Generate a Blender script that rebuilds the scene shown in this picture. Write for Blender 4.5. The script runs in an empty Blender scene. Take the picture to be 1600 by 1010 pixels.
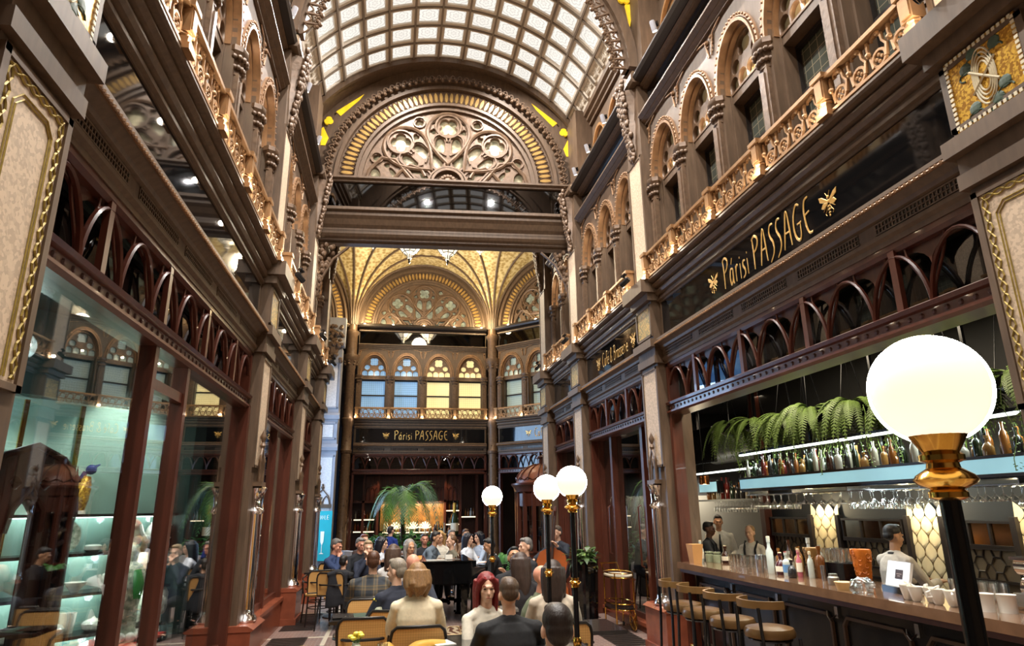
import bpy, bmesh, math, random
from mathutils import Vector, Matrix
random.seed(7)
PI=math.pi; sin=math.sin; cos=math.cos
C=bpy.context.scene.collection
XR,XL,EY=3.6,-1.724,1.75
def lerp(a,b,t): return a+(b-a)*t
# ---------------------------------------------------------------- materials
MATS={}
def srgb(r,g,b):
    f=lambda c:(c/255/12.92) if c/255<=.04045 else ((c/255+.055)/1.055)**2.4
    return (f(r),f(g),f(b),1)
def mat(name,col,rough=.5,metal=0.,noise=0.,scale=8.,col2=None,emit=0.,ecol=None,spec=.5,bump=0.,kind='noise',stretch=None,trans=0.,ior=1.45,coat=0.):
    if name in MATS: return MATS[name]
    m=bpy.data.materials.new(name); m.use_nodes=True; nt=m.node_tree; b=nt.nodes['Principled BSDF']
    c=srgb(*col); b.inputs['Base Color'].default_value=c
    b.inputs['Roughness'].default_value=rough; b.inputs['Metallic'].default_value=metal
    b.inputs['Specular IOR Level'].default_value=spec; b.inputs['IOR'].default_value=ior
    b.inputs['Transmission Weight'].default_value=trans; b.inputs['Coat Weight'].default_value=coat
    if emit:
        b.inputs['Emission Color'].default_value=srgb(*(ecol or col)); b.inputs['Emission Strength'].default_value=emit
    if noise or col2 or bump:
        tc=nt.nodes.new('ShaderNodeTexCoord'); mp=nt.nodes.new('ShaderNodeMapping'); nt.links.new(tc.outputs['Object'],mp.inputs['Vector'])
        if stretch: mp.inputs['Scale'].default_value=stretch
        if kind=='noise':
            t=nt.nodes.new('ShaderNodeTexNoise'); t.inputs['Scale'].default_value=scale; t.inputs['Detail'].default_value=4; out=t.outputs['Fac']
        elif kind=='voro':
            t=nt.nodes.new('ShaderNodeTexVoronoi'); t.inputs['Scale'].default_value=scale; out=t.outputs['Distance']
        elif kind=='cell':
            t=nt.nodes.new('ShaderNodeTexVoronoi'); t.inputs['Scale'].default_value=scale
            sp=nt.nodes.new('ShaderNodeSeparateColor'); nt.links.new(t.outputs['Color'],sp.inputs[0]); out=sp.outputs[0]
        elif kind=='wave':
            t=nt.nodes.new('ShaderNodeTexWave'); t.inputs['Scale'].default_value=scale; t.inputs['Distortion'].default_value=3; out=t.outputs['Fac']
        nt.links.new(mp.outputs[0],t.inputs['Vector'])
        if noise or col2:
            r=nt.nodes.new('ShaderNodeValToRGB'); nt.links.new(out,r.inputs[0])
            if col2: c2=srgb(*col2)
            else: c2=tuple(max(0,v*(1-noise)) for v in c[:3])+(1,)
            r.color_ramp.elements[0].color=c2; r.color_ramp.elements[1].color=c
            r.color_ramp.elements[0].position=.3; r.color_ramp.elements[1].position=.7
            nt.links.new(r.outputs[0],b.inputs['Base Color'])
            if emit and not ecol: nt.links.new(r.outputs[0],b.inputs['Emission Color'])
        if bump:
            bp=nt.nodes.new('ShaderNodeBump'); bp.inputs['Strength'].default_value=bump; bp.inputs['Distance'].default_value=.02
            nt.links.new(out,bp.inputs['Height']); nt.links.new(bp.outputs[0],b.inputs['Normal'])
    MATS[name]=m; return m
def glassmat(name,tint=(1,1,1),fac=.10,rough=.0,gtint=(1,1,1)):
    m=bpy.data.materials.new(name); m.use_nodes=True; nt=m.node_tree; nt.nodes.clear()
    o=nt.nodes.new('ShaderNodeOutputMaterial'); mx=nt.nodes.new('ShaderNodeMixShader'); tr=nt.nodes.new('ShaderNodeBsdfTransparent'); gl=nt.nodes.new('ShaderNodeBsdfGlossy')
    tr.inputs[0].default_value=(*tint,1); gl.inputs['Roughness'].default_value=rough; gl.inputs[0].default_value=(*gtint,1)
    lw=nt.nodes.new('ShaderNodeLayerWeight'); lw.inputs[0].default_value=.5
    fr=nt.nodes.new('ShaderNodeMath'); fr.operation='POWER'; fr.inputs[1].default_value=4.; nt.links.new(lw.outputs['Facing'],fr.inputs[0])
    ad=nt.nodes.new('ShaderNodeMath'); ad.operation='ADD'; ad.inputs[1].default_value=fac; ad.use_clamp=True
    nt.links.new(fr.outputs[0],ad.inputs[0]); nt.links.new(ad.outputs[0],mx.inputs[0]); nt.links.new(tr.outputs[0],mx.inputs[1]); nt.links.new(gl.outputs[0],mx.inputs[2]); nt.links.new(mx.outputs[0],o.inputs[0])
    MATS[name]=m; return m
# ---------------------------------------------------------------- mesh building
class MB:
    def __init__(s): s.v=[]; s.f=[]; s.m=None
    def add(s,vs,fs):
        n=len(s.v)
        if s.m is not None: vs=[s.m@Vector(v) for v in vs]
        s.v+= [tuple(v) for v in vs]; s.f+=[tuple(i+n for i in f) for f in fs]; return s
    def box(s,x0,x1,y0,y1,z0,z1):
        return s.add([(x0,y0,z0),(x1,y0,z0),(x1,y1,z0),(x0,y1,z0),(x0,y0,z1),(x1,y0,z1),(x1,y1,z1),(x0,y1,z1)],[(0,3,2,1),(4,5,6,7),(0,1,5,4),(1,2,6,5),(2,3,7,6),(3,0,4,7)])
    def bar(s,a,b,w,h=None):
        a=Vector(a);b=Vector(b);d=(b-a); h=h or w
        q=d.to_track_quat('Z','Y').to_matrix().to_4x4(); q.translation=a; L=d.length
        o=s.m; s.m=(o@q) if o is not None else q; s.box(-w/2,w/2,-h/2,h/2,0,L); s.m=o; return s
    def prism(s,pts,y0,y1):      # outline in (x,z), thickness along y
        n=len(pts); vs=[(p[0],y0,p[1]) for p in pts]+[(p[0],y1,p[1]) for p in pts]
        fs=[tuple(range(n)),tuple(range(2*n-1,n-1,-1))]+[(i,i+n,(i+1)%n+n,(i+1)%n) for i in range(n)]
        return s.add(vs,fs)
    def prof(s,pts,x0,x1):       # profile of (depth-out d, z), swept along x ; y=-d
        n=len(pts); vs=[(x0,-p[0],p[1]) for p in pts]+[(x1,-p[0],p[1]) for p in pts]
        fs=[tuple(range(n-1,-1,-1)),tuple(range(n,2*n))]+[(i,(i+1)%n,(i+1)%n+n,i+n) for i in range(n)]
        return s.add(vs,fs)
    def strip(s,A,B,y0,y1):      # solid band between two (x,z) polylines
        n=len(A); vs=[(p[0],y,p[1]) for y in (y0,y1) for P in (A,B) for p in P]; fs=[]
        for i in range(n-1):
            fs+=[(i,i+1,n+i+1,n+i),(2*n+i,3*n+i,3*n+i+1,2*n+i+1),(i,2*n+i,2*n+i+1,i+1),(n+i,n+i+1,3*n+i+1,3*n+i)]
        fs+=[(0,n,3*n,2*n),(n-1,3*n-1,4*n-1,2*n-1)]
        return s.add(vs,fs)
    def tube(s,path,r,n=6,closed=False,sy=1.,up=None):
        P=[Vector(p) for p in path]; N=len(P); vs=[]; fs=[]
        rr=r if isinstance(r,(list,tuple)) else [r]*N
        prev=None
        for i in range(N):
            a=P[(i-1)%N] if (closed or i>0) else P[i]; b=P[(i+1)%N] if (closed or i<N-1) else P[i]
            t=(b-a); 
            if t.length<1e-9: t=Vector((0,0,1))
            t.normalize()
            if prev is None:
                u=Vector(up) if up else (Vector((0,1,0)) if abs(t.y)<.9 else Vector((1,0,0)))
            else: u=prev
            u=(u-t*u.dot(t)); 
            if u.length<1e-6: u=t.orthogonal()
            u.normalize(); prev=u; w=t.cross(u)
            for k in range(n):
                an=2*PI*k/n; vs.append(P[i]+u*(cos(an)*rr[i]*sy)+w*(sin(an)*rr[i]))
        M=N if closed else N-1
        for i in range(M):
            j=(i+1)%N
            for k in range(n): fs.append((i*n+k,i*n+(k+1)%n,j*n+(k+1)%n,j*n+k))
        if not closed: fs+=[tuple(range(n-1,-1,-1)),tuple(range((N-1)*n,N*n))]
        return s.add(vs,fs)
    def lathe(s,prof,n=16,c=(0,0,0),sx=1.,sy=1.):  # prof: (r,z)
        vs=[];fs=[];N=len(prof)
        for r,z in prof:
            for k in range(n): a=2*PI*k/n; vs.append((c[0]+cos(a)*r*sx,c[1]+sin(a)*r*sy,c[2]+z))
        for i in range(N-1):
            for k in range(n): fs.append((i*n+k,i*n+(k+1)%n,(i+1)*n+(k+1)%n,(i+1)*n+k))
        fs+=[tuple(range(n-1,-1,-1)),tuple(range((N-1)*n,N*n))]
        return s.add(vs,fs)
    def ball(s,c,r,n=10,m=7):
        r=r if isinstance(r,(tuple,list)) else (r,r,r)
        vs=[(c[0],c[1],c[2]-r[2])];fs=[]
        for i in range(1,m):
            a=-PI/2+PI*i/m
            for k in range(n): b=2*PI*k/n; vs.append((c[0]+cos(a)*cos(b)*r[0],c[1]+cos(a)*sin(b)*r[1],c[2]+sin(a)*r[2]))
        vs.append((c[0],c[1],c[2]+r[2])); L=len(vs)-1
        for k in range(n): fs.append((0,1+(k+1)%n,1+k)); fs.append((L,L-n+k,L-n+(k+1)%n))
        for i in range(m-2):
            for k in range(n): fs.append((1+i*n+k,1+i*n+(k+1)%n,1+(i+1)*n+(k+1)%n,1+(i+1)*n+k))
        return s.add(vs,fs)
    def mesh(s,name,mt=None,smooth=False,fix=True):
        me=bpy.data.meshes.new(name); me.from_pydata(s.v,[],s.f)
        if fix:
            bm=bmesh.new(); bm.from_mesh(me); bmesh.ops.recalc_face_normals(bm,faces=bm.faces); bm.to_mesh(me); bm.free()
        if mt: me.materials.append(mt)
        if smooth:
            me.polygons.foreach_set('use_smooth',[True]*len(me.polygons))
            try: me.set_sharp_from_angle(angle=math.radians(40))
            except Exception: pass
        return me
    def build(s,name,mt,parent=None,M=None,smooth=False): return link(name,s.mesh(name,mt,smooth),parent,M)
def link(name,me,parent=None,M=None):
    o=bpy.data.objects.new(name,me); C.objects.link(o)
    if parent is not None: o.parent=parent
    if M is not None: o.matrix_basis=M
    return o
def plate(name,outer,holes,th,mt=None,bevel=0.,y=0.):   # plate in the x-z plane with real holes; front at y=-th/2
    cu=bpy.data.curves.new(name,'CURVE'); cu.dimensions='2D'; cu.fill_mode='BOTH'; cu.extrude=th/2; cu.bevel_depth=bevel; cu.bevel_resolution=0
    for pts in ([outer] if outer else [])+list(holes):
        sp=cu.splines.new('POLY'); sp.points.add(len(pts)-1); sp.use_cyclic_u=True
        for q,p in zip(sp.points,pts): q.co=(p[0],p[1],0,1)
    o=bpy.data.objects.new(name,cu); C.objects.link(o)
    dg=bpy.context.evaluated_depsgraph_get(); me=bpy.data.meshes.new_from_object(o.evaluated_get(dg))
    bpy.data.objects.remove(o); bpy.data.curves.remove(cu)
    me.transform(Matrix(((1,0,0,0),(0,0,-1,y),(0,1,0,0),(0,0,0,1)))); me.name=name
    if mt: me.materials.clear(); me.materials.append(mt)
    return me
def frame(O,U,N):
    U=Vector(U).normalized();N=Vector(N).normalized()
    return Matrix(((U.x,-N.x,0,O[0]),(U.y,-N.y,0,O[1]),(U.z,-N.z,1,O[2]),(0,0,0,1)))
def FR(y): return frame((XR,y,0),(0,-1,0),(-1,0,0))
def FL(y): return frame((XL,y,0),(0,1,0),(1,0,0))
def T(x=0,y=0,z=0,rz=0,s=1): return Matrix.Translation((x,y,z))@Matrix.Rotation(rz,4,'Z')@Matrix.Scale(s,4)
def tag(o,label,cat,group=None,kind=None):
    o['label']=label; o['category']=cat
    if group: o['group']=group
    if kind: o['kind']=kind
    return o
def empty(name,M=None,label=None,cat=None,group=None,kind=None):
    o=bpy.data.objects.new(name,None); o.empty_display_size=.05; C.objects.link(o)
    if M is not None: o.matrix_basis=M
    if label: tag(o,label,cat,group)
    if kind: o['kind']=kind
    return o
def dup(root,M,label=None,group=None):
    r=root.copy(); C.objects.link(r); r.matrix_basis=M
    if label: r['label']=label
    if group: r['group']=group
    for ch in list(root.children):
        c=ch.copy(); C.objects.link(c); c.parent=r
        for g in list(ch.children):
            d=g.copy(); C.objects.link(d); d.parent=c
    return r
def arc(cx,cz,r,a0,a1,n): return [(cx+r*cos(math.radians(lerp(a0,a1,i/n))),cz+r*sin(math.radians(lerp(a0,a1,i/n)))) for i in range(n+1)]
def p3(pts,y=0): return [(p[0],y,p[1]) for p in pts]
def circ(cx,cz,r,n=16): return [(cx+r*cos(2*PI*i/n),cz+r*sin(2*PI*i/n)) for i in range(n)]
def foil(cx,cz,r,k=4,a0=0,n=32,d=.3): return [(cx+r*(1-d+d*abs(cos(k/2*(t)))**.6)*cos(t+a0),cz+r*(1-d+d*abs(cos(k/2*t))**.6)*sin(t+a0)) for t in [2*PI*i/n for i in range(n)]]
def light(kind,loc,power,col=(1,.72,.42),size=.05,rot=None,name='lamp_light',parent=None,spot=60,blend=.6,sizey=None):
    d=bpy.data.lights.new(name,kind); d.energy=power; d.color=col
    if kind=='AREA':
        d.size=size
        if sizey: d.shape='RECTANGLE'; d.size_y=sizey
    else: d.shadow_soft_size=size
    if kind=='SPOT': d.spot_size=math.radians(spot); d.spot_blend=blend
    o=bpy.data.objects.new(name,d); C.objects.link(o); o.location=loc
    if rot is not None: o.rotation_euler=Vector(rot).to_track_quat('-Z','Y').to_euler()
    if parent: o.parent=parent
    return o
# ---------------------------------------------------------------- palette
M_wood=mat('walnut_wood',(100,79,61),.5,0,.35,3,stretch=(6,6,1.2),bump=.05)
M_woodD=mat('dark_walnut',(62,46,38),.38,0,.3,4,stretch=(6,6,1.2))
M_dark=mat('black_bronze',(50,43,40),.35,.3)
M_red=mat('mahogany',(84,42,29),.33,0,.35,3,stretch=(8,8,1),coat=.2)
M_redD=mat('dark_mahogany',(70,36,28),.35,0,.3,3,stretch=(8,8,1))
M_carve=mat('carved_wood',(110,86,66),.45,.15,.4,14,bump=.3)
M_gold=mat('gilt_bronze',(168,128,88),.4,.5,.3,10)
M_brass=mat('polished_brass',(226,176,84),.16,1.)
M_cream=mat('cream_mosaic',(198,174,148),.55,0,.25,60,kind='cell')
M_creamD=mat('ochre_mosaic',(196,160,92),.5,0,.4,50,kind='cell',col2=(130,120,80))
M_goldm=mat('gold_mosaic',(222,178,70),.3,.55,.4,70,kind='cell',col2=(160,112,34))
M_black=mat('black_glass',(16,16,17),.04,0,spec=.55)
M_mirror=mat('dark_mirror',(92,92,94),.03,1.)
M_blackp=mat('black_lacquer',(18,18,20),.22)
M_marble=mat('red_marble',(136,72,50),.25,0,.4,5,bump=.02)
M_chrome=mat('chrome',(225,222,222),.09,1.)
M_glassdk=mat('leaded_glass',(58,62,58),.08,0,.4,3,spec=.7)
M_clear=glassmat('clear_glass',(.93,.97,.96),.06)
M_pane=glassmat('shop_glass',(.86,.9,.9),.09)
M_plaster=mat('warm_plaster',(196,168,126),.7,0,.2,5)
M_white=mat('white_porcelain',(236,232,222),.2,0,coat=.3)
M_steel=mat('steel',(170,170,172),.25,1.)
# ================================================================ THE HALL
ROOT={}
for nm in ('wall_right','wall_left','wall_back','wall_front','ceiling'): ROOT[nm]=empty(nm,kind='structure')
def spandrel(mb,x0,x1,zs,ztop,r,cx,y0,y1,n=16,sz=1.0):
    A=[(cx-r,zs-.001)]+[(cx+r*cos(PI-PI*i/n),zs+sz*r*sin(PI*i/n)) for i in range(n+1)]+[(cx+r,zs-.001)]
    B=[(x0,zs-.001)]+[(lerp(x0,x1,i/n),ztop) for i in range(n+1)]+[(x1,zs-.001)]
    mb.strip(A,B,y0,y1)
def archring(mb,cx,zs,r0,r1,y0,y1,n=18,sz=1.):
    A=[(cx+r0*cos(PI-PI*i/n),zs+sz*r0*sin(PI*i/n)) for i in range(n+1)]; B=[(cx+r1*cos(PI-PI*i/n),zs+sz*r1*sin(PI*i/n)) for i in range(n+1)]
    mb.strip(A,B,y0,y1)
M_arch=mat('gilded_archivolt',(146,110,78),.4,.3,.35,10)
# ---- shared window meshes, unit pitch 1.0, x centred, wall face at y=0
def win_tracery(w):
    r=w*.40
    holes=[foil(0,6.32+r*1.12,r*.36,4,PI/4,28,.35)]
    for s in(-1,1): holes+=[circ(s*r*.52,6.32+r*.68,r*.215,14)]
    for k in(-1.5,-.5,.5,1.5):
        cx=k*r*.46; a=r*.215; h=r*.26 if abs(k)>1 else r*.27
        holes.append([(cx-a,6.325),(cx+a,6.325)]+arc(cx,6.325+h-.02,a,0,180,10))
    out=[(-r*1.02,6.30),(r*1.02,6.30)]+[(r*1.02*cos(PI*i/20),6.30+1.62*r*1.02*sin(PI*i/20)*1.0) for i in range(21)]
    return plate('tracery',out,holes,.05,M_carve,.006)
def win_meshes(p,lit=None):
    w=p; q={}
    a=MB(); h=w/2; po=w*.12          # pier half width
    for s in(-1,1):
        a.box(min(s*h,s*(h-po)),max(s*h,s*(h-po)),-.0,.42,4.77,6.32)
        a.box(min(s*(h-po),s*(h-po-.03)),max(s*(h-po),s*(h-po-.03)),.1,.42,4.77,6.3)
    a.box(-h+po,h-po,.12,.42,6.2,6.32); a.box(-h+po,h-po,.16,.34,4.77,4.84)
    spandrel(a,-h,h,6.32,7.3,w*.40,0,0,.42,18,1.62); q['pier']=a.mesh('window_surround',M_wood)
    b=MB()
    archring(b,0,6.32,w*.40,w*.425,-.04,.06,20,1.6); archring(b,0,6.32,w*.445,w*.475,-.03,.03,20,1.55)
    archring(b,0,6.32,w*.37,w*.40,.05,.12,20,1.62)
    for i in range(1,26):
        t=PI*i/26; b.ball((w*.46*cos(t),-.035,6.32+1.57*w*.46*sin(t)),.016,5,4)
    for s in (-1,1):   # spandrel carving
        for k in range(4):
            b.tube([(s*(w*.44+.012*k*cos(j*.9)),-.012,7.0+.05*k+.02*sin(j)) for j in range(6)],.008,5)
        b.tube([(s*w*.47,-.015,6.95),(s*w*.40,-.015,7.22),(s*w*.2,-.015,7.27)],.012,5); b.ball((s*w*.44,-.01,7.18),.035,6,5)
    q['arch']=b.mesh('archivolt',M_arch,True)
    c=MB(); c.box(-h+po,h-po,.25,.3,5.62,5.67)
    for s in(-1,1): c.box(s*(h-po)-.035,s*(h-po)+.035,.25,.3,4.8,6.22)
    c.box(-h+po,h-po,.25,.3,6.16,6.22); c.box(-h+po,h-po,.25,.3,4.8,4.86); q['sash']=c.mesh('sash',M_dark)
    d=MB(); d.box(-h+po,h-po,.31,.33,4.8,6.2); q['pane']=d.mesh('pane',lit or M_leaded)
    e=MB(); e.prism([(-w*.40,6.32),(w*.40,6.32)]+[(w*.40*cos(PI*i/16),6.32+1.62*w*.40*sin(PI*i/16)) for i in range(17)],.2,.22); q['fan']=e.mesh('fanlight_pane',lit or M_fan)
    q['tr']=win_tracery(w); q['tr'].transform(Matrix.Translation((0,.14,0)))
    g=MB()                               # pilaster + capital at one pier centre
    g.box(-.075,.075,-.05,.02,4.77,6.02); g.box(-.035,.035,-.065,-.05,5.1,5.95)
    g.lathe([(.07,5.98),(.09,6.0),(.07,6.02),(.075,6.06),(.1,6.18),(.13,6.25),(.14,6.26),(.14,6.32)],8,(0,-.0,0),1,.75)
    for k in range(7):
        t=PI*k/6; 
        for z,rr in((6.09,.085),(6.19,.115)): g.ball((-cos(t)*rr,-.0-sin(t)*rr*.8,z),.03,6,5)
    q['cap']=g.mesh('capital',M_carve,True)
    return q
def lattice_mat(name,base,line,sc,emit=0,rough=.08,noise=.3,fx=1.):
    m=bpy.data.materials.new(name); m.use_nodes=True; nt=m.node_tree; b=nt.nodes['Principled BSDF']; L=nt.links.new
    tc=nt.nodes.new('ShaderNodeTexCoord'); sx=nt.nodes.new('ShaderNodeSeparateXYZ'); L(tc.outputs['Object'],sx.inputs[0])
    outs=[]
    for ax,s in((0,sc*fx),(2,sc)):
        mu=nt.nodes.new('ShaderNodeMath'); mu.operation='MULTIPLY'; mu.inputs[1].default_value=s; L(sx.outputs[ax],mu.inputs[0])
        fr=nt.nodes.new('ShaderNodeMath'); fr.operation='FRACT'; L(mu.outputs[0],fr.inputs[0])
        lt=nt.nodes.new('ShaderNodeMath'); lt.operation='LESS_THAN'; lt.inputs[1].default_value=.07; L(fr.outputs[0],lt.inputs[0]); outs.append(lt)
    mxx=nt.nodes.new('ShaderNodeMath'); mxx.operation='MAXIMUM'; L(outs[0].outputs[0],mxx.inputs[0]); L(outs[1].outputs[0],mxx.inputs[1])
    nz=nt.nodes.new('ShaderNodeTexNoise'); nz.inputs['Scale'].default_value=2.2; L(tc.outputs['Object'],nz.inputs['Vector'])
    c=srgb(*base); rp=nt.nodes.new('ShaderNodeValToRGB'); rp.color_ramp.elements[0].color=tuple(v*(1-noise) for v in c[:3])+(1,); rp.color_ramp.elements[1].color=c; L(nz.outputs[0],rp.inputs[0])
    mc=nt.nodes.new('ShaderNodeMixRGB'); L(mxx.outputs[0],mc.inputs[0]); L(rp.outputs[0],mc.inputs[1]); mc.inputs[2].default_value=srgb(*line)
    L(mc.outputs[0],b.inputs['Base Color']); b.inputs['Roughness'].default_value=rough
    if emit: L(mc.outputs[0],b.inputs['Emission Color']); b.inputs['Emission Strength'].default_value=emit
    MATS[name]=m; return m
M_leaded=lattice_mat('leaded_pane',(86,90,80),(150,140,115),9,0,.06)
M_fan=mat('fanlight_glass',(190,165,120),.35,0,.4,6,emit=.12)
M_blue=lattice_mat('blue_lit_pane',(138,178,215),(70,95,120),14,.42,.3,.25)
M_warm=lattice_mat('warm_lit_pane',(238,220,160),(180,160,105),14,.5,.3,.12)
M_pale=lattice_mat('pale_lit_pane',(165,180,170),(90,95,90),14,.28,.3,.25)
WIN1=win_meshes(1.0)
WN=[0]
def window(root,F,x,Q):
    WN[0]+=1
    w=empty('window_%d'%WN[0],F@T(x),kind='structure')
    for n,k in(('window_surround','pier'),('archivolt','arch'),('sash','sash'),('pane','pane'),('fanlight_pane','fan'),('tracery','tr')): link(n,Q[k],w)
    return w
# ---- balustrade
def scroll_mesh(w):
    b=MB(); n=max(3,round(w/.21)); st=w/n
    for i in range(n):
        x=-w/2+st*(i+.5); s=1 if i%2==0 else 1
        b.tube([(x+.065*cos(t),0,4.885+.065*sin(t)) for t in [2*PI*k/14 for k in range(14)]],.016,5,True)
        for a in range(4): b.ball((x+.027*cos(a*PI/2),0,4.885+.027*sin(a*PI/2)),.017,5,4)
        b.tube([(x+s*.065,0,4.86),(x+s*.085,0,4.95),(x+s*.05,0,5.0),(x+s*.045,0,5.06),(x-s*.01,0,5.1),(x-s*.05,0,5.085),(x-s*.05,0,5.055)],[.02,.016,.014,.018,.02,.016,.012],5)
        b.tube([(x-s*.06,0,4.84),(x-s*.085,0,4.95),(x-s*.1,0,5.02),(x-s*.095,0,5.08)],[.02,.014,.014,.018],5)
        b.ball((x-s*.09,-.01,4.97),.026,6,5); b.ball((x+s*.02,-.01,5.085),.022,6,5)
    b.box(-w/2,w/2,-.02,.02,4.79,4.815)
    return b.mesh('scroll_panel',M_gold,True)
def post_mesh():
    b=MB(); b.box(-.07,.07,-.07,.07,4.77,4.82); b.box(-.05,.05,-.05,.05,4.82,4.88); b.lathe([(.045,4.88),(.06,4.9),(.05,4.92)],8); b.box(-.055,.055,-.055,.055,4.92,5.12); b.box(-.04,.04,-.065,-.055,4.94,5.1); b.box(-.075,.075,-.075,.075,5.12,5.16)
    return b.mesh('post',M_gold)
SCR=scroll_mesh(.86); POST=post_mesh()
def balustrade(F,W,n,label,scr=None,lights=True,pw=2.4,d=.2,col=(1,.88,.7)):
    o=empty('balustrade',F@T(0,-d,0)); tag(o,label,'balcony railing','gilded balustrades under the upper windows')
    p=W/n
    b=MB(); b.box(-W/2,W/2,-.045,.045,5.105,5.14); b.tube([(-W/2,0,5.14),(W/2,0,5.14)],.03,8); b.build('handrail',M_gold,o)
    for i in range(n+1): link('post',POST,o,T(-W/2+p*i+(.06 if i==0 else -.06 if i==n else 0)))
    for i in range(n): link('scroll_panel',scr or SCR,o,T(-W/2+p*(i+.5)))
    if lights:
        for i in range(n+1): light('POINT',(F@Vector((-W/2+p*i,-d-.10,4.84))),pw,col,.03,name='balcony_uplight')
    return o
# ---- lettering: stroked Art-Nouveau glyphs, (x,y) in unit height
def G(*s): return s
GL={'P':(.5,G([(.1,0),(.12,.5),(.08,1.0)],[(.02,.93),(.25,1.02),(.47,.9),(.45,.72),(.3,.58),(.12,.52)])),
'A':(.6,G([(0,-.02),(.12,.4),(.3,1.0),(.42,.95)],[(.4,1.0),(.45,.5),(.5,0)],[(.12,.42),(.46,.42)])),
'S':(.42,G([(.4,.98),(.2,.98),(.1,.8),(.16,.62),(.3,.45),(.34,.25),(.24,.06),(.02,-.1)])),
'G':(.56,G([(.5,.95),(.3,1.0),(.1,.75),(.04,.4),(.14,.1),(.34,0),(.44,.15),(.45,.45)],[(.26,.45),(.52,.47)])),
'E':(.45,G([(.42,1.0),(.2,.95),(.1,.7),(.14,.3),(.26,.04),(.46,.0)],[(.12,.55),(.4,.6)])),
'á':(.4,G([(.3,.5),(.12,.5),(.04,.25),(.1,.02),(.24,.08),(.31,.3)],[(.31,.52),(.31,.1),(.38,0)],[(.2,.66),(.32,.86)])),
'a':(.4,G([(.3,.5),(.12,.5),(.04,.25),(.1,.02),(.24,.08),(.31,.3)],[(.31,.52),(.31,.1),(.38,0)])),
'r':(.3,G([(.08,.52),(.08,0)],[(.08,.3),(.16,.5),(.28,.5)])),
'i':(.16,G([(.08,.5),(.09,0)],[(.08,.66),(.085,.72)])),
's':(.28,G([(.26,.5),(.1,.5),(.08,.36),(.22,.2),(.2,.04),(.02,-.02)])),
'C':(.52,G([(.5,.9),(.3,1.0),(.1,.78),(.04,.4),(.14,.1),(.34,0),(.5,.1)])),
'f':(.3,G([(.3,.95),(.16,.95),(.12,.7),(.12,0)],[(.0,.5),(.26,.5)])),
'é':(.36,G([(.04,.28),(.3,.32),(.24,.5),(.1,.46),(.04,.25),(.12,.02),(.32,.06)],[(.16,.66),(.28,.86)])),
'e':(.36,G([(.04,.28),(.3,.32),(.24,.5),(.1,.46),(.04,.25),(.12,.02),(.32,.06)])),
'&':(.6,G([(.55,0),(.2,.6),(.2,.9),(.36,.98),(.42,.8),(.12,.4),(.06,.15),(.2,0),(.42,.12),(.52,.4)])),
'B':(.52,G([(.1,0),(.12,1.0)],[(.02,.95),(.3,1.0),(.42,.82),(.34,.6),(.13,.55),(.4,.5),(.48,.28),(.36,.05),(.06,0)])),' ':(.3,())}
def letters(txt,h,mt,name='lettering',W=None):
    b=MB(); x=0
    for ch in txt:
        w,st=GL[ch]
        for s in st:
            P=[Vector((x+p[0]*h,0,p[1]*h)) for p in s]
            if len(P)>2:   # smooth
                Q=[]
                for i in range(len(P)-1):
                    p0=P[max(i-1,0)];p1=P[i];p2=P[i+1];p3_=P[min(i+2,len(P)-1)]
                    for k in range(4):
                        t=k/4; Q.append(.5*((2*p1)+(p2-p0)*t+(2*p0-5*p1+4*p2-p3_)*t*t+(3*p1-p0-3*p2+p3_)*t**3))
                Q.append(P[-1]); P=Q
            n=len(P); b.tube(P,[h*(.028+.022*sin(PI*i/max(1,n-1))) for i in range(n)],4,sy=.3)
        x+=(w+.09)*h
    me=b.mesh(name,mt); me.transform(Matrix.Translation((-x/2,0,0)))
    if W: me.transform(Matrix.Scale(W/x,4,(1,0,0))); x=W
    return me,x
def bee_mesh(h):
    b=MB()
    for z,rx in((.62,.1),(.44,.09),(.32,.075),(.2,.055),(.1,.03)): b.ball((0,0,z*h),(rx*h,.02*h,.07*h if z>.5 else .045*h),10,5)
    b.ball((0,0,.78*h),(.07*h,.02*h,.06*h),8,5)
    for s in(-1,1):
        b.add([(s*.06*h,-.003,.66*h),(s*.3*h,-.003,.86*h),(s*.46*h,-.003,.92*h),(s*.42*h,-.003,.76*h),(s*.08*h,-.003,.6*h)],[(0,1,2,3,4)]); b.add([(s*.06*h,-.003,.58*h),(s*.28*h,-.003,.62*h),(s*.38*h,-.003,.5*h),(s*.26*h,-.003,.44*h),(s*.06*h,-.003,.52*h)],[(0,1,2,3,4)])
        b.tube([(s*.06*h,0,.66*h),(s*.3*h,0,.86*h),(s*.46*h,0,.92*h),(s*.42*h,0,.76*h),(s*.08*h,0,.6*h)],.022*h,4,True,.4)
        b.tube([(s*.06*h,0,.58*h),(s*.28*h,0,.62*h),(s*.38*h,0,.5*h),(s*.26*h,0,.44*h),(s*.06*h,0,.52*h)],.02*h,4,True,.4)
        b.tube([(s*.03*h,0,.82*h),(s*.12*h,0,.98*h)],.012*h,4); b.tube([(s*.08*h,0,.4*h),(s*.2*h,0,.22*h),(s*.16*h,0,.14*h)],.014*h,4)
        b.tube([(s*.1*h,0,.5*h),(s*.3*h,0,.34*h)],.012*h,4)
    return b.mesh('bee_emblem',M_letter,True)
M_letter=mat('gold_lettering',(214,170,96),.35,.5)
M_letter.node_tree.nodes['Principled BSDF'].inputs['Emission Color'].default_value=(0,0,0,1)
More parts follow.
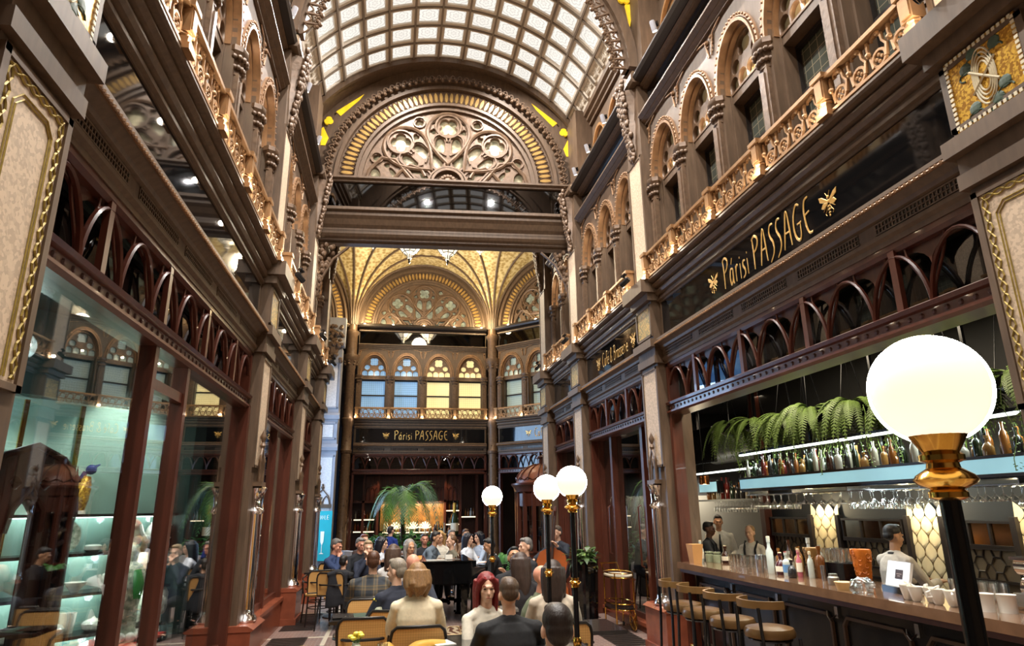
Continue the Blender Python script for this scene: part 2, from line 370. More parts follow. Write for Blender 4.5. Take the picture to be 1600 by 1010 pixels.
def sign(F,W,txt,label,h=.24,bx=None,dx=0,z0=3.97,z1=4.46,d=.03,tw=None):
    o=empty('sign_board',F@T(0,-d,0)); tag(o,label,'sign')
    b=MB(); b.box(-W/2,W/2,0,.03,z0,z1); b.build('board',M_black,o)
    f=MB(); f.box(-W/2,W/2,-.012,.02,z0-.02,z0+.005); f.box(-W/2,W/2,-.012,.02,z1-.005,z1+.02)
    for s in(-1,1): f.box(s*W/2-.012,s*W/2+.012,-.012,.02,z0,z1)
    f.build('board_frame',M_wood,o)
    if txt:
        ws=[letters(q,h,M_letter) for q in txt.split(' ')]; gap=.28*h; tot=sum(x[1] for x in ws)+gap*(len(ws)-1); k=(tw or tot)/tot; w=tot*k; xx=-tot/2
        for me,ww in ws: me.transform(Matrix.Scale(k,4,(1,0,0))); link('lettering',me,o,T(dx+(xx+ww/2)*k,-.006,(z0+z1)/2-h*.45)); xx+=ww+gap
        be=bee_mesh(.25); bx=bx or (w/2+h*.9)
        for s in(-1,1): link('bee_emblem',be,o,T(dx+s*bx,-.006,(z0+z1)/2-.14))
    return o
# ---- entablature, lattice transom, upper frieze for one bay
def bay(root,F,W,n,kind='glass',tn=None,mull=(),Q=None,upper=True,pitch=None,cler=True):
    h=W/2; a=MB()
    a.prof([(-.25,3.6),(.03,3.6),(.03,3.64),(.06,3.66),(.06,3.69),(.04,3.70),(.04,3.80),(.07,3.81),(.08,3.84),(.13,3.88),(.16,3.9),(.16,3.93),(.05,3.97),(-.25,3.97)],-h,h)
    a.prof([(-.25,4.46),(.04,4.46),(.04,4.48),(.07,4.49),(.07,4.52),(.05,4.53),(.05,4.56),(.09,4.57),(.11,4.60),(.11,4.62),(.08,4.625),(.08,4.65),(.13,4.66),(.16,4.69),(.16,4.705),(.13,4.71),(.13,4.725),(.2,4.735),(.22,4.75),(.22,4.77),(-.45,4.77),(-.45,4.6),(-.25,4.6)],-h,h)
    a.box(-h,h,.0,.25,3.97,4.46)
    a.prof([(-.4,7.28),(.04,7.28),(.04,7.31),(.09,7.34),(.09,7.36),(.15,7.4),(.15,7.43),(.03,7.46),(-.4,7.46)],-h,h)
    a.prof([(-.4,7.92),(.03,7.92),(.03,7.96),(.08,7.98),(-.4,7.98)],-h,h); a.box(-h,h,.05,.4,7.46,7.92)
    a.build('cornice',M_wood,root,F)
    r=MB(); r.tube([(-h,-.16,3.875),(h,-.16,3.875)],.012,6)
    for i in range(int(W/.045)): r.ball((-h+.045*(i+.5),-.168,3.875),.016,4,3)
    r.build('rope_moulding',M_arch,root,F)
    if kind!='open' or 1:
        v=MB(); nv=max(1,round(W/1.1)); 
        for i in range(nv):
            x0=-h+W*(i+.09)/nv; x1=-h+W*(i+.91)/nv
            v.box(x0,x1,-.05,-.035,3.705,3.715); v.box(x0,x1,-.05,-.035,3.785,3.795)
            for k in range(int((x1-x0)/.035)): v.box(x0+.035*k,x0+.035*k+.012,-.046,-.037,3.715,3.785)
            v.box(x0,x1,-.05,-.037,3.747,3.753)
        v.build('vent_grille',M_wood,root,F)
        v2=MB()
        for i in range(nv): v2.box(-h+W*(i+.09)/nv,-h+W*(i+.91)/nv,-.0405,-.039,3.715,3.785)
        v2.build('vent_opening',M_blackp,root,F)
    m=MB(); m.box(-h+.03,h-.03,.03,.05,7.48,7.9); m.build('mirror_frieze',M_mirror,root,F)
    # black handrail beam
    hb=MB(); hb.prof([(-.3,8.0),(.02,8.0),(.08,8.0),(.17,8.03),(.2,8.08),(.19,8.13),(.14,8.17),(-.3,8.17)],-h,h); hb.build('black_rail_beam',M_dark,root,F)
    # windows
    pitch=pitch or W/n; Q=Q or WIN1; x0=-pitch*n/2
    if upper:
        for i in range(n): window(root,F,x0+pitch*(i+.5),Q if not isinstance(Q,list) else Q[i])
        q=Q[0] if isinstance(Q,list) else Q
        for i in range(n+1): link('capital',q['cap'],root,F@T(x0+pitch*i+(.07 if i==0 else -.07 if i==n else 0)))
        if pitch*n<W-.02:
            e=MB()
            for s in(-1,1): e.box(min(s*h,-s*x0),max(s*h,-s*x0),0,.42,4.77,7.3)
            e.build('window_pier',M_wood,root,F)
    else:
        e=MB(); e.box(-h,h,0,.42,4.77,7.3); e.build('upper_wall',M_wood,root,F)
    if cler: clerestory(root,F,W,n)
    # transom lattice
    tn=tn or max(2,round(W/.52)); st=W/tn; k=MB(); z0=3.08
    k.prof([(-.2,2.92),(.02,2.92),(.05,2.94),(.05,2.96),(.02,2.97),(.02,3.03),(.05,3.04),(.06,3.07),(.02,3.09),(-.2,3.09)],-h,h)
    k.box(-h,-h+.07,-.02,.12,0,3.6); k.box(h-.07,h,-.02,.12,0,3.6)
    k.prof([(-.2,3.53),(.0,3.53),(.02,3.56),(.02,3.6),(-.2,3.6)],-h,h)
    rr=st/2
    for i in range(tn):
        cx=-h+st*(i+.5)
        A=[(cx+rr*cos(PI-PI*j/10),3.36+.155*sin(PI*j/10)) for j in range(11)]; B=[(lerp(cx-rr,cx+rr,j/10),3.53) for j in range(11)]
        k.strip(A,B,.05,.07)
    for x in mull: k.box(x-.03,x+.03,-.02,.02,3.09,3.55)
    k.build('transom_beam',M_red,root,F)
    t=MB()
    for i in range(tn):
        xa=-h+st*i; hh=.42
        pts=[(xa+st*.5-st*.5*cos(PI*j/16)*(1-.12*sin(PI*j/16)),-.0,z0+hh*sin(PI*j/16)) for j in range(17)]
        t.tube(pts,.014,6,sy=1.6)
        if i<tn-1: t.tube([(xa+st*(1-.0)+ -st*.32*sin(PI*.5*j/8)**2,.02,z0+.45*j/8) for j in range(9)],.011,6); t.tube([(xa+st+st*.32*sin(PI*.5*j/8)**2,.02,z0+.45*j/8) for j in range(9)],.011,6)
    t.build('arch_ribs',M_red,root,F,True)
    s=MB()
    for i in range(int(W/.11)): s.ball((-h+.11*(i+.5),-.02,3.0),(.022,.014,.02),6,4)
    s.build('carved_studs',M_redD,root,F)
    g=MB(); g.box(-h,h,.14,.16,3.05,3.6); g.build('transom_glass',M_black if kind!='open' else M_smoke,root,F)
M_smoke=glassmat('smoked_glass',(.25,.26,.28),.05)
def clerestory(root,F,W,n):
    h=W/2; p=W/n; a=MB()
    for i in range(n):
        cx=-h+p*(i+.5); spandrel(a,cx-p/2,cx+p/2,8.62,9.62,p*.42,cx,.34,.5,16,1.5)
    a.box(-h,h,.45,.55,8.1,8.63)
    a.prof([(-.34,9.6),(-.28,9.6),(-.28,9.66),(-.22,9.7),(-.22,9.76),(-.16,9.8),(-.16,9.95),(-.6,9.95),(-.6,9.6)],-h,h)
    a.build('clerestory_wall',M_wood,root,F)
    b=MB()
    for i in range(n):
        cx=-h+p*(i+.5)
        for r0,r1,y0,y1 in((.42,.46,.28,.34),(.36,.42,.36,.42),(.30,.355,.42,.5),(.24,.29,.48,.55)): archring(b,cx,8.62,p*r0,p*r1,y0,y1,18,1.5)
        for s in(-1,1):
            for r0,y in((.44,.3),(.39,.38),(.32,.45)): b.lathe([(.028,8.12),(.028,8.62)],6,(cx+s*p*r0,y,0))
    b.build('clerestory_arches',M_gilt,root,F,True)
    c=MB(); c.box(-h,h,.56,.6,8.1,9.6); c.build('clerestory_panel',M_plaster,root,F)
M_gilt=mat('gilded_stone',(172,128,82),.45,.25,.35,8)
def pilaster(root,F,w,side=1,cream=True,full=True,d=.12,chrome=True,front=False):
    h=w/2; a=MB()
    a.box(-h,h,-d,.3,.55,3.62); a.box(-h-.03,h+.03,-d-.05,.3,3.62,3.72); a.box(-h-.02,h+.02,-d-.03,.3,3.72,3.84); a.box(-h-.05,h+.05,-d-.1,.3,3.84,3.95)
    a.box(-h-.0,h+.0,-d-.03,.3,3.95,4.5); a.box(-h-.05,h+.05,-d-.1,.3,4.5,4.6); a.box(-h-.1,h+.1,-d-.2,.3,4.6,4.78)
    a.box(-h,h,-d,.42,4.77,7.98)
    for z0,z1,dd in((2.25,3.58,d),(4.0,4.46,d+.03),(4.84,6.8,d)):
        for s in(-1,1): a.box(s*(h-.03)-.022,s*(h-.03)+.022,-dd-.025,-dd,z0,z1)
        a.box(-h+.01,h-.01,-dd-.025,-dd,z1-.035,z1); a.box(-h+.01,h-.01,-dd-.025,-dd,z0,z0+.03)
    a.build('pilaster',M_wood,root,F)
    b=MB(); b.box(-h+.05,h-.05,-d-.012,-d,2.28,3.55); b.box(-h+.05,h-.05,-d-.012,-d,4.87,6.77); b.build('mosaic_strip',M_cream,root,F)
    if not front:
        g=MB(); g.box(-h+.06,h-.06,-d-.045,-d-.03,4.04,4.43); g.build('mosaic_panel',M_creamD,root,F)
    m=MB(); m.box(-h-.06,h+.06,-d-.16,.3,0,.5); m.prof([(-.3,.5),(d+.17,.5),(d+.19,.52),(d+.12,.56),(-.3,.56)],-h-.07,h+.07); m.box(-h-.08,h+.08,-d-.18,.3,0,.1); m.build('pedestal',M_marble,root,F,)
    if chrome:
        c=MB(); c.lathe([(.13,.56),(.14,.58),(.12,.62),(.1,.64),(.095,.7),(.092,1.72),(.1,1.74),(.115,1.76),(.1,1.79),(.09,1.82),(.1,1.95),(.12,2.0),(.13,2.02),(.1,2.04)],16,(0,-d-.02,0)); c.build('chrome_column',M_chrome,root,F,True)
        q=MB(); q.box(-.13,.13,-d-.1,-d,2.04,2.09)
        for s in(-1,1): q.tube([(s*.1,-d-.05,2.1),(s*.1,-d-.05,2.28),(s*.06,-d-.05,2.4),(0,-d-.05,2.5)],.016,5); q.lathe([(.018,2.09),(.018,2.32),(.025,2.34),(.0,2.42)],6,(s*.11,-d-.06,0))
        q.lathe([(.02,2.48),(.035,2.52),(.015,2.56),(.03,2.6),(.04,2.63),(.0,2.72)],8,(0,-d-.05,0)); q.tube([(-.06,-d-.05,2.1),(-.05,-d-.05,2.25),(0,-d-.05,2.36),(.05,-d-.05,2.25),(.06,-d-.05,2.1)],.012,5)
        q.build('gothic_finial',M_carve,root,F,True)
    # carved bracket rising to the vault rib
    k=MB(); rnd=random.Random(5)
    for i in range(46):
        t=i/45; z=6.85+1.25*t; wd=(.05+.12*t); out=d+.02+.16*t
        for s in(-1,1): k.ball((s*wd*rnd.random(),-out-.02*rnd.random(),z),(.045,.04,.055),6,5)
    k.lathe([(.0,6.72),(.05,6.8),(.03,6.86),(.09,7.0),(.07,7.1),(.13,7.4),(.1,7.5),(.16,7.8),(.19,7.98)],8,(0,-d-.0,0))
    k.build('carved_bracket',M_carve,root,F,True)
# ---------------------------------------------------------------- lay out the hall
P1R,P2R,P3R=8.4,12.0,14.6
SIDES={}
rw,lw=ROOT['wall_right'],ROOT['wall_left']
for root,FX,sg in((rw,FR,-1),(lw,FL,1)):
    bay(root,FX(5.6),5.0,5,'open' if sg<0 else 'glass',9,mull=[-1.67,-.56,.56,1.67] if 1 else ())
    bay(root,FX(10.2),3.0,3,'glass',6,mull=[-.5,.5])
    bay(root,FX(13.35),1.9,2,'glass',3)
    bay(root,FX(-.3),5.6,5,'open' if sg<0 else 'glass',10,upper=False)
    pilaster(root,FX(8.4),.56); pilaster(root,FX(12.05),.6); pilaster(root,FX(14.65),.6,d=.16)
    pilaster(root,FX(2.8),.6,chrome=False,front=True)
    for yy in (8.4,12.05,14.65,2.8):
        e=MB(); e.box(-.35,.35,-.02,.6,7.98,9.95); e.prof([(-.3,8.0),(.2,8.0),(.23,8.05),(.23,8.14),(.2,8.19),(-.3,8.19)],-.34,.34); e.build('clerestory_pier',M_wood,root,FX(yy))
        # keep the pier behind the wall face where the clerestory is set back
names=('right','left')
for FX,sd in((FR,'right'),(FL,'left')):
    far='above the bar front' if sd=='right' else 'above the porcelain showcase'
    balustrade(FX(5.6),5.0,5,'long gilded scrollwork balcony railing '+far)
    balustrade(FX(10.2),3.0,3,'three panel gilded balcony railing above the '+('brasserie sign' if sd=='right' else 'mirrored shopfront with an unlettered board'),pw=2.5)
    balustrade(FX(13.35),1.9,2,'short gilded balcony railing beside the octagon corner on the '+('bar' if sd=='right' else 'showcase')+' side',pw=1.5)
sign(FR(5.6),4.9,'Párisi PASSAGE','long black glass sign lettered Párisi PASSAGE in gold above the bar',.34,dx=.09,bx=1.04,tw=1.62)
sign(FR(10.2),2.9,'Café & Brasserie','black glass sign lettered Café & Brasserie above the dark shopfront',.24,dx=.15,bx=.87,tw=1.3)
sign(FR(13.35),1.8,'','small blank black glass board at the far end over the narrow shopfront')
sign(FL(5.6),4.9,'','long blank black glass board above the porcelain showcase')
sign(FL(10.2),2.9,'','blank black glass board over the second shopfront on the showcase side')
sign(FL(13.35),1.8,'','narrow blank black glass board near the blue lit octagon pier')
sign(FL(-.3),5.4,'','blank black glass board beyond the ochre mosaic pilaster, mostly out of view')
# ---- skylight vault
CX=(XR+XL)/2; RV=3.44; ZV=11.39-RV; HA=math.radians(54.5)
M_bar=mat('glazing_bar',(208,198,184),.6,0,.1,6); M_barline=mat('glazing_bar_rib',(120,108,96),.5,.2)
def vpt(a,y,dr=0): return (CX+(RV+dr)*sin(a),y,ZV+(RV+dr)*cos(a))
def skyglass():
    m=bpy.data.materials.new('skylight_glass'); m.use_nodes=True; nt=m.node_tree; b=nt.nodes['Principled BSDF']; L=nt.links.new
    uv=nt.nodes.new('ShaderNodeUVMap'); sb=nt.nodes.new('ShaderNodeVectorMath'); sb.operation='SUBTRACT'; sb.inputs[1].default_value=(.5,.5,0); L(uv.outputs[0],sb.inputs[0])
    ln=nt.nodes.new('ShaderNodeVectorMath'); ln.operation='LENGTH'; L(sb.outputs[0],ln.inputs[0]); sx=nt.nodes.new('ShaderNodeSeparateXYZ'); L(sb.outputs[0],sx.inputs[0])
    def M(op,a,bv): 
        n=nt.nodes.new('ShaderNodeMath'); n.operation=op
        for i,x in enumerate((a,bv)):
            if isinstance(x,(int,float)): n.inputs[i].default_value=x
            elif x is not None: L(x,n.inputs[i])
        return n.outputs[0]
    an=M('ARCTAN2',sx.outputs[1],sx.outputs[0]); pet=M('MULTIPLY',M('ABSOLUTE',M('SINE',M('MULTIPLY',an,3.),0),0),.07)
    rr=M('SUBTRACT',ln.outputs['Value'],pet); sn=M('SINE',M('MULTIPLY',rr,44.),0); l1=M('GREATER_THAN',sn,.72); inside=M('LESS_THAN',rr,.36); l1=M('MULTIPLY',l1,inside)
    ed=M('GREATER_THAN',M('MAXIMUM',M('ABSOLUTE',sx.outputs[0],0),M('ABSOLUTE',sx.outputs[1],0)),.47); l=M('MAXIMUM',l1,ed)
    nz=nt.nodes.new('ShaderNodeTexNoise'); nz.inputs['Scale'].default_value=1.3; tc=nt.nodes.new('ShaderNodeTexCoord'); L(tc.outputs['Object'],nz.inputs['Vector'])
    rp=nt.nodes.new('ShaderNodeValToRGB'); rp.color_ramp.elements[0].color=(.84,.80,.73,1); rp.color_ramp.elements[1].color=(1,.97,.90,1); L(nz.outputs[0],rp.inputs[0])
    mc=nt.nodes.new('ShaderNodeMixRGB'); L(l,mc.inputs[0]); L(rp.outputs[0],mc.inputs[1]); mc.inputs[2].default_value=(.6,.575,.53,1)
    b.inputs['Base Color'].default_value=(.12,.12,.12,1); b.inputs['Roughness'].default_value=.5
    L(mc.outputs[0],b.inputs['Emission Color']); b.inputs['Emission Strength'].default_value=SKY
    return m
SKY=.56
M_sky=skyglass()
Y0,Y1,ST=-2.7,12.3,.517
nr=int((Y1-Y0)/ST)+1; A0=-HA+math.radians(4.5); dA=2*(HA-math.radians(4.5))/11
rg=MB(); rl=MB(); vs=[];fs=[];uvs=[]
for j in range(nr):
    ya=Y1-ST*j; yb=ya-ST
    for i in range(11):
        a0=A0+dA*i; a1=a0+dA; k=len(vs)
        vs+=[vpt(a0,ya,.03),vpt(a1,ya,.03),vpt(a1,yb,.03),vpt(a0,yb,.03)]; fs.append((k,k+1,k+2,k+3)); uvs+=[(0,0),(1,0),(1,1),(0,1)]
me=bpy.data.meshes.new('skylight_panes'); me.from_pydata(vs,[],fs); ul=me.uv_layers.new(name='UVMap')
for i,u in enumerate(uvs): ul.data[i].uv=u
me.materials.append(M_sky); link('skylight_panes',me,ROOT['ceiling'])
def arcbar(mb,y0,y1,r0,r1,a0=-HA,a1=HA,n=44):
    A=[(CX+r0*sin(lerp(a0,a1,i/n)),ZV+r0*cos(lerp(a0,a1,i/n))) for i in range(n+1)]; B=[(CX+r1*sin(lerp(a0,a1,i/n)),ZV+r1*cos(lerp(a0,a1,i/n))) for i in range(n+1)]
    mb.strip(A,B,y0,y1)
for j in range(nr+1):
    y=Y1-ST*j; arcbar(rg,y-.075,y+.075,RV-.02,RV+.03); arcbar(rl,y-.016,y+.016,RV-.05,RV-.02)
for i in range(12):
    a=A0+dA*i
    for hw,r0,r1,rg_ in((.075,-.022,.03,rg),(.018,-.056,-.02,rl)):
        p=Vector((cos(a),0,-sin(a)))*hw
        q=[Vector(vpt(a,0,r0))-p,Vector(vpt(a,0,r0))+p,Vector(vpt(a,0,r1))+p,Vector(vpt(a,0,r1))-p]
        rg_.add([(v.x,yy,v.z) for yy in(Y0,Y1) for v in q],[(0,1,2,3),(7,6,5,4),(0,4,5,1),(1,5,6,2),(2,6,7,3),(3,7,4,0)])
rg.build('glazing_bars',M_bar,ROOT['ceiling']); rl.build('glazing_ribs',M_barline,ROOT['ceiling'])
mg=MB()
for s in(-1,1):
    for a0,a1 in((HA-math.radians(4.5),HA+.03),):
        A=[(CX+s*(RV)*sin(lerp(a0,a1,i/4)),ZV+RV*cos(lerp(a0,a1,i/4))) for i in range(5)]; B=[(x+s*.0,z+.06) for x,z in A]
        mg.strip(A,B,Y0,Y1)
    for j in range(nr*2):
        y=Y1-ST/2*(j+.5); a=HA-math.radians(2.2); c=vpt(a,y,-.01); 
        for w1,w2 in((.085,.16),(.045,.10)):
            pts=[Vector(c)+Vector((s*0,0,0)),]
            d=Vector((cos(a)*1,0,-sin(a)))
            cc=Vector((CX+s*(RV-.012)*sin(a),y,ZV+(RV-.012)*cos(a))); dd=Vector((s*cos(a),0,-sin(a)))
            mg.tube([cc+dd*w1+Vector((0,w2*.6,0)),cc-dd*w1+Vector((0,w2*.6,0)),cc-dd*w1-Vector((0,w2*.6,0)),cc+dd*w1-Vector((0,w2*.6,0))],.009,4,True)
mg.build('greek_key_border',M_bar,ROOT['ceiling'])
em=MB(); arcbar(em,Y1+.0,Y1+.75,RV-.10,RV+.08); arcbar(em,Y1-.04,Y1+.04,RV-.14,RV+.03); em.build('vault_end_moulding',M_wood,ROOT['ceiling'])
lid=MB(); arcbar(lid,Y0,Y1+1,RV+.2,RV+.3); lid.build('roof_lid',M_dark,ROOT['ceiling'])
# ---- transverse ribs with cusped fringe and gilt glass spandrels
M_gglass=mat('amber_glass',(236,190,40),.3,0,.3,6,emit=.35); M_oval=mat('amber_oval',(176,140,80),.3,.2,.4,5,emit=.05)
RL=2.66; ZL=8.42
def rib(y,root,hw=.13):
    b=MB(); n=48
    A=[(CX+(RL-.16)*cos(PI*i/n),ZL+(RL-.16)*sin(PI*i/n)) for i in range(n+1)]; B=[(CX+RL*cos(PI*i/n),ZL+RL*sin(PI*i/n)) for i in range(n+1)]
    b.strip(A,B,y-hw,y+hw)
    A=[(CX+(RL-.22)*cos(PI*i/n),ZL+(RL-.22)*sin(PI*i/n)) for i in range(n+1)]; B=[(CX+(RL-.12)*cos(PI*i/n),ZL+(RL-.12)*sin(PI*i/n)) for i in range(n+1)]
    b.strip(A,B,y-hw*.5,y+hw*.5)
    b.build('vault_rib',M_wood,root)
    f=MB(); m=44
    for i in range(m):
        t=PI*(i+.5)/m; c=Vector((cos(t),0,sin(t))); u=Vector((-sin(t),0,cos(t))); o=Vector((CX,y-hw*.6,ZL))
        w=PI*RL/m*.5
        f.tube([o+c*(RL-.2)+u*w*lerp(-1,1,k/8)+ -c*(.10-.10*abs(lerp(-1,1,k/8))**1.5) for k in range(9)],.014,5)
        f.tube([o+c*(RL-.22)-u*w,o+c*(RL-.42)-u*w*1.0],[.03,.012],5)
        e=o+c*(RL-.44)-u*w
        f.ball(e,.04,6,5)
        for s in(-1,1): f.ball(e+u*s*.05+c*.035,.032,6,5); f.tube([e+c*.05,e+u*s*.05+c*.09,e+u*s*.09+c*.05],.014,4)
    f.build('crocket_fringe',M_carve,root,None,True)
    # spandrel between semicircle and glass vault, with gilt panes
    for s in(-1,1):
        P=[]; Q=[]
        for k in range(15):
            t=math.radians(lerp(12,62,k/14)); P.append((CX+s*RL*cos(t),ZL+RL*sin(t))); 
            x=RL*cos(t); zz=min(ZL+RL*sin(t)+1.4, ZV+math.sqrt(max(0,(RV-.02)**2-min(x+.05*k*0,2.8)**2))); Q.append((CX+s*min(2.75,x+.0),max(zz,ZL+RL*sin(t)+.0)))
        P=[(CX+s*(RL+.13),ZL)]+P; Q=[(CX+s*(RL+.14),ZL+.0)]+Q
        sp=MB(); sp.strip(P,Q,y+.02,y+.1); sp.build('rib_spandrel',M_wood,root)
        g=MB()
        tri=[(CX+s*2.62,9.3),(CX+s*2.7,9.75),(CX+s*2.56,9.72)]; tri2=[(CX+s*2.36,9.86),(CX+s*2.5,10.03),(CX+s*1.75,10.62),(CX+s*1.9,10.42)]
        g.prism(tri,y-.02,y+.015)
        g.prism(tri2,y-.02,y+.015)
        g.prism(foil(CX+s*2.55,9.86,.12,4,PI/4,24),y-.025,y+.012)
        g.build('gilt_glass',M_gglass,root)
rib(8.4,ROOT['ceiling'],.16); rib(2.8,ROOT['ceiling'],.16)
# ================================================================ END BEAM + LUNETTE
EB=frame((CX,12.5,0),(5.32,-.36,0),(-.36,-5.32,0))
EWR=empty('trim_1',kind='structure')       # end beam with mirrored frieze
M_stained=mat('stained_glass',(214,200,164),.3,0,.55,9,emit=.22,col2=(120,118,92))
M_stained2=mat('stained_glass_cool',(170,178,160),.3,0,.5,9,emit=.14,col2=(88,96,84))
def lunette(root,F,R,z,y0=0.,ringgold=True,glass=None,backing=True,deep=.25,nov=58,fringe=None):
    """semicircular tracery window: moulded rings, gilt ovals, plate tracery of radiating petals, stained glass"""
    k=R
    a=MB(); n=56
    def ring(r0,r1,ya,yb): a.strip([(r0*cos(PI*i/n),z+r0*sin(PI*i/n)) for i in range(n+1)],[(r1*cos(PI*i/n),z+r1*sin(PI*i/n)) for i in range(n+1)],ya,yb)
    ring(k*.965,k*1.0,-.02,.3); ring(k*.93,k*.965,.05,.3); ring(k*.90,k*.93,.0,.3); ring(k*.76,k*.90,.10,.3) ; ring(k*.74,k*.765,.02,.3); ring(k*.705,k*.74,.08,.3)
    a.box(-k,k,.0,.3,z-.09,z+.03); a.box(-k,k,-.05,.2,z-.06,z-.01)
    a.build('lunette_ring',M_wood,root,F)
    o=MB(); fr=MB()
    for i in range(nov):
        t=PI*(i+.5)/nov; c=(k*.83*cos(t),.095,z+k*.83*sin(t)); u=(-sin(t),cos(t)); w=PI*.83*k/nov*.5
        pts=[]; ptr=[]
        for j in range(12):
            q=2*PI*j/12; rr=k*.048*cos(q); tt=w*.62*sin(q); pts.append((c[0]+cos(t)*rr+u[0]*tt,c[2]+sin(t)*rr+u[1]*tt))
            rr=k*.058*cos(q); tt=w*.9*sin(q); ptr.append((c[0]+cos(t)*rr+u[0]*tt,.085,c[2]+sin(t)*rr+u[1]*tt))
        o.prism(pts,.075,.1); fr.tube(ptr,.013,4,True)
    o.build('gilt_ovals',M_oval,root,F); fr.build('oval_surrounds',M_carve,root,F)
    # plate tracery
    S=k*.705; holes=[]; 
    def place(pts,ax):   # petal frame (u lateral, v radial) -> x,z
        ca,sa=cos(ax),sin(ax); return [(S*(v*ca+u*-sa*-1*-1) if 0 else S*(v*ca-u*sa),z+S*(v*sa+u*ca)) for u,v in pts]
    def lancet(u0,v0,v1,w):
        pts=[(u0-w,v0),(u0+w,v0)] if 0 else [(u0,v0),(u0+w,v0+.05)]
        for j in range(7): q=PI*.5*j/6; pts.append((u0+w*cos(q)*1.0,v1-.09+.09*sin(q)*1.1))
        for j in range(1,7): q=PI*.5+PI*.5*j/6; pts.append((u0+w*cos(q),v1-.09+.09*sin(q)*1.1))
        pts.append((u0-w,v0+.05)); return pts
    def drop(v0,v1,w): 
        return [(w*sin(PI*t)*(.45+.75*(1-t)),lerp(v0,v1,t)) for t in [j/10 for j in range(11)]]+[(-w*sin(PI*t)*(.45+.75*(1-t)),lerp(v0,v1,t)) for t in [1-j/10 for j in range(1,10)]]
    tub=MB()
    petals=[PI/2,PI/2+math.radians(46),PI/2-math.radians(46)]
    for ax in petals:
        holes.append(place(foil(0,.79,.125,4,PI/4,32,.3),ax))
        for s in(-1,1):
            holes.append(place(lancet(s*.1,.40,.645,.062),ax)); holes.append(place(foil(s*.185,.72,.045,3,0,18),ax)); holes.append(place([(s*.15,.88),(s*.21,.84),(s*.2,.80),(s*.16,.83)],ax))
        out=[(0,.27)]+[(.26*sin(PI*.5*t)**1.0*1.0,lerp(.27,.70,t)) for t in [j/8 for j in range(1,9)]]+[(.26*cos(q),.70+.265*sin(q)) for q in [PI*j/12 for j in range(1,12)]]+[(-.26*sin(PI*.5*t),lerp(.27,.70,t)) for t in [1-j/8 for j in range(8)]]
        P=place(out,ax); tub.tube(p3(P,-.0),S*.024,6,True); 
        tub.tube(p3(place(circ(0,.79,.155,24),ax)),S*.016,5,True)
        for s in(-1,1): tub.tube(p3(place([(s*.02,.39),(s*.175,.47),(s*.185,.58)]+[(s*(.1+.085*cos(q)),.58+.095*sin(q)) for q in [PI*j/8 for j in range(1,8)]]+[(s*.015,.58)],ax)),S*.013,5)
    for dg in (67,113,21,159):
        ax=math.radians(dg); holes.append(place(drop(.22,.47,.075) if dg in(67,113) else drop(.24,.50,.06),ax)); holes.append(place(foil(0,.90,.055,4,0,20),ax))
        tub.tube(p3(place(drop(.18,.52,.10),ax)),S*.016,5,True); tub.tube(p3(place(circ(0,.90,.07,16),ax)),S*.012,5,True)
    for s in(-1,1):
        L=[lancet(0,0,.22,.065),]
        for bx,bz,rot in((.60,.05,.9),(.84,.05,.25)):
            pts=lancet(0,0,.2,.06); pp=[]
            for u,v in pts: pp.append((s*S*(bx+u*cos(rot)-v*sin(rot)*-.5),z+S*(bz+v*.75)))
            holes.append(pp); 
        holes.append([(s*S*(.72+x),z+S*(.235+y)) for x,y in [(p[0],p[1]) for p in foil(0,0,.04,3,0,16)]])
        tub.tube([(s*S*.27,0,z+S*.10),(s*S*.32,0,z+S*.20),(s*S*.45,0,z+S*.24),(s*S*.55,0,z+S*.16),(s*S*.66,0,z+.03)],S*.022,6)
        tub.tube([(s*S*.40,0,z+.03),(s*S*.50,0,z+S*.14),(s*S*.62,0,z+S*.30),(s*S*.78,0,z+S*.32),(s*S*.92,0,z+S*.16),(s*S*.96,0,z+.04)],S*.024,6)
    holes.append([(S*x,z+S*y) for x,y in [(.30,.05),(.46,.06),(.42,.14),(.33,.13)]]); holes.append([(-S*x,z+S*y) for x,y in [(.30,.05),(.46,.06),(.42,.14),(.33,.13)]])
    outer=[(S*1.02*cos(PI*i/40),z+S*1.02*sin(PI*i/40)) for i in range(41)]
    me=plate('tracery_plate',outer,holes,.08,M_carve,.012,y=.2); link('tracery_plate',me,root,F)
    tub.m=None; tub.build('tracery_moulding',M_carve,root,F@T(0,.13,0),True)
    r=MB(); r.lathe([(.0,-.02),(.05,-.02),(.07,0),(.1,.0),(.12,.03)],14); me=r.mesh('r'); 
    rs=MB()
    for i in range(9): t=PI*i/8; rs.ball((S*.09*cos(t),.1,z+.02+S*.09*sin(t)),S*.03,6,5)
    rs.ball((0,.08,z+.05),S*.05,8,6); archring(rs,0,z,S*.17,S*.2,.03,.2,20); archring(rs,0,z,S*.215,S*.235,.06,.2,20); rs.build('rosette',M_carve,root,F,True)
    g=MB(); g.prism(outer,.26,.28); g.build('stained_pane',glass or M_stained,root,F)
WN[0]+=1
lun=empty('window_%d'%WN[0],kind='structure'); lunette(lun,EB,RL-.1,8.44)
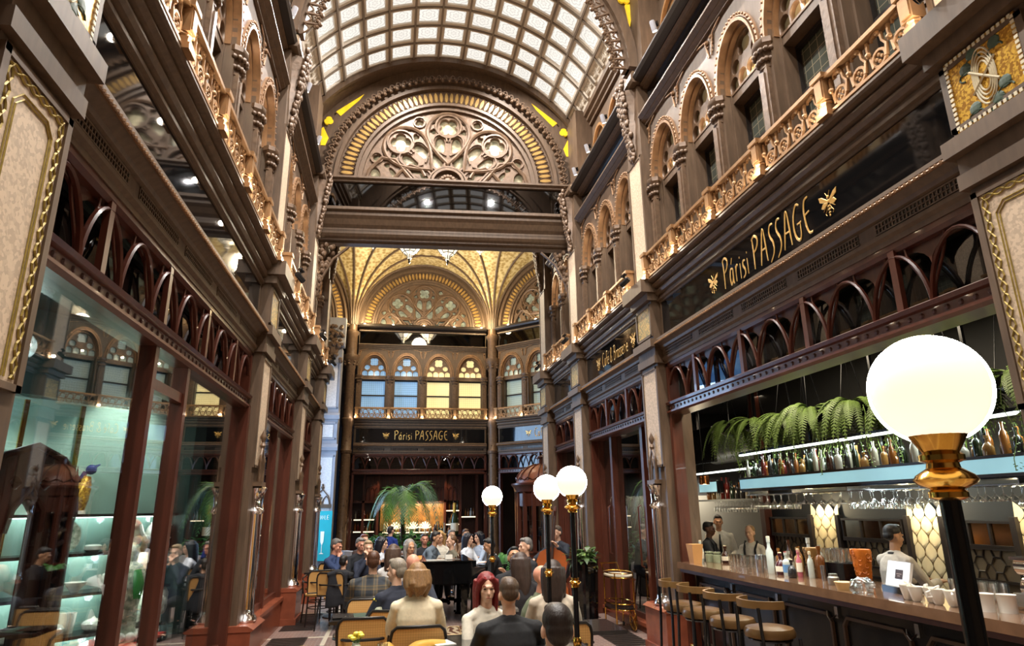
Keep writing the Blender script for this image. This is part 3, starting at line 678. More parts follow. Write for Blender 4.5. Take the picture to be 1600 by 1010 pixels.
# wall around the lunette, beam, mirror frieze
a=MB(); n=48
a.strip([(-RL-.12,8.4)]+[(-(RL-.12)*cos(PI*i/n),8.44+(RL-.12)*sin(PI*i/n)) for i in range(n+1)]+[(RL+.12,8.4)],
        [(-RL-.25,8.4)]+[(-(RL+.2)*cos(PI*i/n),8.44+max(0,min(11.45-8.44,(RL+.25)*sin(PI*i/n)))) for i in range(n+1)]+[(RL+.25,8.4)],.06,.4)
A=[(-RL-.2,8.4),(-RL-.2,9.95)]; 
for s in(-1,1):
    P=[(s*(RL)*cos(math.radians(t)),8.44+RL*sin(math.radians(t))) for t in range(0,76,5)]
    Q=[(s*2.9,8.44),(s*2.9,8.9),(s*2.9,9.3),(s*2.9,9.7)]+[(s*RV*sin(math.radians(b)),ZV+RV*cos(math.radians(b))) for b in [lerp(56,8,j/11) for j in range(12)]]
    a.strip(P,Q,.1,.4)
a.prof([(-.5,8.34),(.06,8.34),(.06,8.38),(.12,8.4),(.12,8.44),(.04,8.46),(-.5,8.46)],-RL-.02,RL+.02)
a.prof([(-.5,7.62),(.02,7.62),(.05,7.66),(.12,7.68),(.12,7.74),(.04,7.78),(-.0,7.78),(-.5,7.78)],-RL-.02,RL+.02)
a.prof([(-.5,7.30),(-.12,7.30),(-.12,7.36),(-.06,7.42),(.0,7.52),(.06,7.58),(.06,7.64),(-.5,7.64)],-RL-.02,RL+.02)
a.prof([(-.5,7.10),(-.3,7.10),(-.3,7.13),(-.22,7.14),(-.22,7.17),(-.16,7.2),(-.12,7.25),(-.12,7.32),(-.5,7.32)],-RL-.02,RL+.02)
a.box(-RL,RL,.05,.5,7.7,8.4)
a.build('end_beam',M_wood,EWR,EB)
b=MB(); b.box(-RL+.05,RL-.05,.0,.04,7.8,8.33); b.build('mirror_frieze',M_mirror,EWR,EB)
f=MB(); m=52
for i in range(m):
    t=PI*(i+.5)/m; c=Vector((cos(t),0,sin(t))); u=Vector((-sin(t),0,cos(t))); o=Vector((0,.02,8.44)); w=PI*2.56/m*.5; R0=2.62
    f.tube([o+c*(R0-.06)+u*w*lerp(-1,1,k/8)-c*(-.10*(1-abs(lerp(-1,1,k/8))**1.6)+.08) for k in range(9)],.016,5)
    e=o+c*(R0-.17)-u*w; f.ball(e,.045,6,5)
    for s in(-1,1): f.ball(e+u*s*.045+c*.05,.03,6,5)
f.build('cusped_fringe',M_carve,EWR,EB@T(0,-.1,0),True)
g=MB()
for s in(-1,1):
    g.prism([(s*2.6,9.22),(s*2.72,9.22),(s*2.72,9.6),(s*2.66,9.66),(s*2.54,9.4)],.05,.11)
    g.prism(foil(s*2.56,9.82,.1,3,PI/2,24),.05,.11); g.prism([(s*2.32,9.95),(s*2.42,10.05),(s*1.85,10.52),(s*1.95,10.36)],.05,.11)
g.build('gilt_glass',M_gglass,EWR,EB)
# small tracery screen brackets under the beam ends
c=MB(); rnd=random.Random(3)
for s in(-1,1):
    for i in range(60):
        t=rnd.random(); c.ball((s*(2.62-.35*t*rnd.random()),.25-.12*rnd.random(),lerp(5.9,7.0,t)),(.05,.04,.06),6,5)
    c.tube([(s*2.6,.2,5.9),(s*2.5,.2,6.3),(s*2.3,.2,6.7),(s*2.0,.2,6.98)],.03,5)
c.build('beam_bracket',M_carve,EWR,EB,True)
# ================================================================ OCTAGON HALL
wb=ROOT['wall_back']; BC=.95; BY=23.0; SW=4.9
FB=frame((BC,BY,0),(1,0,0),(0,-1,0))
q2=math.sqrt(.5)
FDR=frame((BC+SW/2+.12+SW*q2/2,BY-.1-SW*q2/2,0),(1,-1,0),(-1,-1,0)); FDL=frame((BC-SW/2-.12-SW*q2/2,BY-.1-SW*q2/2,0),(1,1,0),(1,-1,0))
WB=4.56; PB=WB/4
QB=[win_meshes(PB,M_blue),win_meshes(PB,M_blue),win_meshes(PB,M_warm),win_meshes(PB,M_warm)]
QD=win_meshes(PB,M_pale)
bay(wb,FB,WB,4,'open',11,mull=[-.62,.62],Q=QB,pitch=PB,cler=False)
bay(wb,FDR,WB,4,'glass',11,mull=[-.62,.62],Q=QD,pitch=PB,cler=False)
SCB=scroll_mesh(PB*.86)
balustrade(FB,WB,4,'gilded balcony railing across the far back wall under blue and cream lit windows',SCB,True,2.5)
balustrade(FDR,WB,4,'gilded balcony railing on the angled far wall above the domed kiosk',SCB,True,2.)
sign(FB,WB-.1,'Párisi PASSAGE','distant black sign lettered Párisi PASSAGE on the far back wall',.3,tw=1.85,bx=1.2)
sign(FDR,WB-.1,'Café & Brasserie','distant black sign lettered Café on the angled wall, partly hidden by the hall corner',.28,dx=0,tw=1.5,bx=1.)
for F,nm in((FB,0),(FDR,1),(FDL,2)):
    WN[0]+=1; l=empty('window_%d'%WN[0],kind='structure'); lunette(l,F,2.42,8.12,glass=M_stained2,nov=50)
    w=MB(); n=40
    w.strip([(-2.42*cos(PI*i/n),8.12+2.42*sin(PI*i/n)) for i in range(n+1)],[(-2.7*cos(PI*i/n)*1.0,8.12+2.75*sin(PI*i/n)) for i in range(n+1)],.1,.4)
    w.build('lunette_wall',M_wood,wb,F)
# columns at the octagon corners
def bigcol(x,y):
    b=MB(); b.lathe([(.24,0),(.26,.1),(.22,.14),(.2,.5),(.17,.55),(.16,3.6),(.19,3.62),(.2,3.7),(.17,3.74),(.17,4.5),(.21,4.6),(.22,4.76),(.17,4.8),(.155,6.5),(.18,6.55),(.17,6.62),(.24,6.8),(.27,6.84),(.27,7.0),(.19,7.02),(.19,7.7),(.23,7.76),(.23,7.86),(.17,7.9),(.16,8.1)],12)
    for i in range(7):
        t=2*PI*i/7
        for z in(6.66,6.76): b.ball((.21*cos(t),.21*sin(t),z),.05,6,5)
    for s in range(2):
        for k in range(40): t=k*.62+s*PI; b.ball((.175*cos(t),.175*sin(t),.8+k*.14),.022,5,4)
    b.build('corner_column',M_carve,wb,T(x,y),True)
VTX=[(BC-SW/2-.06,BY-.08),(BC+SW/2+.06,BY-.08),(BC+SW/2+SW*q2+.1,BY-.2-SW*q2),(BC-SW/2-SW*q2-.1,BY-.2-SW*q2),(BC-SW/2-SW*q2-.1,14.6),(BC+SW/2+SW*q2+.1,14.6)]
for x,y in VTX[:4]: bigcol(x,y)
# blue daylight pier and exit on the left diagonal
P=MB(); P.m=frame((-2.12,21.75,0),(1,0,0),(0,-1,0)); 
P.box(-.34,.34,0,.6,0,7.0)
for z0,z1 in((.3,3.45),(3.95,4.5),(4.95,6.5)):
    for s in(-1,1): P.box(s*.3-.03,s*.3+.03,-.03,0,z0,z1)
    P.box(-.3,.3,-.03,0,z1-.05,z1); P.box(-.3,.3,-.03,0,z0,z0+.05)
P.prof([(-.1,3.6),(.06,3.6),(.1,3.7),(.05,3.8),(-.1,3.8)],-.38,.38); P.prof([(-.1,4.6),(.06,4.6),(.1,4.72),(.05,4.8),(-.1,4.8)],-.38,.38); P.prof([(-.2,7.0),(.2,7.0),(.25,7.1),(.1,7.3),(.1,8.0),(-.3,8.0)],-.42,.42)
M_grey=mat('grey_painted_wood',(150,150,158),.45,0,.15,5)
P.build('daylit_pier',M_grey,wb)
p=MB(); p.m=frame((-2.12,21.75,0),(1,0,0),(0,-1,0)); p.box(-.24,.24,-.012,0,.4,3.4); p.box(-.24,.24,-.012,0,5.0,6.45); p.box(-.2,.2,-.02,0,4.02,4.42); p.build('mosaic_strip',mat('pale_mosaic',(214,208,206),.5,0,.15,40,kind='cell'),wb)
q=MB(); q.m=frame((-2.12,21.75,0),(1,0,0),(0,-1,0)); 
for i in range(70): rn=random.Random(i); q.ball(((rn.random()-.5)*.7,-.12-.2*rn.random(),lerp(6.45,7.7,rn.random())),.07,6,5)
q.lathe([(0,6.4),(.12,6.55),(.2,6.8),(.3,7.1)],8,(0,-.05,0)); q.build('carved_corbel',M_carve,wb,None,True)
q=MB(); q.m=frame((-2.12,21.75,0),(1,0,0),(0,-1,0))
for x in(-.12,.12): q.tube([(x-.11,-.04,1.95),(x-.08,-.04,2.1),(x,-.04,2.2),(x+.08,-.04,2.1),(x+.11,-.04,1.95)],.018,5)
q.tube([(-.23,-.04,1.95),(-.18,-.04,2.2),(0,-.04,2.4),(.18,-.04,2.2),(.23,-.04,1.95)],.02,5); q.ball((0,-.04,2.46),.05,6,5); q.ball((0,-.04,2.54),.03,6,5); q.box(-.28,.28,-.06,0,1.84,1.95); q.build('gothic_canopy',M_wood,wb,None,True)
# street exit: blue daylight through glazed doors
ex=MB(); ex.m=frame((-3.55,20.6,0),(1,.55,0),(.5,-1,0))
for x in(-1.0,-.35,.3,.95): ex.box(x-.04,x+.04,0,.08,0,7.2)
for z in(0,.9,3.3,4.4,5.2,7.1): ex.box(-1.0,.95,0,.08,z,z+.1)
WN[0]+=1; dw=empty('door_1',kind='structure'); ex.build('door_frame',M_dark,dw)
e2=MB(); e2.m=ex.m; e2.box(-1.0,.95,.05,.06,.05,7.2); e2.build('daylit_glass',mat('daylight_glass',(120,175,235),.2,0,.45,2.5,emit=.9,col2=(60,110,190)),dw)
# outer shell of the octagon so no light leaks in
sh=MB(); sh.box(-8,-5.4,12,24,0,11); sh.box(7.4,10,12,24,0,11); sh.box(-8,-1.9,12.9,13.2,4.77,11); sh.box(3.9,10,12.9,13.2,4.77,11); sh.box(-8,10,25.4,25.6,0,11.5); sh.box(-8,-4.6,21.5,25,0,11)
sh.m=frame((-3.4,22.2,0),(1,1,0),(1,-1,0)); sh.box(-3,2.1,.35,.6,4.9,9); sh.build('octagon_wall',M_woodD,wb)
# fan vault: gold mosaic conoids with ribs
M_gv=mat('gold_vault_mosaic',(222,204,156),.4,.1,.45,9,kind='voro',col2=(172,144,88))
RC=2.42; ZC=8.12; ZT=ZC+RC
def conoid(x,y,a0,a1):
    b=MB(); n=16; m=12; vs=[];fs=[]
    for i in range(m+1):
        t=PI/2*i/m; r=.12+RC*(1-cos(t)) ; zz=ZC+RC*sin(t)
        for k in range(n+1): a=lerp(a0,a1,k/n); vs.append((x+r*cos(a),y+r*sin(a),zz))
    for i in range(m):
        for k in range(n): fs.append((i*(n+1)+k,i*(n+1)+k+1,(i+1)*(n+1)+k+1,(i+1)*(n+1)+k))
    b.add(vs,fs); o=b.build('vault_fan',M_gv,wb,None,True)
    r_=MB()
    for k in range(7):
        a=lerp(a0,a1,k/6); r_.tube([(x+(.14+RC*(1-cos(PI/2*i/m)))*cos(a),y+(.14+RC*(1-cos(PI/2*i/m)))*sin(a),ZC+RC*sin(PI/2*i/m)-.02) for i in range(m+1)],.04,6)
    r_.build('vault_ribs',M_wood,wb,None,True)
D=math.radians
conoid(*VTX[0],D(-135),D(0)); conoid(*VTX[1],D(-180),D(-45)); conoid(*VTX[2],D(135),D(270)); conoid(*VTX[3],D(-90),D(45)); conoid(*VTX[4],D(-45),D(90)); conoid(*VTX[5],D(90),D(225))
cl=MB(); cl.box(-7,9,12.9,25,ZT,ZT+.1); cl.build('vault_crown',M_gv,wb)
cr=MB()
for k in range(6):
    a=2*PI*k/6+PI/6; b2=2*PI*(k+1)/6+PI/6; c0=(BC,18.6)
    cr.bar((c0[0]+.8*cos(a),c0[1]+.8*sin(a),ZT-.03),(c0[0]+.8*cos(b2),c0[1]+.8*sin(b2),ZT-.03),.09); cr.bar((c0[0]+.8*cos(a),c0[1]+.8*sin(a),ZT-.03),(c0[0]+2.6*cos(a),c0[1]+2.6*sin(a),ZT-.03),.08)
for k in range(5): cr.bar((BC-4,14+2*k,ZT-.02),(BC+4,14+2*k,ZT-.02),.05)
c0=(BC,20.3)
for k in range(6):
    a=2*PI*k/6; b2=2*PI*(k+1)/6; cr.bar((c0[0]+.6*cos(a),c0[1]+.45*sin(a),ZT-.04),(c0[0]+.6*cos(b2),c0[1]+.45*sin(b2),ZT-.04),.07)
cr.build('crown_ribs',M_wood,wb)
# back-bar recess behind the open far wall
rc=MB(); rc.box(BC-2.4,BC+2.4,24.6,24.8,0,3.7); rc.box(BC-2.5,BC-2.35,23.2,24.8,0,3.7); rc.box(BC+2.35,BC+2.5,23.2,24.8,0,3.7); rc.box(BC-2.5,BC+2.5,23.2,24.8,3.3,3.5); rc.build('alcove',M_redD,wb)
# ================================================================ FLOOR, FRONT WALL, BACKING OF THE SIDE SHOPS
def floormat():
    m=bpy.data.materials.new('mosaic_floor'); m.use_nodes=True; nt=m.node_tree; b=nt.nodes['Principled BSDF']; L=nt.links.new
    tc=nt.nodes.new('ShaderNodeTexCoord'); br=nt.nodes.new('ShaderNodeTexBrick'); br.inputs['Scale'].default_value=4.5; L(tc.outputs['Object'],br.inputs['Vector'])
    br.inputs['Color1'].default_value=srgb(128,96,84); br.inputs['Color2'].default_value=srgb(104,80,74); br.inputs['Mortar'].default_value=srgb(150,140,134); br.inputs['Mortar Size'].default_value=.03
    mp=nt.nodes.new('ShaderNodeMapping'); mp.inputs['Scale'].default_value=(1.6,3.2,1); L(tc.outputs['Object'],mp.inputs['Vector'])
    wv=nt.nodes.new('ShaderNodeTexWave'); wv.inputs['Scale'].default_value=1.4; wv.inputs['Distortion'].default_value=9; wv.inputs['Detail'].default_value=3; L(mp.outputs[0],wv.inputs['Vector'])
    rp=nt.nodes.new('ShaderNodeValToRGB'); e=rp.color_ramp.elements; e[0].position=.3; e[0].color=srgb(88,58,46); e[1].position=.62; e[1].color=srgb(176,158,130); x=e.new(.48); x.color=srgb(120,84,62); L(wv.outputs[0],rp.inputs[0])
    sx=nt.nodes.new('ShaderNodeSeparateXYZ'); L(tc.outputs['Object'],sx.inputs[0])
    def M(op,a,bv):
        n=nt.nodes.new('ShaderNodeMath'); n.operation=op
        for i,v in enumerate((a,bv)):
            if isinstance(v,(int,float)): n.inputs[i].default_value=v
            else: L(v,n.inputs[i])
        return n.outputs[0]
    dx=M('ABSOLUTE',M('SUBTRACT',sx.outputs[0],1.15),0); inx=M('LESS_THAN',dx,1.25); iny=M('LESS_THAN',sx.outputs[1],11.0); carpet=M('MULTIPLY',inx,iny)
    mx=nt.nodes.new('ShaderNodeMixRGB'); L(carpet,mx.inputs[0]); L(br.outputs[0],mx.inputs[1]); L(rp.outputs[0],mx.inputs[2])
    e1=M('LESS_THAN',M('ABSOLUTE',M('SUBTRACT',dx,1.27),0),.05); e1=M('MULTIPLY',e1,iny); st=M('LESS_THAN',M('ABSOLUTE',M('SUBTRACT',dx,2.0),0),.03); e1=M('MAXIMUM',e1,st)
    yl=M('LESS_THAN',M('ABSOLUTE',M('SUBTRACT',M('MODULO',sx.outputs[1],2.4),1.0),0),.04); e1=M('MAXIMUM',e1,M('MULTIPLY',yl,M('GREATER_THAN',dx,1.25)))
    mx2=nt.nodes.new('ShaderNodeMixRGB'); L(e1,mx2.inputs[0]); L(mx.outputs[0],mx2.inputs[1]); mx2.inputs[2].default_value=srgb(190,178,158)
    L(mx2.outputs[0],b.inputs['Base Color']); b.inputs['Roughness'].default_value=.28
    return m
fl=MB(); fl.box(-9,11,-4,26,-.1,0); f_=fl.build('floor',floormat()); f_['kind']='structure'
gr=MB()
for s,x0 in((-1,XL+.12),(1,XR-.62)):
    for y0 in(3.4,5.9,8.9,11.2):
        gr.box(x0,x0+.5,y0,y0+1.7,.0,.006)
        for k in range(14): gr.box(x0+.02,x0+.48,y0+.06+.12*k,y0+.11+.12*k,.006,.012)
g_=gr.build('trim_2',M_dark); g_['kind']='structure'; g_.name='trim_2'
wf=ROOT['wall_front']; b=MB(); b.box(-3,5,-3.1,-2.9,0,12); b.build('front_wall',M_wood,wf)
# ================================================================ CAMERA / WORLD
cd=bpy.data.cameras.new('camera'); cd.sensor_width=36; cd.lens=36*1016/1600; co=bpy.data.objects.new('camera',cd); C.objects.link(co)
a_,b_,c_=math.radians(10.373),math.radians(15.931),math.radians(.743)
fw=Vector((sin(a_)*cos(b_),cos(a_)*cos(b_),sin(b_))); r0=Vector((cos(a_),-sin(a_),0)); d0=-r0.cross(fw)
rt=r0*cos(c_)+d0*sin(c_); dn=-r0*sin(c_)+d0*cos(c_)
co.matrix_world=Matrix(((rt.x,-dn.x,-fw.x,0),(rt.y,-dn.y,-fw.y,0),(rt.z,-dn.z,-fw.z,1.75),(0,0,0,1))); cd.clip_start=.05
bpy.context.scene.camera=co
sc=bpy.context.scene; sc.view_settings.view_transform='Standard'; sc.view_settings.look='None'; sc.view_settings.gamma=1; sc.view_settings.exposure=.9
try: sc.view_settings.use_curve_mapping=False
except Exception: pass
w=bpy.data.worlds.new('world'); sc.world=w; w.use_nodes=True; w.node_tree.nodes['Background'].inputs[0].default_value=(1,.86,.7,1); w.node_tree.nodes['Background'].inputs[1].default_value=.03
# ================================================================ BAR ROOM (right)
rb=empty('wall_1',kind='structure')
M_barwall=mat('bar_dark_wall',(30,29,28),.6)
M_hexbase=mat('taupe_panel',(120,104,80),.5,0,.2,6)
b=MB(); b.box(5.62,5.8,1.2,9.3,0,3.6); b.box(7.6,7.8,1,12.6,0,3.6); b.box(3.9,7.8,12.5,12.6,0,3.6); b.box(3.7,7.8,.9,1.05,0,3.6); b.build('bar_wall',M_barwall,rb)
b=MB(); b.box(3.75,7.8,.9,12.6,3.58,3.75); b.build('bar_ceiling',mat('matt_black_ceiling',(14,14,15),.8),rb)
b=MB(); b.box(5.3,7.5,12.42,12.5,.7,1.95); b.build('grey_panel',mat('grey_wall_panel',(110,106,96),.6),rb); b=MB(); b.box(4.2,5.3,12.42,12.5,.7,1.95); b.build('cream_panel',mat('cream_wall_panel',(206,198,176),.6),rb); light('AREA',(5.4,12.0,2.15),30,(1,.92,.78),1.6,(0,.35,-1),'recess_light',sizey=.3)
b=MB(); b.box(5.5,5.66,9.3,9.42,0,3.5); b.build('mahogany_post',M_red,rb)
# hexagon lattice panels, mirror strip and lit scale panels between them
YS=[(9.25,8.35),(7.65,6.65),(6.02,5.3),(4.6,3.6)]
hx=MB(); mr=MB(); bs=MB(); fr=MB()
for ya,yb in YS:
    bs.box(5.6,5.63,yb,ya,.6,1.34); mr.box(5.58,5.62,yb,ya,1.36,1.56)
    for z in(1.04,1.33,1.35,1.57,.93,.8): fr.box(5.55,5.6,yb,ya,z-.012,z+.012)
    for k in range(4): y=lerp(ya,yb,k/3); fr.box(5.56,5.6,y-.012,y+.012,1.33,1.57)
    nh=int((ya-yb)/.19)
    for k in range(nh):
        y=ya-.1-.19*k; hx.tube([(5.59,y+.075*cos(PI*j/3),1.185+.075*sin(PI*j/3)) for j in range(6)],.009,4,True)
        hx.bar((5.59,y-.075,1.185),(5.59,y-.115,1.185),.012)
        for z in(1.09,1.28): hx.bar((5.59,y-.037,z+(.02 if z<1.2 else -.02)),(5.59,y-.037-.02,z-(.04 if z<1.2 else -.04)),.012); hx.bar((5.59,y+.037,z+(.02 if z<1.2 else -.02)),(5.59,y+.057,z-(.04 if z<1.2 else -.04)),.012)
bs.build('taupe_panel',M_hexbase,rb); mr.build('mirror_strip',mat('antique_mirror',(170,140,100),.12,1.,.5,5),rb); fr.build('panel_frame',M_dark,rb); hx.build('hexagon_lattice',M_dark,rb)
SP=[(8.28,7.72),(6.56,6.08),(5.26,4.68)]
for ya,yb in SP:
    s=MB(); s.box(5.6,5.63,yb,ya,.55,1.6); s.build('scale_panel_back',mat('scale_back',(150,120,70),.5),rb)
    t=MB(); rows=8; cols=3
    for r in range(rows):
        for c_ in range(cols+(r%2)):
            y=yb+(ya-yb)*(c_+.5-(.5 if r%2 else 0))/cols; z=.62+.135*r
            w=(ya-yb)/cols*.48
            pts=[(y+w*sin(PI*q/6)*(1 if q<=6 else 1),z+.19-.2*q/6) for q in range(7)]; pts+=[(y-w*sin(PI*q/6),z+.19-.2*q/6) for q in range(5,0,-1)]
            t.add([(5.59-.006*(rows-r)/rows,max(yb,min(ya,p[0])),p[1]) for p in pts]+[(5.575-.006*(rows-r)/rows,y,z+.02)],[(i,(i+1)%12,12) for i in range(12)])
    t.build('scale_tiles',mat('cream_scale_tile',(226,206,164),.4,0,.15,4),rb)
    for y in(ya,yb):
        e=MB(); e.box(5.54,5.63,y-.03,y+.03,.5,1.62); e.build('panel_frame',M_dark,rb)
    light('POINT',(5.4,(ya+yb)/2,1.72),7,(1,.82,.5),.04,name='panel_spot')
# ---- counter
o=empty('bar_counter',T(3.5,0,0)); tag(o,'long black bar counter with brown edged stone top and framed front panels','bar counter')
X0=3.5
b=MB(); b.box(.2,.62,1.6,7.95,.1,1.0); b.box(.26,.6,1.6,7.95,.0,.1); cb=b.build('counter_body',M_blackp,o)
b=MB(); b.prof([(0,0)],0,0) if 0 else None; b.box(0,.75,1.5,8.03,1.02,1.09); b.build('worktop',mat('brown_stone_top',(118,88,66),.12,0,.3,7,coat=.6),o)
b=MB(); b.box(.02,.6,1.5,8.0,.98,1.02); b.build('apron',M_redD,o)
for k in range(7):
    y=7.5-.88*k; P=[(.19,y-.36+.05,.86),(.19,y+.36-.05,.86),(.19,y+.36,.80),(.19,y+.36,.28),(.19,y+.31,.2),(.19,y-.31,.2),(.19,y-.36,.28),(.19,y-.36,.80)]
    f=MB(); f.tube(P,.02,5,True); f.build('front_panel_frame',mat('brown_bronze',(84,66,52),.35,.6),cb)
for k in range(7):
    y=7.06-.88*k; hk=MB(); hk.box(.18,.2,y-.02,y+.02,.84,.93); hk.tube([(.18,y,.86),(.12,y,.83),(.1,y,.86),(.1,y,.9)],.008,5); hk.build('bag_hook',M_steel,cb)
b=MB(); b.tube([(-.0,1.6,.2),(-.0,7.8,.2)],.02,8)
for k in range(6): b.bar((0,2.2+k*1.05,.2),(.22,2.2+k*1.05,.2),.02)
b.build('foot_rail',M_brass,o)
# ---- stools
def stool():
    o=empty('bar_stool'); b=MB(); b.lathe([(.17,.70),(.2,.71),(.205,.745),(.19,.775),(.12,.79),(0,.792)],18); b.build('seat',mat('bronze_leather',(112,82,48),.32,.35,.3,6),o,None,True)
    b=MB(); P=[(.24*cos(a)-.0,.24*sin(a)) for a in [D(lerp(95,265,i/14)) for i in range(15)]]
    b.strip([(0,0)]*2,[(0,0)]*2,0,0) if 0 else None
    vs=[];fs=[]
    for (x,y) in P:
        for r_,z in((1,.94),(1,1.0),(.9,1.0),(.9,.94)): vs.append((x*r_,y*r_,z))
    n=len(P)
    for i in range(n-1):
        for k in range(4): fs.append((i*4+k,i*4+(k+1)%4,(i+1)*4+(k+1)%4,(i+1)*4+k))
    fs+=[(0,1,2,3),(n*4-4,n*4-1,n*4-2,n*4-3)]
    b.add(vs,fs); b.build('backrest',mat('bronze_leather_back',(124,92,54),.3,.35),o,None,True)
    for s in(-1,1):
        for sx in(-1,1):
            l=MB(); l.tube([(sx*.19,s*.17,0),(sx*.17,s*.15,.70)] if sx>0 else [(-.22,s*.17,0),(-.19,s*.15,.7),(-.2,s*.14,.95)],.014,6); l.build('leg',M_blackp,o)
    b=MB(); b.tube([(.2*cos(2*PI*i/16),.19*sin(2*PI*i/16),.28) for i in range(16)],.01,6,True); b.tube([(.165*cos(2*PI*i/16),.165*sin(2*PI*i/16),.69) for i in range(16)],.014,6,True); b.build('foot_ring',M_blackp,o)
    return o
st0=stool()
lab=['bronze bar stool at the far end of the counter, by the chrome column','second bronze bar stool from the chrome column','third bronze bar stool from the chrome column','fourth bronze bar stool from the chrome column, before the framed counter panels']
for i,(x,y) in enumerate([(3.06,6.95),(3.06,6.49),(3.08,5.95),(3.13,5.42)]):
    s=st0 if i==0 else dup(st0,T(x,y,0,.1*i)); s.matrix_basis=T(x,y,0,.05*i); tag(s,lab[i],'bar stool','bronze stools along the bar')
# ---- bottles
def bottle_mesh(kind,mt):
    P={'wine':[(.036,0),(.038,.01),(.038,.18),(.03,.215),(.014,.24),(.013,.29),(.016,.292),(.016,.305)],
       'spirit':[(.04,0),(.042,.01),(.042,.15),(.036,.175),(.014,.195),(.013,.235),(.019,.237),(.019,.27)],
       'squat':[(.045,0),(.05,.02),(.05,.09),(.035,.12),(.014,.14),(.014,.17),(.022,.172),(.022,.2)],
       'tall':[(.03,0),(.032,.01),(.034,.2),(.016,.235),(.013,.28),(.018,.282),(.018,.33)],
       'champ':[(.045,0),(.047,.015),(.047,.14),(.035,.19),(.018,.24),(.016,.30),(.02,.305),(.018,.33)]}[kind]
    b=MB(); b.lathe(P,10); return b.mesh('bottle_'+kind,mt,True)
BC_=[(128,80,36),(52,26,16),(26,36,24),(140,134,118),(84,26,22),(108,62,24),(38,36,36),(132,96,50),(160,156,146)]
BM=[]
for i,c in enumerate(BC_):
    m=mat('bottle_glass_%d'%i,c,.08,0,spec=.6,coat=.3)
    for k in('spirit','wine','squat','tall'): BM.append(bottle_mesh(k,m))
random.seed(11)
def bottles(pts,label,group,sc=1.):
    for (x,y,z) in pts:
        o=link('bottle',random.choice(BM),None,T(x,y,z,0,sc*random.uniform(.85,1.1))); tag(o,label,'bottle',group)
# shelf hanging over the bar
o=empty('hanging_shelf',T(4.75,0,0)); tag(o,'long hanging bar shelf with pale blue backlit front edge','shelf')
b=MB(); b.box(0,.34,3.6,8.55,2.08,2.1); b.box(0,.34,3.6,8.55,1.93,1.96); b.build('shelf_board',M_blackp,o)
b=MB(); b.box(-.012,0,3.6,8.55,1.97,2.09); b.build('backlit_front',mat('backlit_blue_glass',(150,200,214),.3,0,.2,1.1,emit=.42),o)
b=MB(); b.box(-.015,.35,3.6,8.57,1.945,1.965); b.box(-.015,.35,3.6,8.57,2.09,2.115); b.build('shelf_trim',M_dark,o)
b=MB(); b.box(0,.36,3.6,8.5,2.43,2.46); b.build('upper_board',M_blackp,o)
b=MB(); b.box(-.01,.02,3.6,8.5,2.405,2.43); b.build('light_strip',mat('white_tube_light',(235,245,240),.4,emit=1.8),o)
for y in(8.5,7.3,6.1,4.9,3.7):
    b=MB(); b.bar((.3,y,1.95),(.3,y,3.6),.03); b.build('hanger',M_blackp,o)
b=MB(); 
for x in(.04,.12,.2,.28): b.tube([(x,3.6,1.885),(x,8.5,1.885)],.007,5)
for y in(8.4,7.4,6.4,5.4,4.4): b.box(.02,.3,y-.006,y+.006,1.885,1.94)
b.build('glass_rack',M_steel,o)
light('AREA',(4.9,6.1,2.38),26,(.85,1,.95),.1,(0,0,-1),'shelf_light',sizey=4.6)
light('AREA',(4.72,6.1,1.9),14,(.8,.95,1),.1,(.1,0,-1),'shelf_light',sizey=4.6)
pts=[(4.83+.08*(i%2)+random.uniform(-.02,.02),8.45-.068*i,2.10) for i in range(70)]
bottles(pts,'assorted spirit bottle standing in the row on the blue lit hanging shelf','bottles on the hanging shelf',.85)
# hanging stem glasses
M_gl=glassmat('drinking_glass',(.96,.98,.98),.24,.03,(1,1,1))
b=MB(); b.lathe([(.034,0),(.034,-.006),(.005,-.012),(.004,-.075),(.02,-.085),(.036,-.11),(.04,-.14),(.034,-.18),(.033,-.18),(.038,-.14)],10); gm=b.mesh('stem_glass',M_gl,True)
b=MB(); b.lathe([(.03,0),(.03,-.006),(.005,-.012),(.004,-.06),(.01,-.07),(.055,-.115),(.056,-.125),(.05,-.118)],10); gm2=b.mesh('coupe_glass',M_gl,True)
for i in range(52):
    k=i%26; r=i//26; o=link('stem_glass',gm if (k//6)%2==0 else gm2,None,T(4.83+.14*r,8.4-.165*k+.05*r,1.88)); tag(o,'clear stemmed glass hanging upside down from the rack under the blue lit shelf','glass','glasses hanging from the bar rack')
# second shelf, screen, duct, pendant in the left hand recess
o=empty('wall_shelf',T(5.75,0,0)); tag(o,'dark shelf of bottles in the recess beyond the mahogany post','shelf'); b=MB(); b.box(0,.3,9.5,12.0,1.83,1.86); b.build('shelf_board',M_blackp,o); b=MB(); b.box(-.01,.01,9.6,12.0,2.32,2.35); b.build('light_strip',MATS['white_tube_light'],o)
bottles([(5.82+.1*(i%2),9.6+.085*i,1.86) for i in range(26)],'bottle on the dark recess shelf behind the bartenders','bottles on the recess shelf',1.15)
for i in range(22): tag(link('stem_glass',gm,None,T(5.95,9.6+.1*i,1.82)),'stemmed glass hanging under the dark recess shelf','glass','glasses under the recess shelf')
o=empty('television',T(5.6,11.45,2.52)); tag(o,'black flat screen hanging high beside the mahogany jamb','television'); b=MB(); b.box(-.03,.03,-.6,.6,-.02,.6); b.build('casing',M_blackp,o); b=MB(); b.box(-.035,-.03,-.57,.57,.02,.57); b.build('screen',M_black,o); b=MB(); b.bar((0,0,.6),(0,0,1.08),.04); b.build('ceiling_bracket',M_dark,o)
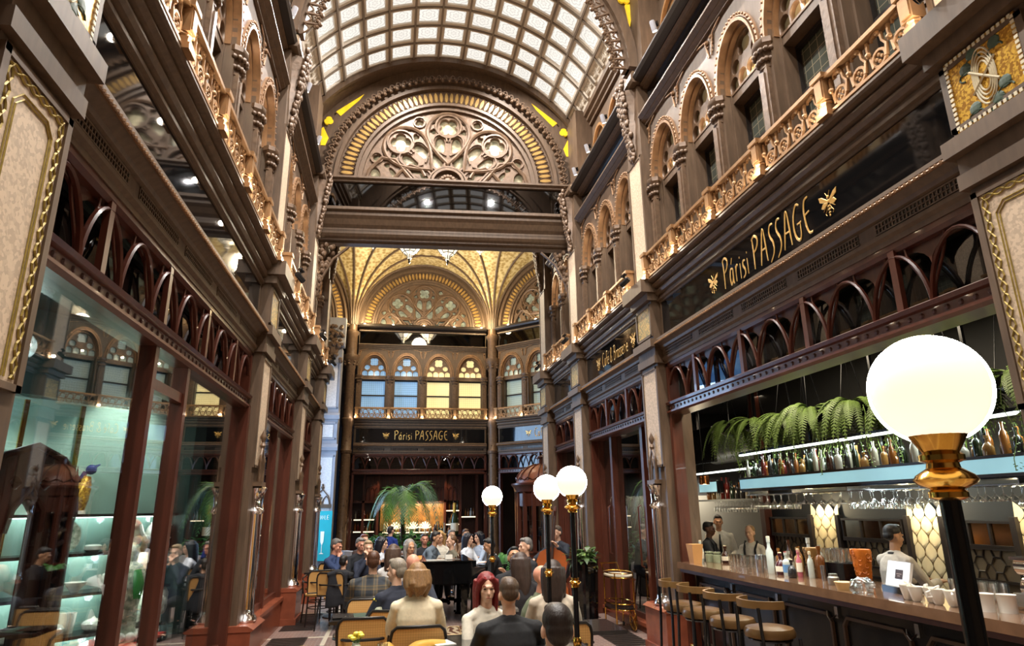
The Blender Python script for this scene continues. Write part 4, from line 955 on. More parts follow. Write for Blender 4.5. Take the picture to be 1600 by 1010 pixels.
o=empty('light_box',T(5.7,11.4,1.98)); tag(o,'small pale blue lit box under the television','light box'); b=MB(); b.box(-.02,.1,-.35,.35,0,.2); b.build('casing',M_blackp,o); b=MB(); b.box(-.03,-.02,-.33,.33,.015,.185); b.build('lit_face',MATS['backlit_blue_glass'],o)
o=empty('pendant_lamp',T(5.2,10.55,2.1)); tag(o,'small copper drum pendant lamp near the bartenders','pendant lamp'); b=MB(); b.lathe([(.085,0),(.088,.14),(.06,.15),(.0,.152)],16); b.build('shade',mat('copper',(190,120,70),.25,1.),o,None,True); b=MB(); b.bar((0,0,.15),(0,0,1.5),.008); b.build('cord',M_blackp,o); b=MB(); b.lathe([(0,.0),(.07,.002),(.07,.01),(0,.012)],12); b.build('diffuser',mat('lamp_glow',(255,220,160),.4,emit=4),o)
light('POINT',(5.2,10.55,2.05),8,(1,.8,.5),.06)
o=empty('ventilation_duct',T(6.1,9.6,2.75)); tag(o,'long grey metal air duct under the bar ceiling','duct'); b=MB(); b.m=Matrix.Rotation(PI/2,4,'X'); b.lathe([(.24,-2.2),(.24,.5),(.25,.5),(.25,.54),(.24,.54),(.24,1.2)],20); b.m=None; b.build('duct_pipe',mat('duct_metal',(120,122,122),.4,.6),o,None,True)
light('AREA',(6.2,9.8,3.4),30,(1,.85,.62),1.2,(0,0,-1),'bar_fill_light'); light('AREA',(4.3,5.8,3.5),45,(1,.85,.62),.5,(0,0,-1),'bar_fill_light',sizey=4)  # added fill lamps without fixtures; the long one brightens the ferns
# ---- ferns
def frond(b,a,L,droop,w,rise=.3,z0=0.,lw_=1.,fwd=.45):
    n=13; P=[]
    for i in range(n+1):
        t=i/n; r=L*(t-.25*t*t*droop); P.append(Vector((cos(a)*r,sin(a)*r,z0+L*(rise*t*2-(rise*2+.55*droop)*t*t))))
    side=Vector((-sin(a),cos(a),0))
    b.tube(P,[.005*(1-i/n)+.0015 for i in range(n+1)],3)
    vs=[];fs=[]
    for i in range(1,n*2):
        t=i/(n*2); k=min(n-1,int(t*n)); p=P[k].lerp(P[k+1],t*n-k); d=(P[k+1]-P[k]).normalized(); lw=w*sin(PI*min(1,t*.9+.12))**.7
        for s in(-1,1):
            j=len(vs); q=p+side*s*lw+d*lw*fwd; vs+=[p-d*.010*lw_,p+d*.012*lw_,q+d*.004*lw_+Vector((0,0,-.25*lw)),q-d*.006*lw_+Vector((0,0,-.25*lw))]; fs.append((j,j+1,j+2,j+3))
    b.add(vs,fs)
M_fern=mat('fern_green',(108,134,62),.55,0,.5,5); M_fernd=mat('trailing_green',(116,146,62),.55,0,.4,7)
def fern(seed):
    r=random.Random(seed); o=empty('hanging_fern'); b=MB()
    for i in range(34): frond(b,r.uniform(0,2*PI),r.uniform(.45,.75),r.uniform(.8,1.5),r.uniform(.045,.065),r.uniform(.1,.4))
    b.mesh; link('fronds',b.mesh('fronds',M_fern,False,False),o)
    t=MB()
    for i in range(9):
        x,y=r.uniform(-.22,.22),r.uniform(-.3,.3); L=r.uniform(.35,.7)
        P=[(x+.02*sin(k),y+.02*cos(k*1.3),-.05-L*k/8) for k in range(9)]; t.tube(P,.004,3)
        for k in range(int(L*60)):
            z=-.05-L*r.random(); a=r.uniform(0,6.28); c=Vector((x+.02*cos(a),y+.02*sin(a),z)); u=Vector((cos(a),sin(a),-.4))*.022; v=Vector((-sin(a),cos(a),.2))*.011; t.add([c,c+u*.5+v,c+u,c+u*.5-v],[(0,1,2,3)])
    link('trailing_stems',t.mesh('trailing_stems',M_fernd,False,False),o)
    p=MB(); p.lathe([(.08,-.14),(.14,-.1),(.17,.0),(.15,.02)],10); p.build('basket',M_blackp,o); p=MB(); 
    for k in range(3): p.bar((.14*cos(k*2.1),.14*sin(k*2.1),0),(0,0,.75),.005)
    p.build('hanger',M_blackp,o)
    return o
f1,f2=fern(1),fern(2)
for i,y in enumerate([8.75,8.15,7.5,6.85,6.2,5.55,4.9,4.3]):
    s=(f1 if i==0 else f2) if i<2 else dup(f1 if i%2==0 else f2,T()); s.matrix_basis=T(4.78+.06*(i%3),y,2.86-.02*i,i*1.3); tag(s,'drooping green fern hanging above the blue lit bar shelf','fern','hanging ferns above the bar')
# ---- counter-top things
def thing(name,b,mt,x,y,z,label,cat,group=None,smooth=True,rz=0,s=1):
    o=b.build(name,mt,None,T(x,y,z,rz,s),smooth) if isinstance(b,MB) else link(name,b,None,T(x,y,z,rz,s)); return tag(o,label,cat,group)
Zc=1.09
b=MB(); b.add([(-.05,-.06,0),(.05,-.06,0),(.05,.06,0),(-.05,.06,0),(-.07,-.085,.22),(.07,-.085,.22),(.07,.085,.22),(-.07,.085,.22)],[(0,1,2,3),(0,1,5,4),(1,2,6,5),(2,3,7,6),(3,0,4,7),(4,5,6,7)])
thing('napkin_box',b,mat('pale_wood',(196,142,84),.5,0,.2,5),3.62,7.76,Zc,'light wooden flared box at the far end of the bar top','box',smooth=False)
M_cg=mat('clear_liquid_glass',(176,180,170),.06,0,spec=.7,coat=.4); M_cap=mat('pale_cap',(222,200,160),.4)
def cbottle(x,y,kind,mt,label,s=1.,lab=None,cap=None):
    o=link('bottle',bottle_mesh(kind,mt),None,T(x,y,Zc,0,s)); tag(o,label,'bottle')
    H={'wine':(.05,.15,.039,.305),'spirit':(.04,.13,.043,.27),'squat':(.03,.08,.051,.2),'tall':(.06,.17,.035,.33)}[kind]
    if lab: q=MB(); q.lathe([(H[2],H[0]),(H[2]+.001,H[0]+.002),(H[2]+.001,H[1])],10); q.build('label',lab,o)
    q=MB(); q.lathe([(.016,H[3]-.03),(.018,H[3]-.028),(.018,H[3]+.008),(0,H[3]+.01)],8); q.build('cap',cap or M_cap,o)
M_lab=mat('paper_label',(226,214,190),.6); M_labb=mat('blue_label',(90,130,170),.5)
cbottle(3.80,7.98,'spirit',M_cg,'pale glass bottle with cream cap next to the wooden box',.9,M_lab)
cbottle(3.98,7.70,'squat',MATS['bottle_glass_1'],'small dark brown bottle with cream label beside the squat jars',.95,M_lab)
cbottle(3.80,6.42,'tall',M_cg,'tallest clear bottle with pale stopper, by the steel shaker',1.05,None,M_cap)
cbottle(3.82,6.27,'squat',mat('dark_red_glass',(60,20,24),.08,0,coat=.3),'dark red squat bottle with white label in the middle of the bar',1.,M_lab)
cbottle(3.80,6.14,'spirit',M_cg,'clear bottle with a blue label in the middle of the bar',.8,M_labb,mat('red_cap',(150,40,40),.4))
cbottle(3.86,6.02,'tall',mat('pink_glass',(170,90,100),.08,0,coat=.3),'pink red slender bottle behind the blue labelled one',.75,M_lab)
cbottle(3.74,5.96,'squat',MATS['bottle_glass_6'],'black squat bottle nearest the brown carved vase',.8)
cbottle(3.9,5.9,'wine',M_cg,'clear wine shaped bottle left of the brown carved vase',.75)
b=MB(); b.lathe([(.045,0),(.048,.01),(.048,.09),(.03,.1),(.03,.105),(.047,.108),(.047,.125),(0,.128)],12); jm=b.mesh('glass_jar',mat('herb_jar',(150,158,126),.12,0,.3,12,coat=.5),True)
thing('glass_jar',jm,None,3.86,7.88,Zc,'squat lidded glass jar, left one of the two by the brown bottle','jar'); thing('glass_jar',jm,None,3.90,7.76,Zc,'squat lidded glass jar, right one of the two by the brown bottle','jar')
b=MB(); b.lathe([(.03,0),(.032,.01),(.036,.12),(.034,.12),(.03,.015)],12); tm=b.mesh('tumbler',M_gl,True)
for i in range(10): thing('tumbler',tm,None,3.92+.075*(i%2),7.45-.075*(i//2),Zc,'clear tumbler in the cluster behind the steel shaker','glass','tumblers in a cluster on the bar')
b=MB(); b.lathe([(.035,0),(.04,.12),(.042,.125),(.042,.13),(.038,.17),(.03,.175),(0,.176)],14); thing('cocktail_shaker',b,M_steel,3.74,6.52,Zc,'steel cocktail shaker standing on the bar','shaker')
def carved_vase(x,y,mt,label,h):
    o=empty('carved_vase',T(x,y,Zc)); tag(o,label,'vase')
    b=MB(); b.lathe([(.05,0),(.055,.02),(.075,.14*h/.25),(.085,h-.02),(.08,h),(.07,h-.01)],16); b.build('vase_body',mt,o,None,True)
    b=MB(); r=random.Random(2)
    for k in range(60):
        a=r.uniform(0,6.28); z=r.uniform(.02,h-.02); R0=lerp(.053,.087,z/h); s=r.uniform(.014,.024)
        b.tube([(cos(a+s/R0*cos(t))*R0,sin(a+s/R0*cos(t))*R0,z+s*sin(t)) for t in [2*PI*j/9 for j in range(9)]],.005,4,True)
    b.build('scroll_relief',mt,o,None,True)
carved_vase(4.02,6.02,mat('brown_carved',(140,100,50),.4,.3,.5,12),'brown gold vase covered in curled scrolls on the bar',.26)
carved_vase(4.16,5.52,mat('orange_carved',(206,112,30),.4,.1,.4,12),'bright orange vase covered in curled scrolls beside the tablet',.27)
o=empty('glass_tray',T(4.16,5.82,Zc)); tag(o,'black block carrying upturned tumblers between the two carved vases','tray'); b=MB(); b.box(-.12,.12,-.2,.2,0,.14); b.build('tray_block',M_blackp,o)
for i in range(12): thing('tumbler',tm,None,4.08+.08*(i%3),5.68+.09*(i//3),Zc+.14,'clear tumbler standing on the black block between the carved vases','glass','tumblers on the black block')
b=MB(); b.lathe([(.02,0),(.022,.13),(.02,.13)],10); tb=b.mesh('steel_tube',M_steel,True); thing('straw_holder',tb,None,3.86,5.66,Zc,'upright steel tube left of the lidded steel jar','tube'); 
b=MB(); b.lathe([(.04,0),(.045,.01),(.045,.06),(.035,.07),(.035,.09),(0,.092)],12); thing('lidded_jar',b,mat('pewter',(150,146,136),.35,.8),3.74,5.36,Zc,'small pewter lidded jar in front of the tumblers block','jar')
b=MB(); b.lathe([(.05,0),(.065,.05),(.07,.06),(.06,.055)],14); thing('wooden_bowl',b,mat('maple',(214,176,118),.45),3.6,5.04,Zc,'low pale wooden bowl near the counter edge','bowl')
b=MB(); r=random.Random(4); b.ball((0,0,.055),(.085,.085,.06),12,7)
for k in range(40): a=r.uniform(0,6.28); z=r.uniform(.01,.1); b.ball((.08*cos(a)*sin(PI*(z+.02)/.14),.08*sin(a)*sin(PI*(z+.02)/.14),z),.022,5,4)
thing('crystal_bowl',b,M_gl,3.6,4.82,Zc,'cut crystal bowl with knobbed sides beside the wooden bowl','bowl')
o=empty('tablet',T(3.86,4.76,Zc,-.1)); tag(o,'white tablet on a dark stand with a small dark square on its back','tablet'); b=MB(); b.m=T(0,0,.03)@Matrix.Rotation(.28,4,'Y'); b.box(-.012,.012,-.135,.135,0,.2); b.build('tablet_case',M_white,o)
b=MB(); b.m=T(0,0,.03)@Matrix.Rotation(.28,4,'Y'); b.box(-.0135,-.012,-.06,.03,.07,.14); b.build('badge',mat('brown_badge',(52,34,30),.5),o)
b=MB(); b.m=T(0,0,.03)@Matrix.Rotation(.28,4,'Y'); b.box(-.0142,-.0135,-.045,.015,.105,.110); b.box(-.0142,-.0135,-.03,.0,.09,.095); b.build('badge_lines',mat('badge_line',(150,130,120),.5),o)
b=MB(); b.box(-.05,.12,-.12,.12,0,.05); b.build('stand',M_blackp,o)
b=MB(); b.lathe([(.02,0),(.03,.01),(.045,.07),(.052,.1),(.046,.1),(.03,.02)],14); b.tube([(.045,0,.09),(.08,0,.08),(.075,0,.05),(.04,0,.05)],.007,5); b.tube([(.03,.01,.1),(.02,.03,.115),(.0,.03,.12)],.008,5); pm=b.mesh('milk_pitcher',M_white,True)
for i,(x,y) in enumerate([(3.65,4.41),(3.64,4.32),(3.69,4.24),(3.66,4.15),(3.68,4.05),(3.72,3.98)]): thing('milk_pitcher',pm,None,x,y,Zc,'small white porcelain creamer in the row right of the tablet','creamer','white creamers on the bar',rz=i)
b=MB(); n=18
b.lathe([(.05,0),(.052,.1),(.055,.105),(.048,.1),(.046,.01)],18); pv=b.mesh('fluted_pot',M_white,True)
thing('fluted_pot',pv,None,3.72,3.84,Zc,'white straight sided pot just right of the big lamp post','pot'); thing('fluted_pot',pv,None,3.80,3.76,Zc,'white straight sided pot nearest the right edge of the bar','pot')
o=empty('espresso_machine',T(4.15,3.35,Zc)); tag(o,'chrome espresso machine with white cups on top at the right end of the bar','espresso machine'); b=MB(); b.box(-.2,.2,-.5,.5,.02,.1); b.box(.0,.2,-.5,.5,.1,.3); b.build('body',M_steel,o); b=MB(); b.m=Matrix.Rotation(PI/2,4,'X'); b.lathe([(.0,-.5),(.06,-.5),(.06,.5),(0,.5)],14,(-.1,.26,0)); b.lathe([(.0,-.5),(.08,-.5),(.08,.5),(0,.5)],14,(-.06,.12,0)); b.build('chrome_tubes',M_chrome,o,None,True); b=MB(); b.box(-.18,.2,-.5,.5,.3,.32); b.build('cup_rail',M_chrome,o)
b=MB(); b.lathe([(.025,0),(.04,.05),(.042,.06),(.036,.055)],12); cm=b.mesh('coffee_cup',M_white,True)
for i in range(12): thing('coffee_cup',cm,None,4.05+.09*(i%3),3.72-.095*(i//3),Zc+.32,'white coffee cup stacked on the espresso machine','cup','cups on the espresso machine')
b=MB(); b.box(-.02,.02,-.12,.12,0,.12)
# bar stock behind

r=random.Random(21)
for i in range(14): thing('tumbler',tm,None,4.02+.08*(i%3)+r.uniform(-.01,.01),7.15-.09*(i//3),Zc,'clear tumbler in the second cluster between the jars and the tall clear bottle','glass','tumblers in the middle of the bar')
for i in range(12): thing('coffee_cup',cm,None,4.14+.085*(i%2),7.75-.09*(i//2),Zc,'white cup in the double row at the far end of the bar','cup','white cups at the far end of the bar')
for i in range(9):
    o=link('bottle',BM[(i*7)%len(BM)],None,T(3.98+.07*(i%2),6.55-.085*i,Zc,0,.85+.1*(i%3))); tag(o,'liquor bottle in the crowd between the steel shaker and the carved vases','bottle','liquor bottles crowded on the bar')
for i in range(10): thing('stem_glass',gm,None,3.98+.1*(i%2),5.35-.09*(i//2),Zc,'stemmed glass standing upside down behind the tablet','glass','stemmed glasses behind the tablet') if 0 else thing('tumbler',tm,None,4.12+.08*(i%2),4.5-.085*(i//2),Zc,'clear tumbler behind the row of white creamers','glass','tumblers behind the creamers')
# ================================================================ LEFT SHOWCASE (interior behind glass)
ls=empty('wall_2',kind='structure')
M_mint=mat('mint_panel',(150,188,180),.55,0,.12,2); M_teal=mat('dark_teal',(34,52,52),.6)
FS=frame((-2.22,7.25,0),(.64,.77,0),(.77,-.64,0))
b=MB(); b.box(-4.2,0,.0,.1,.3,2.75); b.build('mint_back',M_mint,ls,FS)
b=MB(); b.box(-4.2,.05,-.0,.1,2.72,3.5); b.box(0,.12,-.35,.1,.3,3.4); b.box(-4.4,-4.2,-2,.1,0,3.5); b.build('teal_surround',M_teal,ls,FS)
b=MB(); 
for u in(-.06,-.46,-.92,-1.38,-1.84,-2.3,-2.76): b.box(u-.018,u+.018,-.02,0,.3,2.7)
b.build('brass_strips',M_brass,ls,FS)
b=MB(); b.box(-4.4,XL-.1,3.0,8.2,3.5,3.6); b.box(-4.5,-4.3,2.0,9,0,3.6); b.box(-4.5,XL-.1,8.25,8.4,0,3.6); b.box(-4.5,XL-.3,2.5,2.6,0,3.6); b.box(-4.5,XL-.1,8.4,15,3.5,3.6); b.box(-3.2,-3.1,8.4,12.8,0,3.6); b.build('shop_wall',M_teal,ls)
b=MB()
for k in range(4): b.box(-4.2+.0,-2.9,4.6+.1*k,4.64+.1*k,3.46,3.49)
b.build('ceiling_air_slots',M_white,ls)
SHZ=[1.75,1.43,1.11,.78]
for i,z in enumerate(SHZ):
    o=empty('display_shelf',FS@T(0,0,0)); tag(o,['topmost','second','third','lowest'][i]+' dark shelf on the mint showcase wall','shelf')
    b=MB(); b.box(-2.9,-.04,-.3,0,z-.025,z); b.build('shelf_board',M_blackp,o)
    l=MB(); l.box(-2.9,-.04,-.05,-.03,z-.034,z-.025); l.build('led_strip',mat('led_warm',(235,255,240),.4,emit=5.),o)
    [light('POINT',FS@Vector((u,-.2,z-.05)),1.5,(.9,1,.92),.03,name='shelf_led') for u in (-.25,-.7,-1.15,-1.6,-2.1,-2.6)]
for x,y in((-2.5,5.6),(-2.2,6.6)): light('SPOT',(x,y,3.3),120,(1,.9,.75),.05,(-.2,.1,-1),'showcase_spot',spot=70)
light('POINT',(-2.6,5.0,2.9),22,(.8,1,.95),.1,name='showcase_light')
# porcelain
M_green=mat('green_glaze',(120,160,110),.25,0,.6,14,col2=(235,232,215)); M_pink=mat('floral_glaze',(236,228,200),.2,0,.5,16,col2=(205,120,110)); M_lace=mat('pierced_glaze',(226,226,206),.25,0,.5,30,col2=(110,130,110))
def plate_(u,z,r,mt,label):
    b=MB(); b.m=Matrix.Rotation(PI/2-.2,4,'X'); b.lathe([(0,0),(r*.6,0),(r*.65,.008),(r,.03),(r,.036),(r*.62,.014),(0,.008)],24); b.m=None
    o=b.build('display_plate',mt,None,FS@T(u,-.12,z+r*.98),True); return tag(o,label,'plate')
plate_(-.42,SHZ[1],.145,M_pink,'large cream plate with floral sprig on the upper display shelf'); plate_(-.98,SHZ[1],.14,M_lace,'round green lacework plate left of the cream floral plate'); plate_(-.22,SHZ[2],.16,M_pink,'brightest large floral plate on the middle display shelf')
plate_(-1.15,SHZ[2],.12,M_white,'plain white oval plate on the middle display shelf'); plate_(-.3,SHZ[3]-.0,.17,M_lace,'large openwork basket plate on the lowest display shelf')
def pot(u,z,prof,label,cat,mt=M_white,dy=-.15,handle=False):
    b=MB(); b.lathe(prof,16)
    if handle: R=max(p[0] for p in prof); H=prof[-1][1]; b.tube([(R*.9,0,H*.8),(R*1.5,0,H*.85),(R*1.5,0,H*.4),(R*.95,0,H*.3)],.01,6); b.tube([(-R*.9,0,H*.3),(-R*1.4,0,H*.6),(-R*1.6,0,H*.9)],[.03,.02,.012],6)
    return tag(b.build('porcelain_'+cat.replace(' ','_'),mt,None,FS@T(u,dy,z),True),label,cat)
pot(-.14,SHZ[1],[(.05,0),(.055,.01),(.1,.06),(.11,.12),(.09,.19),(.07,.22),(.08,.23),(.0,.25)],'big white jug with a spout at the right end of the upper display shelf','jug',handle=True)
pot(-.72,SHZ[1],[(.04,0),(.07,.02),(.07,.05),(.05,.06),(0,.065)],'small white covered dish between two plates','dish'); 
pot(-.82,SHZ[2],[(.03,0),(.035,.01),(.08,.07),(.085,.08),(.02,.03)],'white footed bowl on the middle display shelf','bowl'); pot(-.55,SHZ[2],[(.03,0),(.05,.05),(.05,.12),(.04,.13),(.0,.14)],'white tea pot on the middle display shelf','teapot',handle=True)
pot(-1.5,SHZ[2],[(.03,0),(.06,.05),(.06,.1),(0,.12)],'white lidded cup at the left of the middle display shelf','cup')
for u,l in((-.62,'white tureen beside the openwork plate on the lowest shelf'),(-.95,'white tureen in the middle of the lowest display shelf'),(-1.3,'white tureen at the left of the lowest display shelf')): pot(u,SHZ[3],[(.05,0),(.08,.02),(.09,.06),(.06,.09),(.02,.1),(0,.12)],l,'tureen')
pot(-.8,SHZ[3],[(.045,0),(.05,.0),(.065,.16),(.06,.16),(.045,.02)],'tall white beaker behind the tureens','beaker',dy=-.08); pot(-1.75,SHZ[1],[(.07,0),(.08,.01),(.08,.05),(0,.055)],'pale box shaped dish at the left of the upper display shelf','dish',M_pink)
pot(-1.7,SHZ[3],[(.05,0),(.09,.05),(.09,.08),(0,.1)],'white oval dish at the far left of the lowest display shelf','dish'); pot(-2.2,SHZ[3],[(.05,0),(.09,.03),(.1,.08),(.06,.09)],'white open bowl at the left end of the lowest shelf','bowl')
o=empty('porcelain_parrot',FS@T(-.9,-.15,SHZ[0])); tag(o,'porcelain parrot with blue head and gold breast on the topmost shelf','figurine')
b=MB(); b.tube([(0,0,.03),(.0,0,.12),(.02,0,.22),(.04,0,.32)],[.05,.07,.06,.03],10); b.build('body',M_goldm,o,None,True); b=MB(); b.ball((.06,0,.38),.045,10,7); b.tube([(.08,0,.4),(.13,0,.43)],[.02,.005],6); b.tube([(.03,.03,.36),(-.03,.05,.2),(-.04,.04,.05)],[.02,.03,.01],6); b.build('head_and_wing',mat('cobalt_glaze',(40,56,120),.2),o,None,True); b=MB(); b.lathe([(.06,0),(.06,.03),(0,.035)],12); b.build('base',M_white,o)
o=empty('red_vase',FS@T(-.45,-.15,SHZ[0])); tag(o,'small red brown vase on the topmost shelf','vase'); b=MB(); b.lathe([(.03,0),(.05,.06),(.055,.12),(.03,.2),(.035,.22),(.02,.2)],14); b.build('vase_body',mat('oxblood_glaze',(120,50,36),.2),o,None,True)
# standing figurine on red topped black stand
o=empty('display_pedestal',T(-2.22,6.5,0)); tag(o,'black display pedestal with a red top holding the big porcelain figure','pedestal'); b=MB(); b.box(-.24,.24,-.34,.34,0,.70); b.build('stand',M_blackp,o); b=MB(); b.box(-.26,.26,-.38,.38,.70,.72); b.build('red_top',mat('red_lacquer',(176,50,40),.3),o)
o=empty('porcelain_figure',T(-2.2,6.5,.72)); tag(o,'large white porcelain robed figure with green sleeve standing on the red topped pedestal','figurine')
b=MB(); b.lathe([(.17,0),(.18,.03),(.1,.06),(.095,.2),(.1,.32),(.13,.42),(.14,.5),(.09,.6),(.04,.63),(.045,.66),(.06,.70),(.05,.75),(.0,.79)],14,(0,0,0),1,.9); b.tube([(-.02,-.1,.5),(-.04,-.2,.42),(0,-.22,.3)],[.05,.05,.04],8); b.tube([(-.02,.1,.5),(-.04,.14,.36)],[.05,.04],8); b.build('robe',M_lace,o,None,True)
b=MB(); b.tube([(.09,-.1,.56),(.12,-.13,.46),(.12,-.12,.34)],[.03,.045,.03],8); b.build('green_sleeve',mat('emerald_glaze',(60,140,70),.25),o,None,True)
b=MB(); 
for k in range(14): a=k*.45; b.ball((.16*cos(a),.14*sin(a),.04),.04,6,5)
b.build('rock_base',M_white,o,None,True)
b=MB()
for k in range(9): a=2*PI*k/9; b.ball((0,.07*cos(a),.075*sin(a)),(.04,.05,.05),8,6)
b.ball((0,0,0),(.05,.06,.06),8,6)
b.lathe([(.05,-.32),(.05,-.31),(.012,-.29),(.012,-.05)],8)
tag(b.build('coral_sculpture',M_white,None,T(-2.08,7.05,.96),True),'white scalloped porcelain blossom right of the robed figure','sculpture')
o=empty('display_plinth',T(-2.08,7.05,0)); tag(o,'slim black plinth under the white porcelain blossom','plinth'); b=MB(); b.box(-.1,.1,-.1,.1,0,.64); b.build('stand',M_blackp,o)
# gothic cabinet near the glass
o=empty('gothic_cabinet',frame((-2.14,4.42,0),(.35,.94,0),(.94,-.35,0))); tag(o,'tall dark carved gothic cabinet with pierced arched top close to the showcase glass','cabinet')
h=[circ(0,2.0,.035,16),foil(-.1,1.93,.04,4,0,20),foil(.1,1.93,.04,4,0,20),[(-.12,1.12),(.1,1.12)]+[(.1,1.7),(.09,1.76),(.05,1.81),(0,1.86),(-.05,1.81),(-.1,1.76),(-.12,1.7)]]
out=[(-.34,.0),(-.1,.0),(-.1,1.1),(.1,1.1),(.1,0),(.36,0),(.36,1.9),(.3,1.95),(.22,2.05),(.1,2.1),(0,2.13),(-.1,2.1),(-.22,2.05),(-.34,2.0)]
link('front_panel',plate('front_panel',out,h,.06,M_redD,.01),o)
b=MB()
for x in(.30,.2): b.lathe([(.03,0),(.03,.9),(.04,.95),(.03,1.0),(.025,1.7),(.04,1.75),(.03,1.85),(.0,2.05)],8,(x,-.06,0))
b.box(-.34,-.12,.03,.09,0,1.95); b.box(.14,.36,.03,.09,0,1.9); b.build('carcass',M_redD,o)
b=MB()
for k in range(12): b.tube([(.24+.06*cos(k),-.05,1.0+.07*k),(.28,-.06,1.03+.07*k)],.015,5)
b.tube([(-.12,-.04,1.65),(-.1,-.05,1.78),(0,-.05,1.9),(.1,-.05,1.78),(.12,-.04,1.65)],.018,6); b.tube([(-.3,-.04,1.98),(-.2,-.04,2.08),(0,-.04,2.15),(.2,-.04,2.08),(.34,-.04,1.95)],.022,6); b.build('carved_mouldings',M_redD,o,None,True)
b=MB(); b.tube([(-.02,-.1,.0),(.03,-.1,1.6)],.004,4)
# ---- glazing of the shopfronts
def glazing(root,F,W,posts,mt,base=.42,door=None,dep=.2):
    h=W/2; b=MB(); b.box(-h,h,dep-.12,dep+.1,0,base); b.box(-h,h,dep-.15,dep+.1,base-.03,base+.02); b.build('marble_base',M_marble,root,F)
    m=MB()
    for x in posts: m.box(x-.035,x+.035,dep-.06,dep+.06,base,2.95)
    m.box(-h,-h+.1,dep-.1,dep+.1,base,2.95); m.box(h-.1,h,dep-.1,dep+.1,base,2.95); m.box(-h,h,dep-.03,dep+.03,base,base+.1)
    if door: m.box(door[0],door[1],dep-.04,dep+.04,2.62,2.7)
    m.build('glazing_posts',M_red,root,F)
    g=MB(); g.box(-h,h,dep-.005,dep+.005,base,2.95); g.build('shop_window',mt,root,F)
M_refl=glassmat('reflective_shop_glass',(.35,.37,.38),.22)
glazing(lw,FL(5.6),5.0,[-.6,.18],M_pane,.3,(-.6,.18),dep=.05); glazing(lw,FL(10.2),3.0,[.2],M_refl,dep=.06); glazing(lw,FL(13.35),1.9,[],M_refl,dep=.06)
glazing(rw,FR(10.2),3.0,[-.75,.9],M_refl,.12); glazing(rw,FR(13.35),1.9,[],M_refl)
b=MB()
for s in(-1,1): b.box(s*.72-.05,s*.72+.05,.1,.3,0,2.95)
b.tube([(-.82,.08,1.0),(-.82,.04,1.02),(-.82,.04,1.75),(-.82,.08,1.77)],.014,6); b.tube([(.6,.08,.9),(.6,.04,.92),(.6,.04,1.75),(.6,.08,1.77)],.014,6); b.build('door_handle_bars',M_brass if 0 else M_red,rw,FR(10.2))
# ---- mosaic panels of the big front pilasters
M_leaf=mat('mosaic_green',(72,92,74),.5,0,.3,30); M_grout=mat('mosaic_cream',(222,210,180),.5)
for F,root in((FR(2.8),rw),(FL(2.8),lw)):
    g=MB(); g.box(-.25,.25,-.17,-.15,3.98,4.48); g.build('gold_mosaic',M_goldm,root,F)
    k=MB()
    for t in range(14):
        for s in(-1,1): k.box(-.23+.034*t,-.21+.034*t,-.178,-.168,4.23+s*.235-.012,4.23+s*.235+.012); k.box(s*.235-.012,s*.235+.012,-.178,-.168,4.0+.034*t,4.02+.034*t)
    for r0 in(.19,.16,.13,.10):
        for s in(-1,1): k.tube([(s*r0*.40*sin(PI*j/14),-.174,4.23+r0*1.0*cos(PI*j/14)) for j in range(15)],.006,4)
    k.tube([(-.09,-.176,4.15),(.0,-.176,4.23),(.09,-.176,4.31)],.008,4); k.tube([(.09,-.176,4.15),(.0,-.176,4.23),(-.09,-.176,4.31)],.008,4); k.build('mosaic_knot',M_grout,root,F)
    l=MB()
    for sx,sz in((-.11,.12),(.10,.16),(.11,-.12),(-.10,-.16),(-.05,.19),(.05,-.19)): l.ball((sx,-.172,4.23+sz),(.042,.006,.04),10,5); l.tube([(sx+.05*cos(q),-.172,4.23+sz-.05+.03*sin(q)) for q in [PI*j/5 for j in range(8)]],.006,4)
    l.build('mosaic_leaves',M_leaf,root,F)
    w=MB()
    for s in(-1,1):
        for ph in(0,PI):
            w.tube([(s*.215+.02*sin(z*42+ph),-.136,z) for z in [2.3+.03*i for i in range(42)]],.006,4)
    for ph in(0,PI): w.tube([(x,-.136,3.52+.018*sin(x*42+ph)) for x in [-.215+.02*i for i in range(22)]],.006,4)
    w.tube([(-.16,-.134,2.3),(-.16,-.134,3.40),(-.10,-.134,3.46),(.10,-.134,3.46),(.16,-.134,3.40),(.16,-.134,2.3)],.005,4); w.tube([(-.14,-.134,2.3),(-.14,-.134,3.39),(-.09,-.134,3.44),(.09,-.134,3.44),(.14,-.134,3.39),(.14,-.134,2.3)],.005,4); w.build('mosaic_border',mat('olive_mosaic',(176,150,70),.5,.2,.4,40),root,F)
# ================================================================ FAR BAR, KIOSK, PALM, BANNER
al=wb
b=MB(); b.box(BC-1.9,BC+1.55,24.2,24.35,2.05,2.92); b.build('header_panel',M_red,al)
b=MB()
for i in range(24): b.box(BC-1.85+.145*i,BC-1.82+.145*i,24.17,24.2,2.05,2.9)
for i in range(22):
    x=BC-1.75+.145*i; b.tube([(x-.07,24.17,2.08),(x-.07,24.17,2.4),(x-.035,24.17,2.5),(x,24.17,2.53),(x+.035,24.17,2.5),(x+.07,24.17,2.4),(x+.07,24.17,2.08)],.012,4)
b.build('header_battens',M_redD,al)
for x in(BC-.35,BC+1.05,BC-1.5): light('SPOT',(x,23.9,2.98),14,(1,.62,.35),.04,(0,.25,-1),'header_spot',spot=55)
b=MB()
for x in(BC+.95,BC+1.5,BC+2.1,BC-1.9,BC-1.4): b.box(x-.04,x+.04,24.1,24.5,0,2.95)
b.box(BC-2.3,BC+1.0,24.1,24.5,2.0,2.08); b.build('shelf_uprights',M_red,al)
M_shl=mat('lit_shelf_edge',(255,230,190),.4,emit=1.)
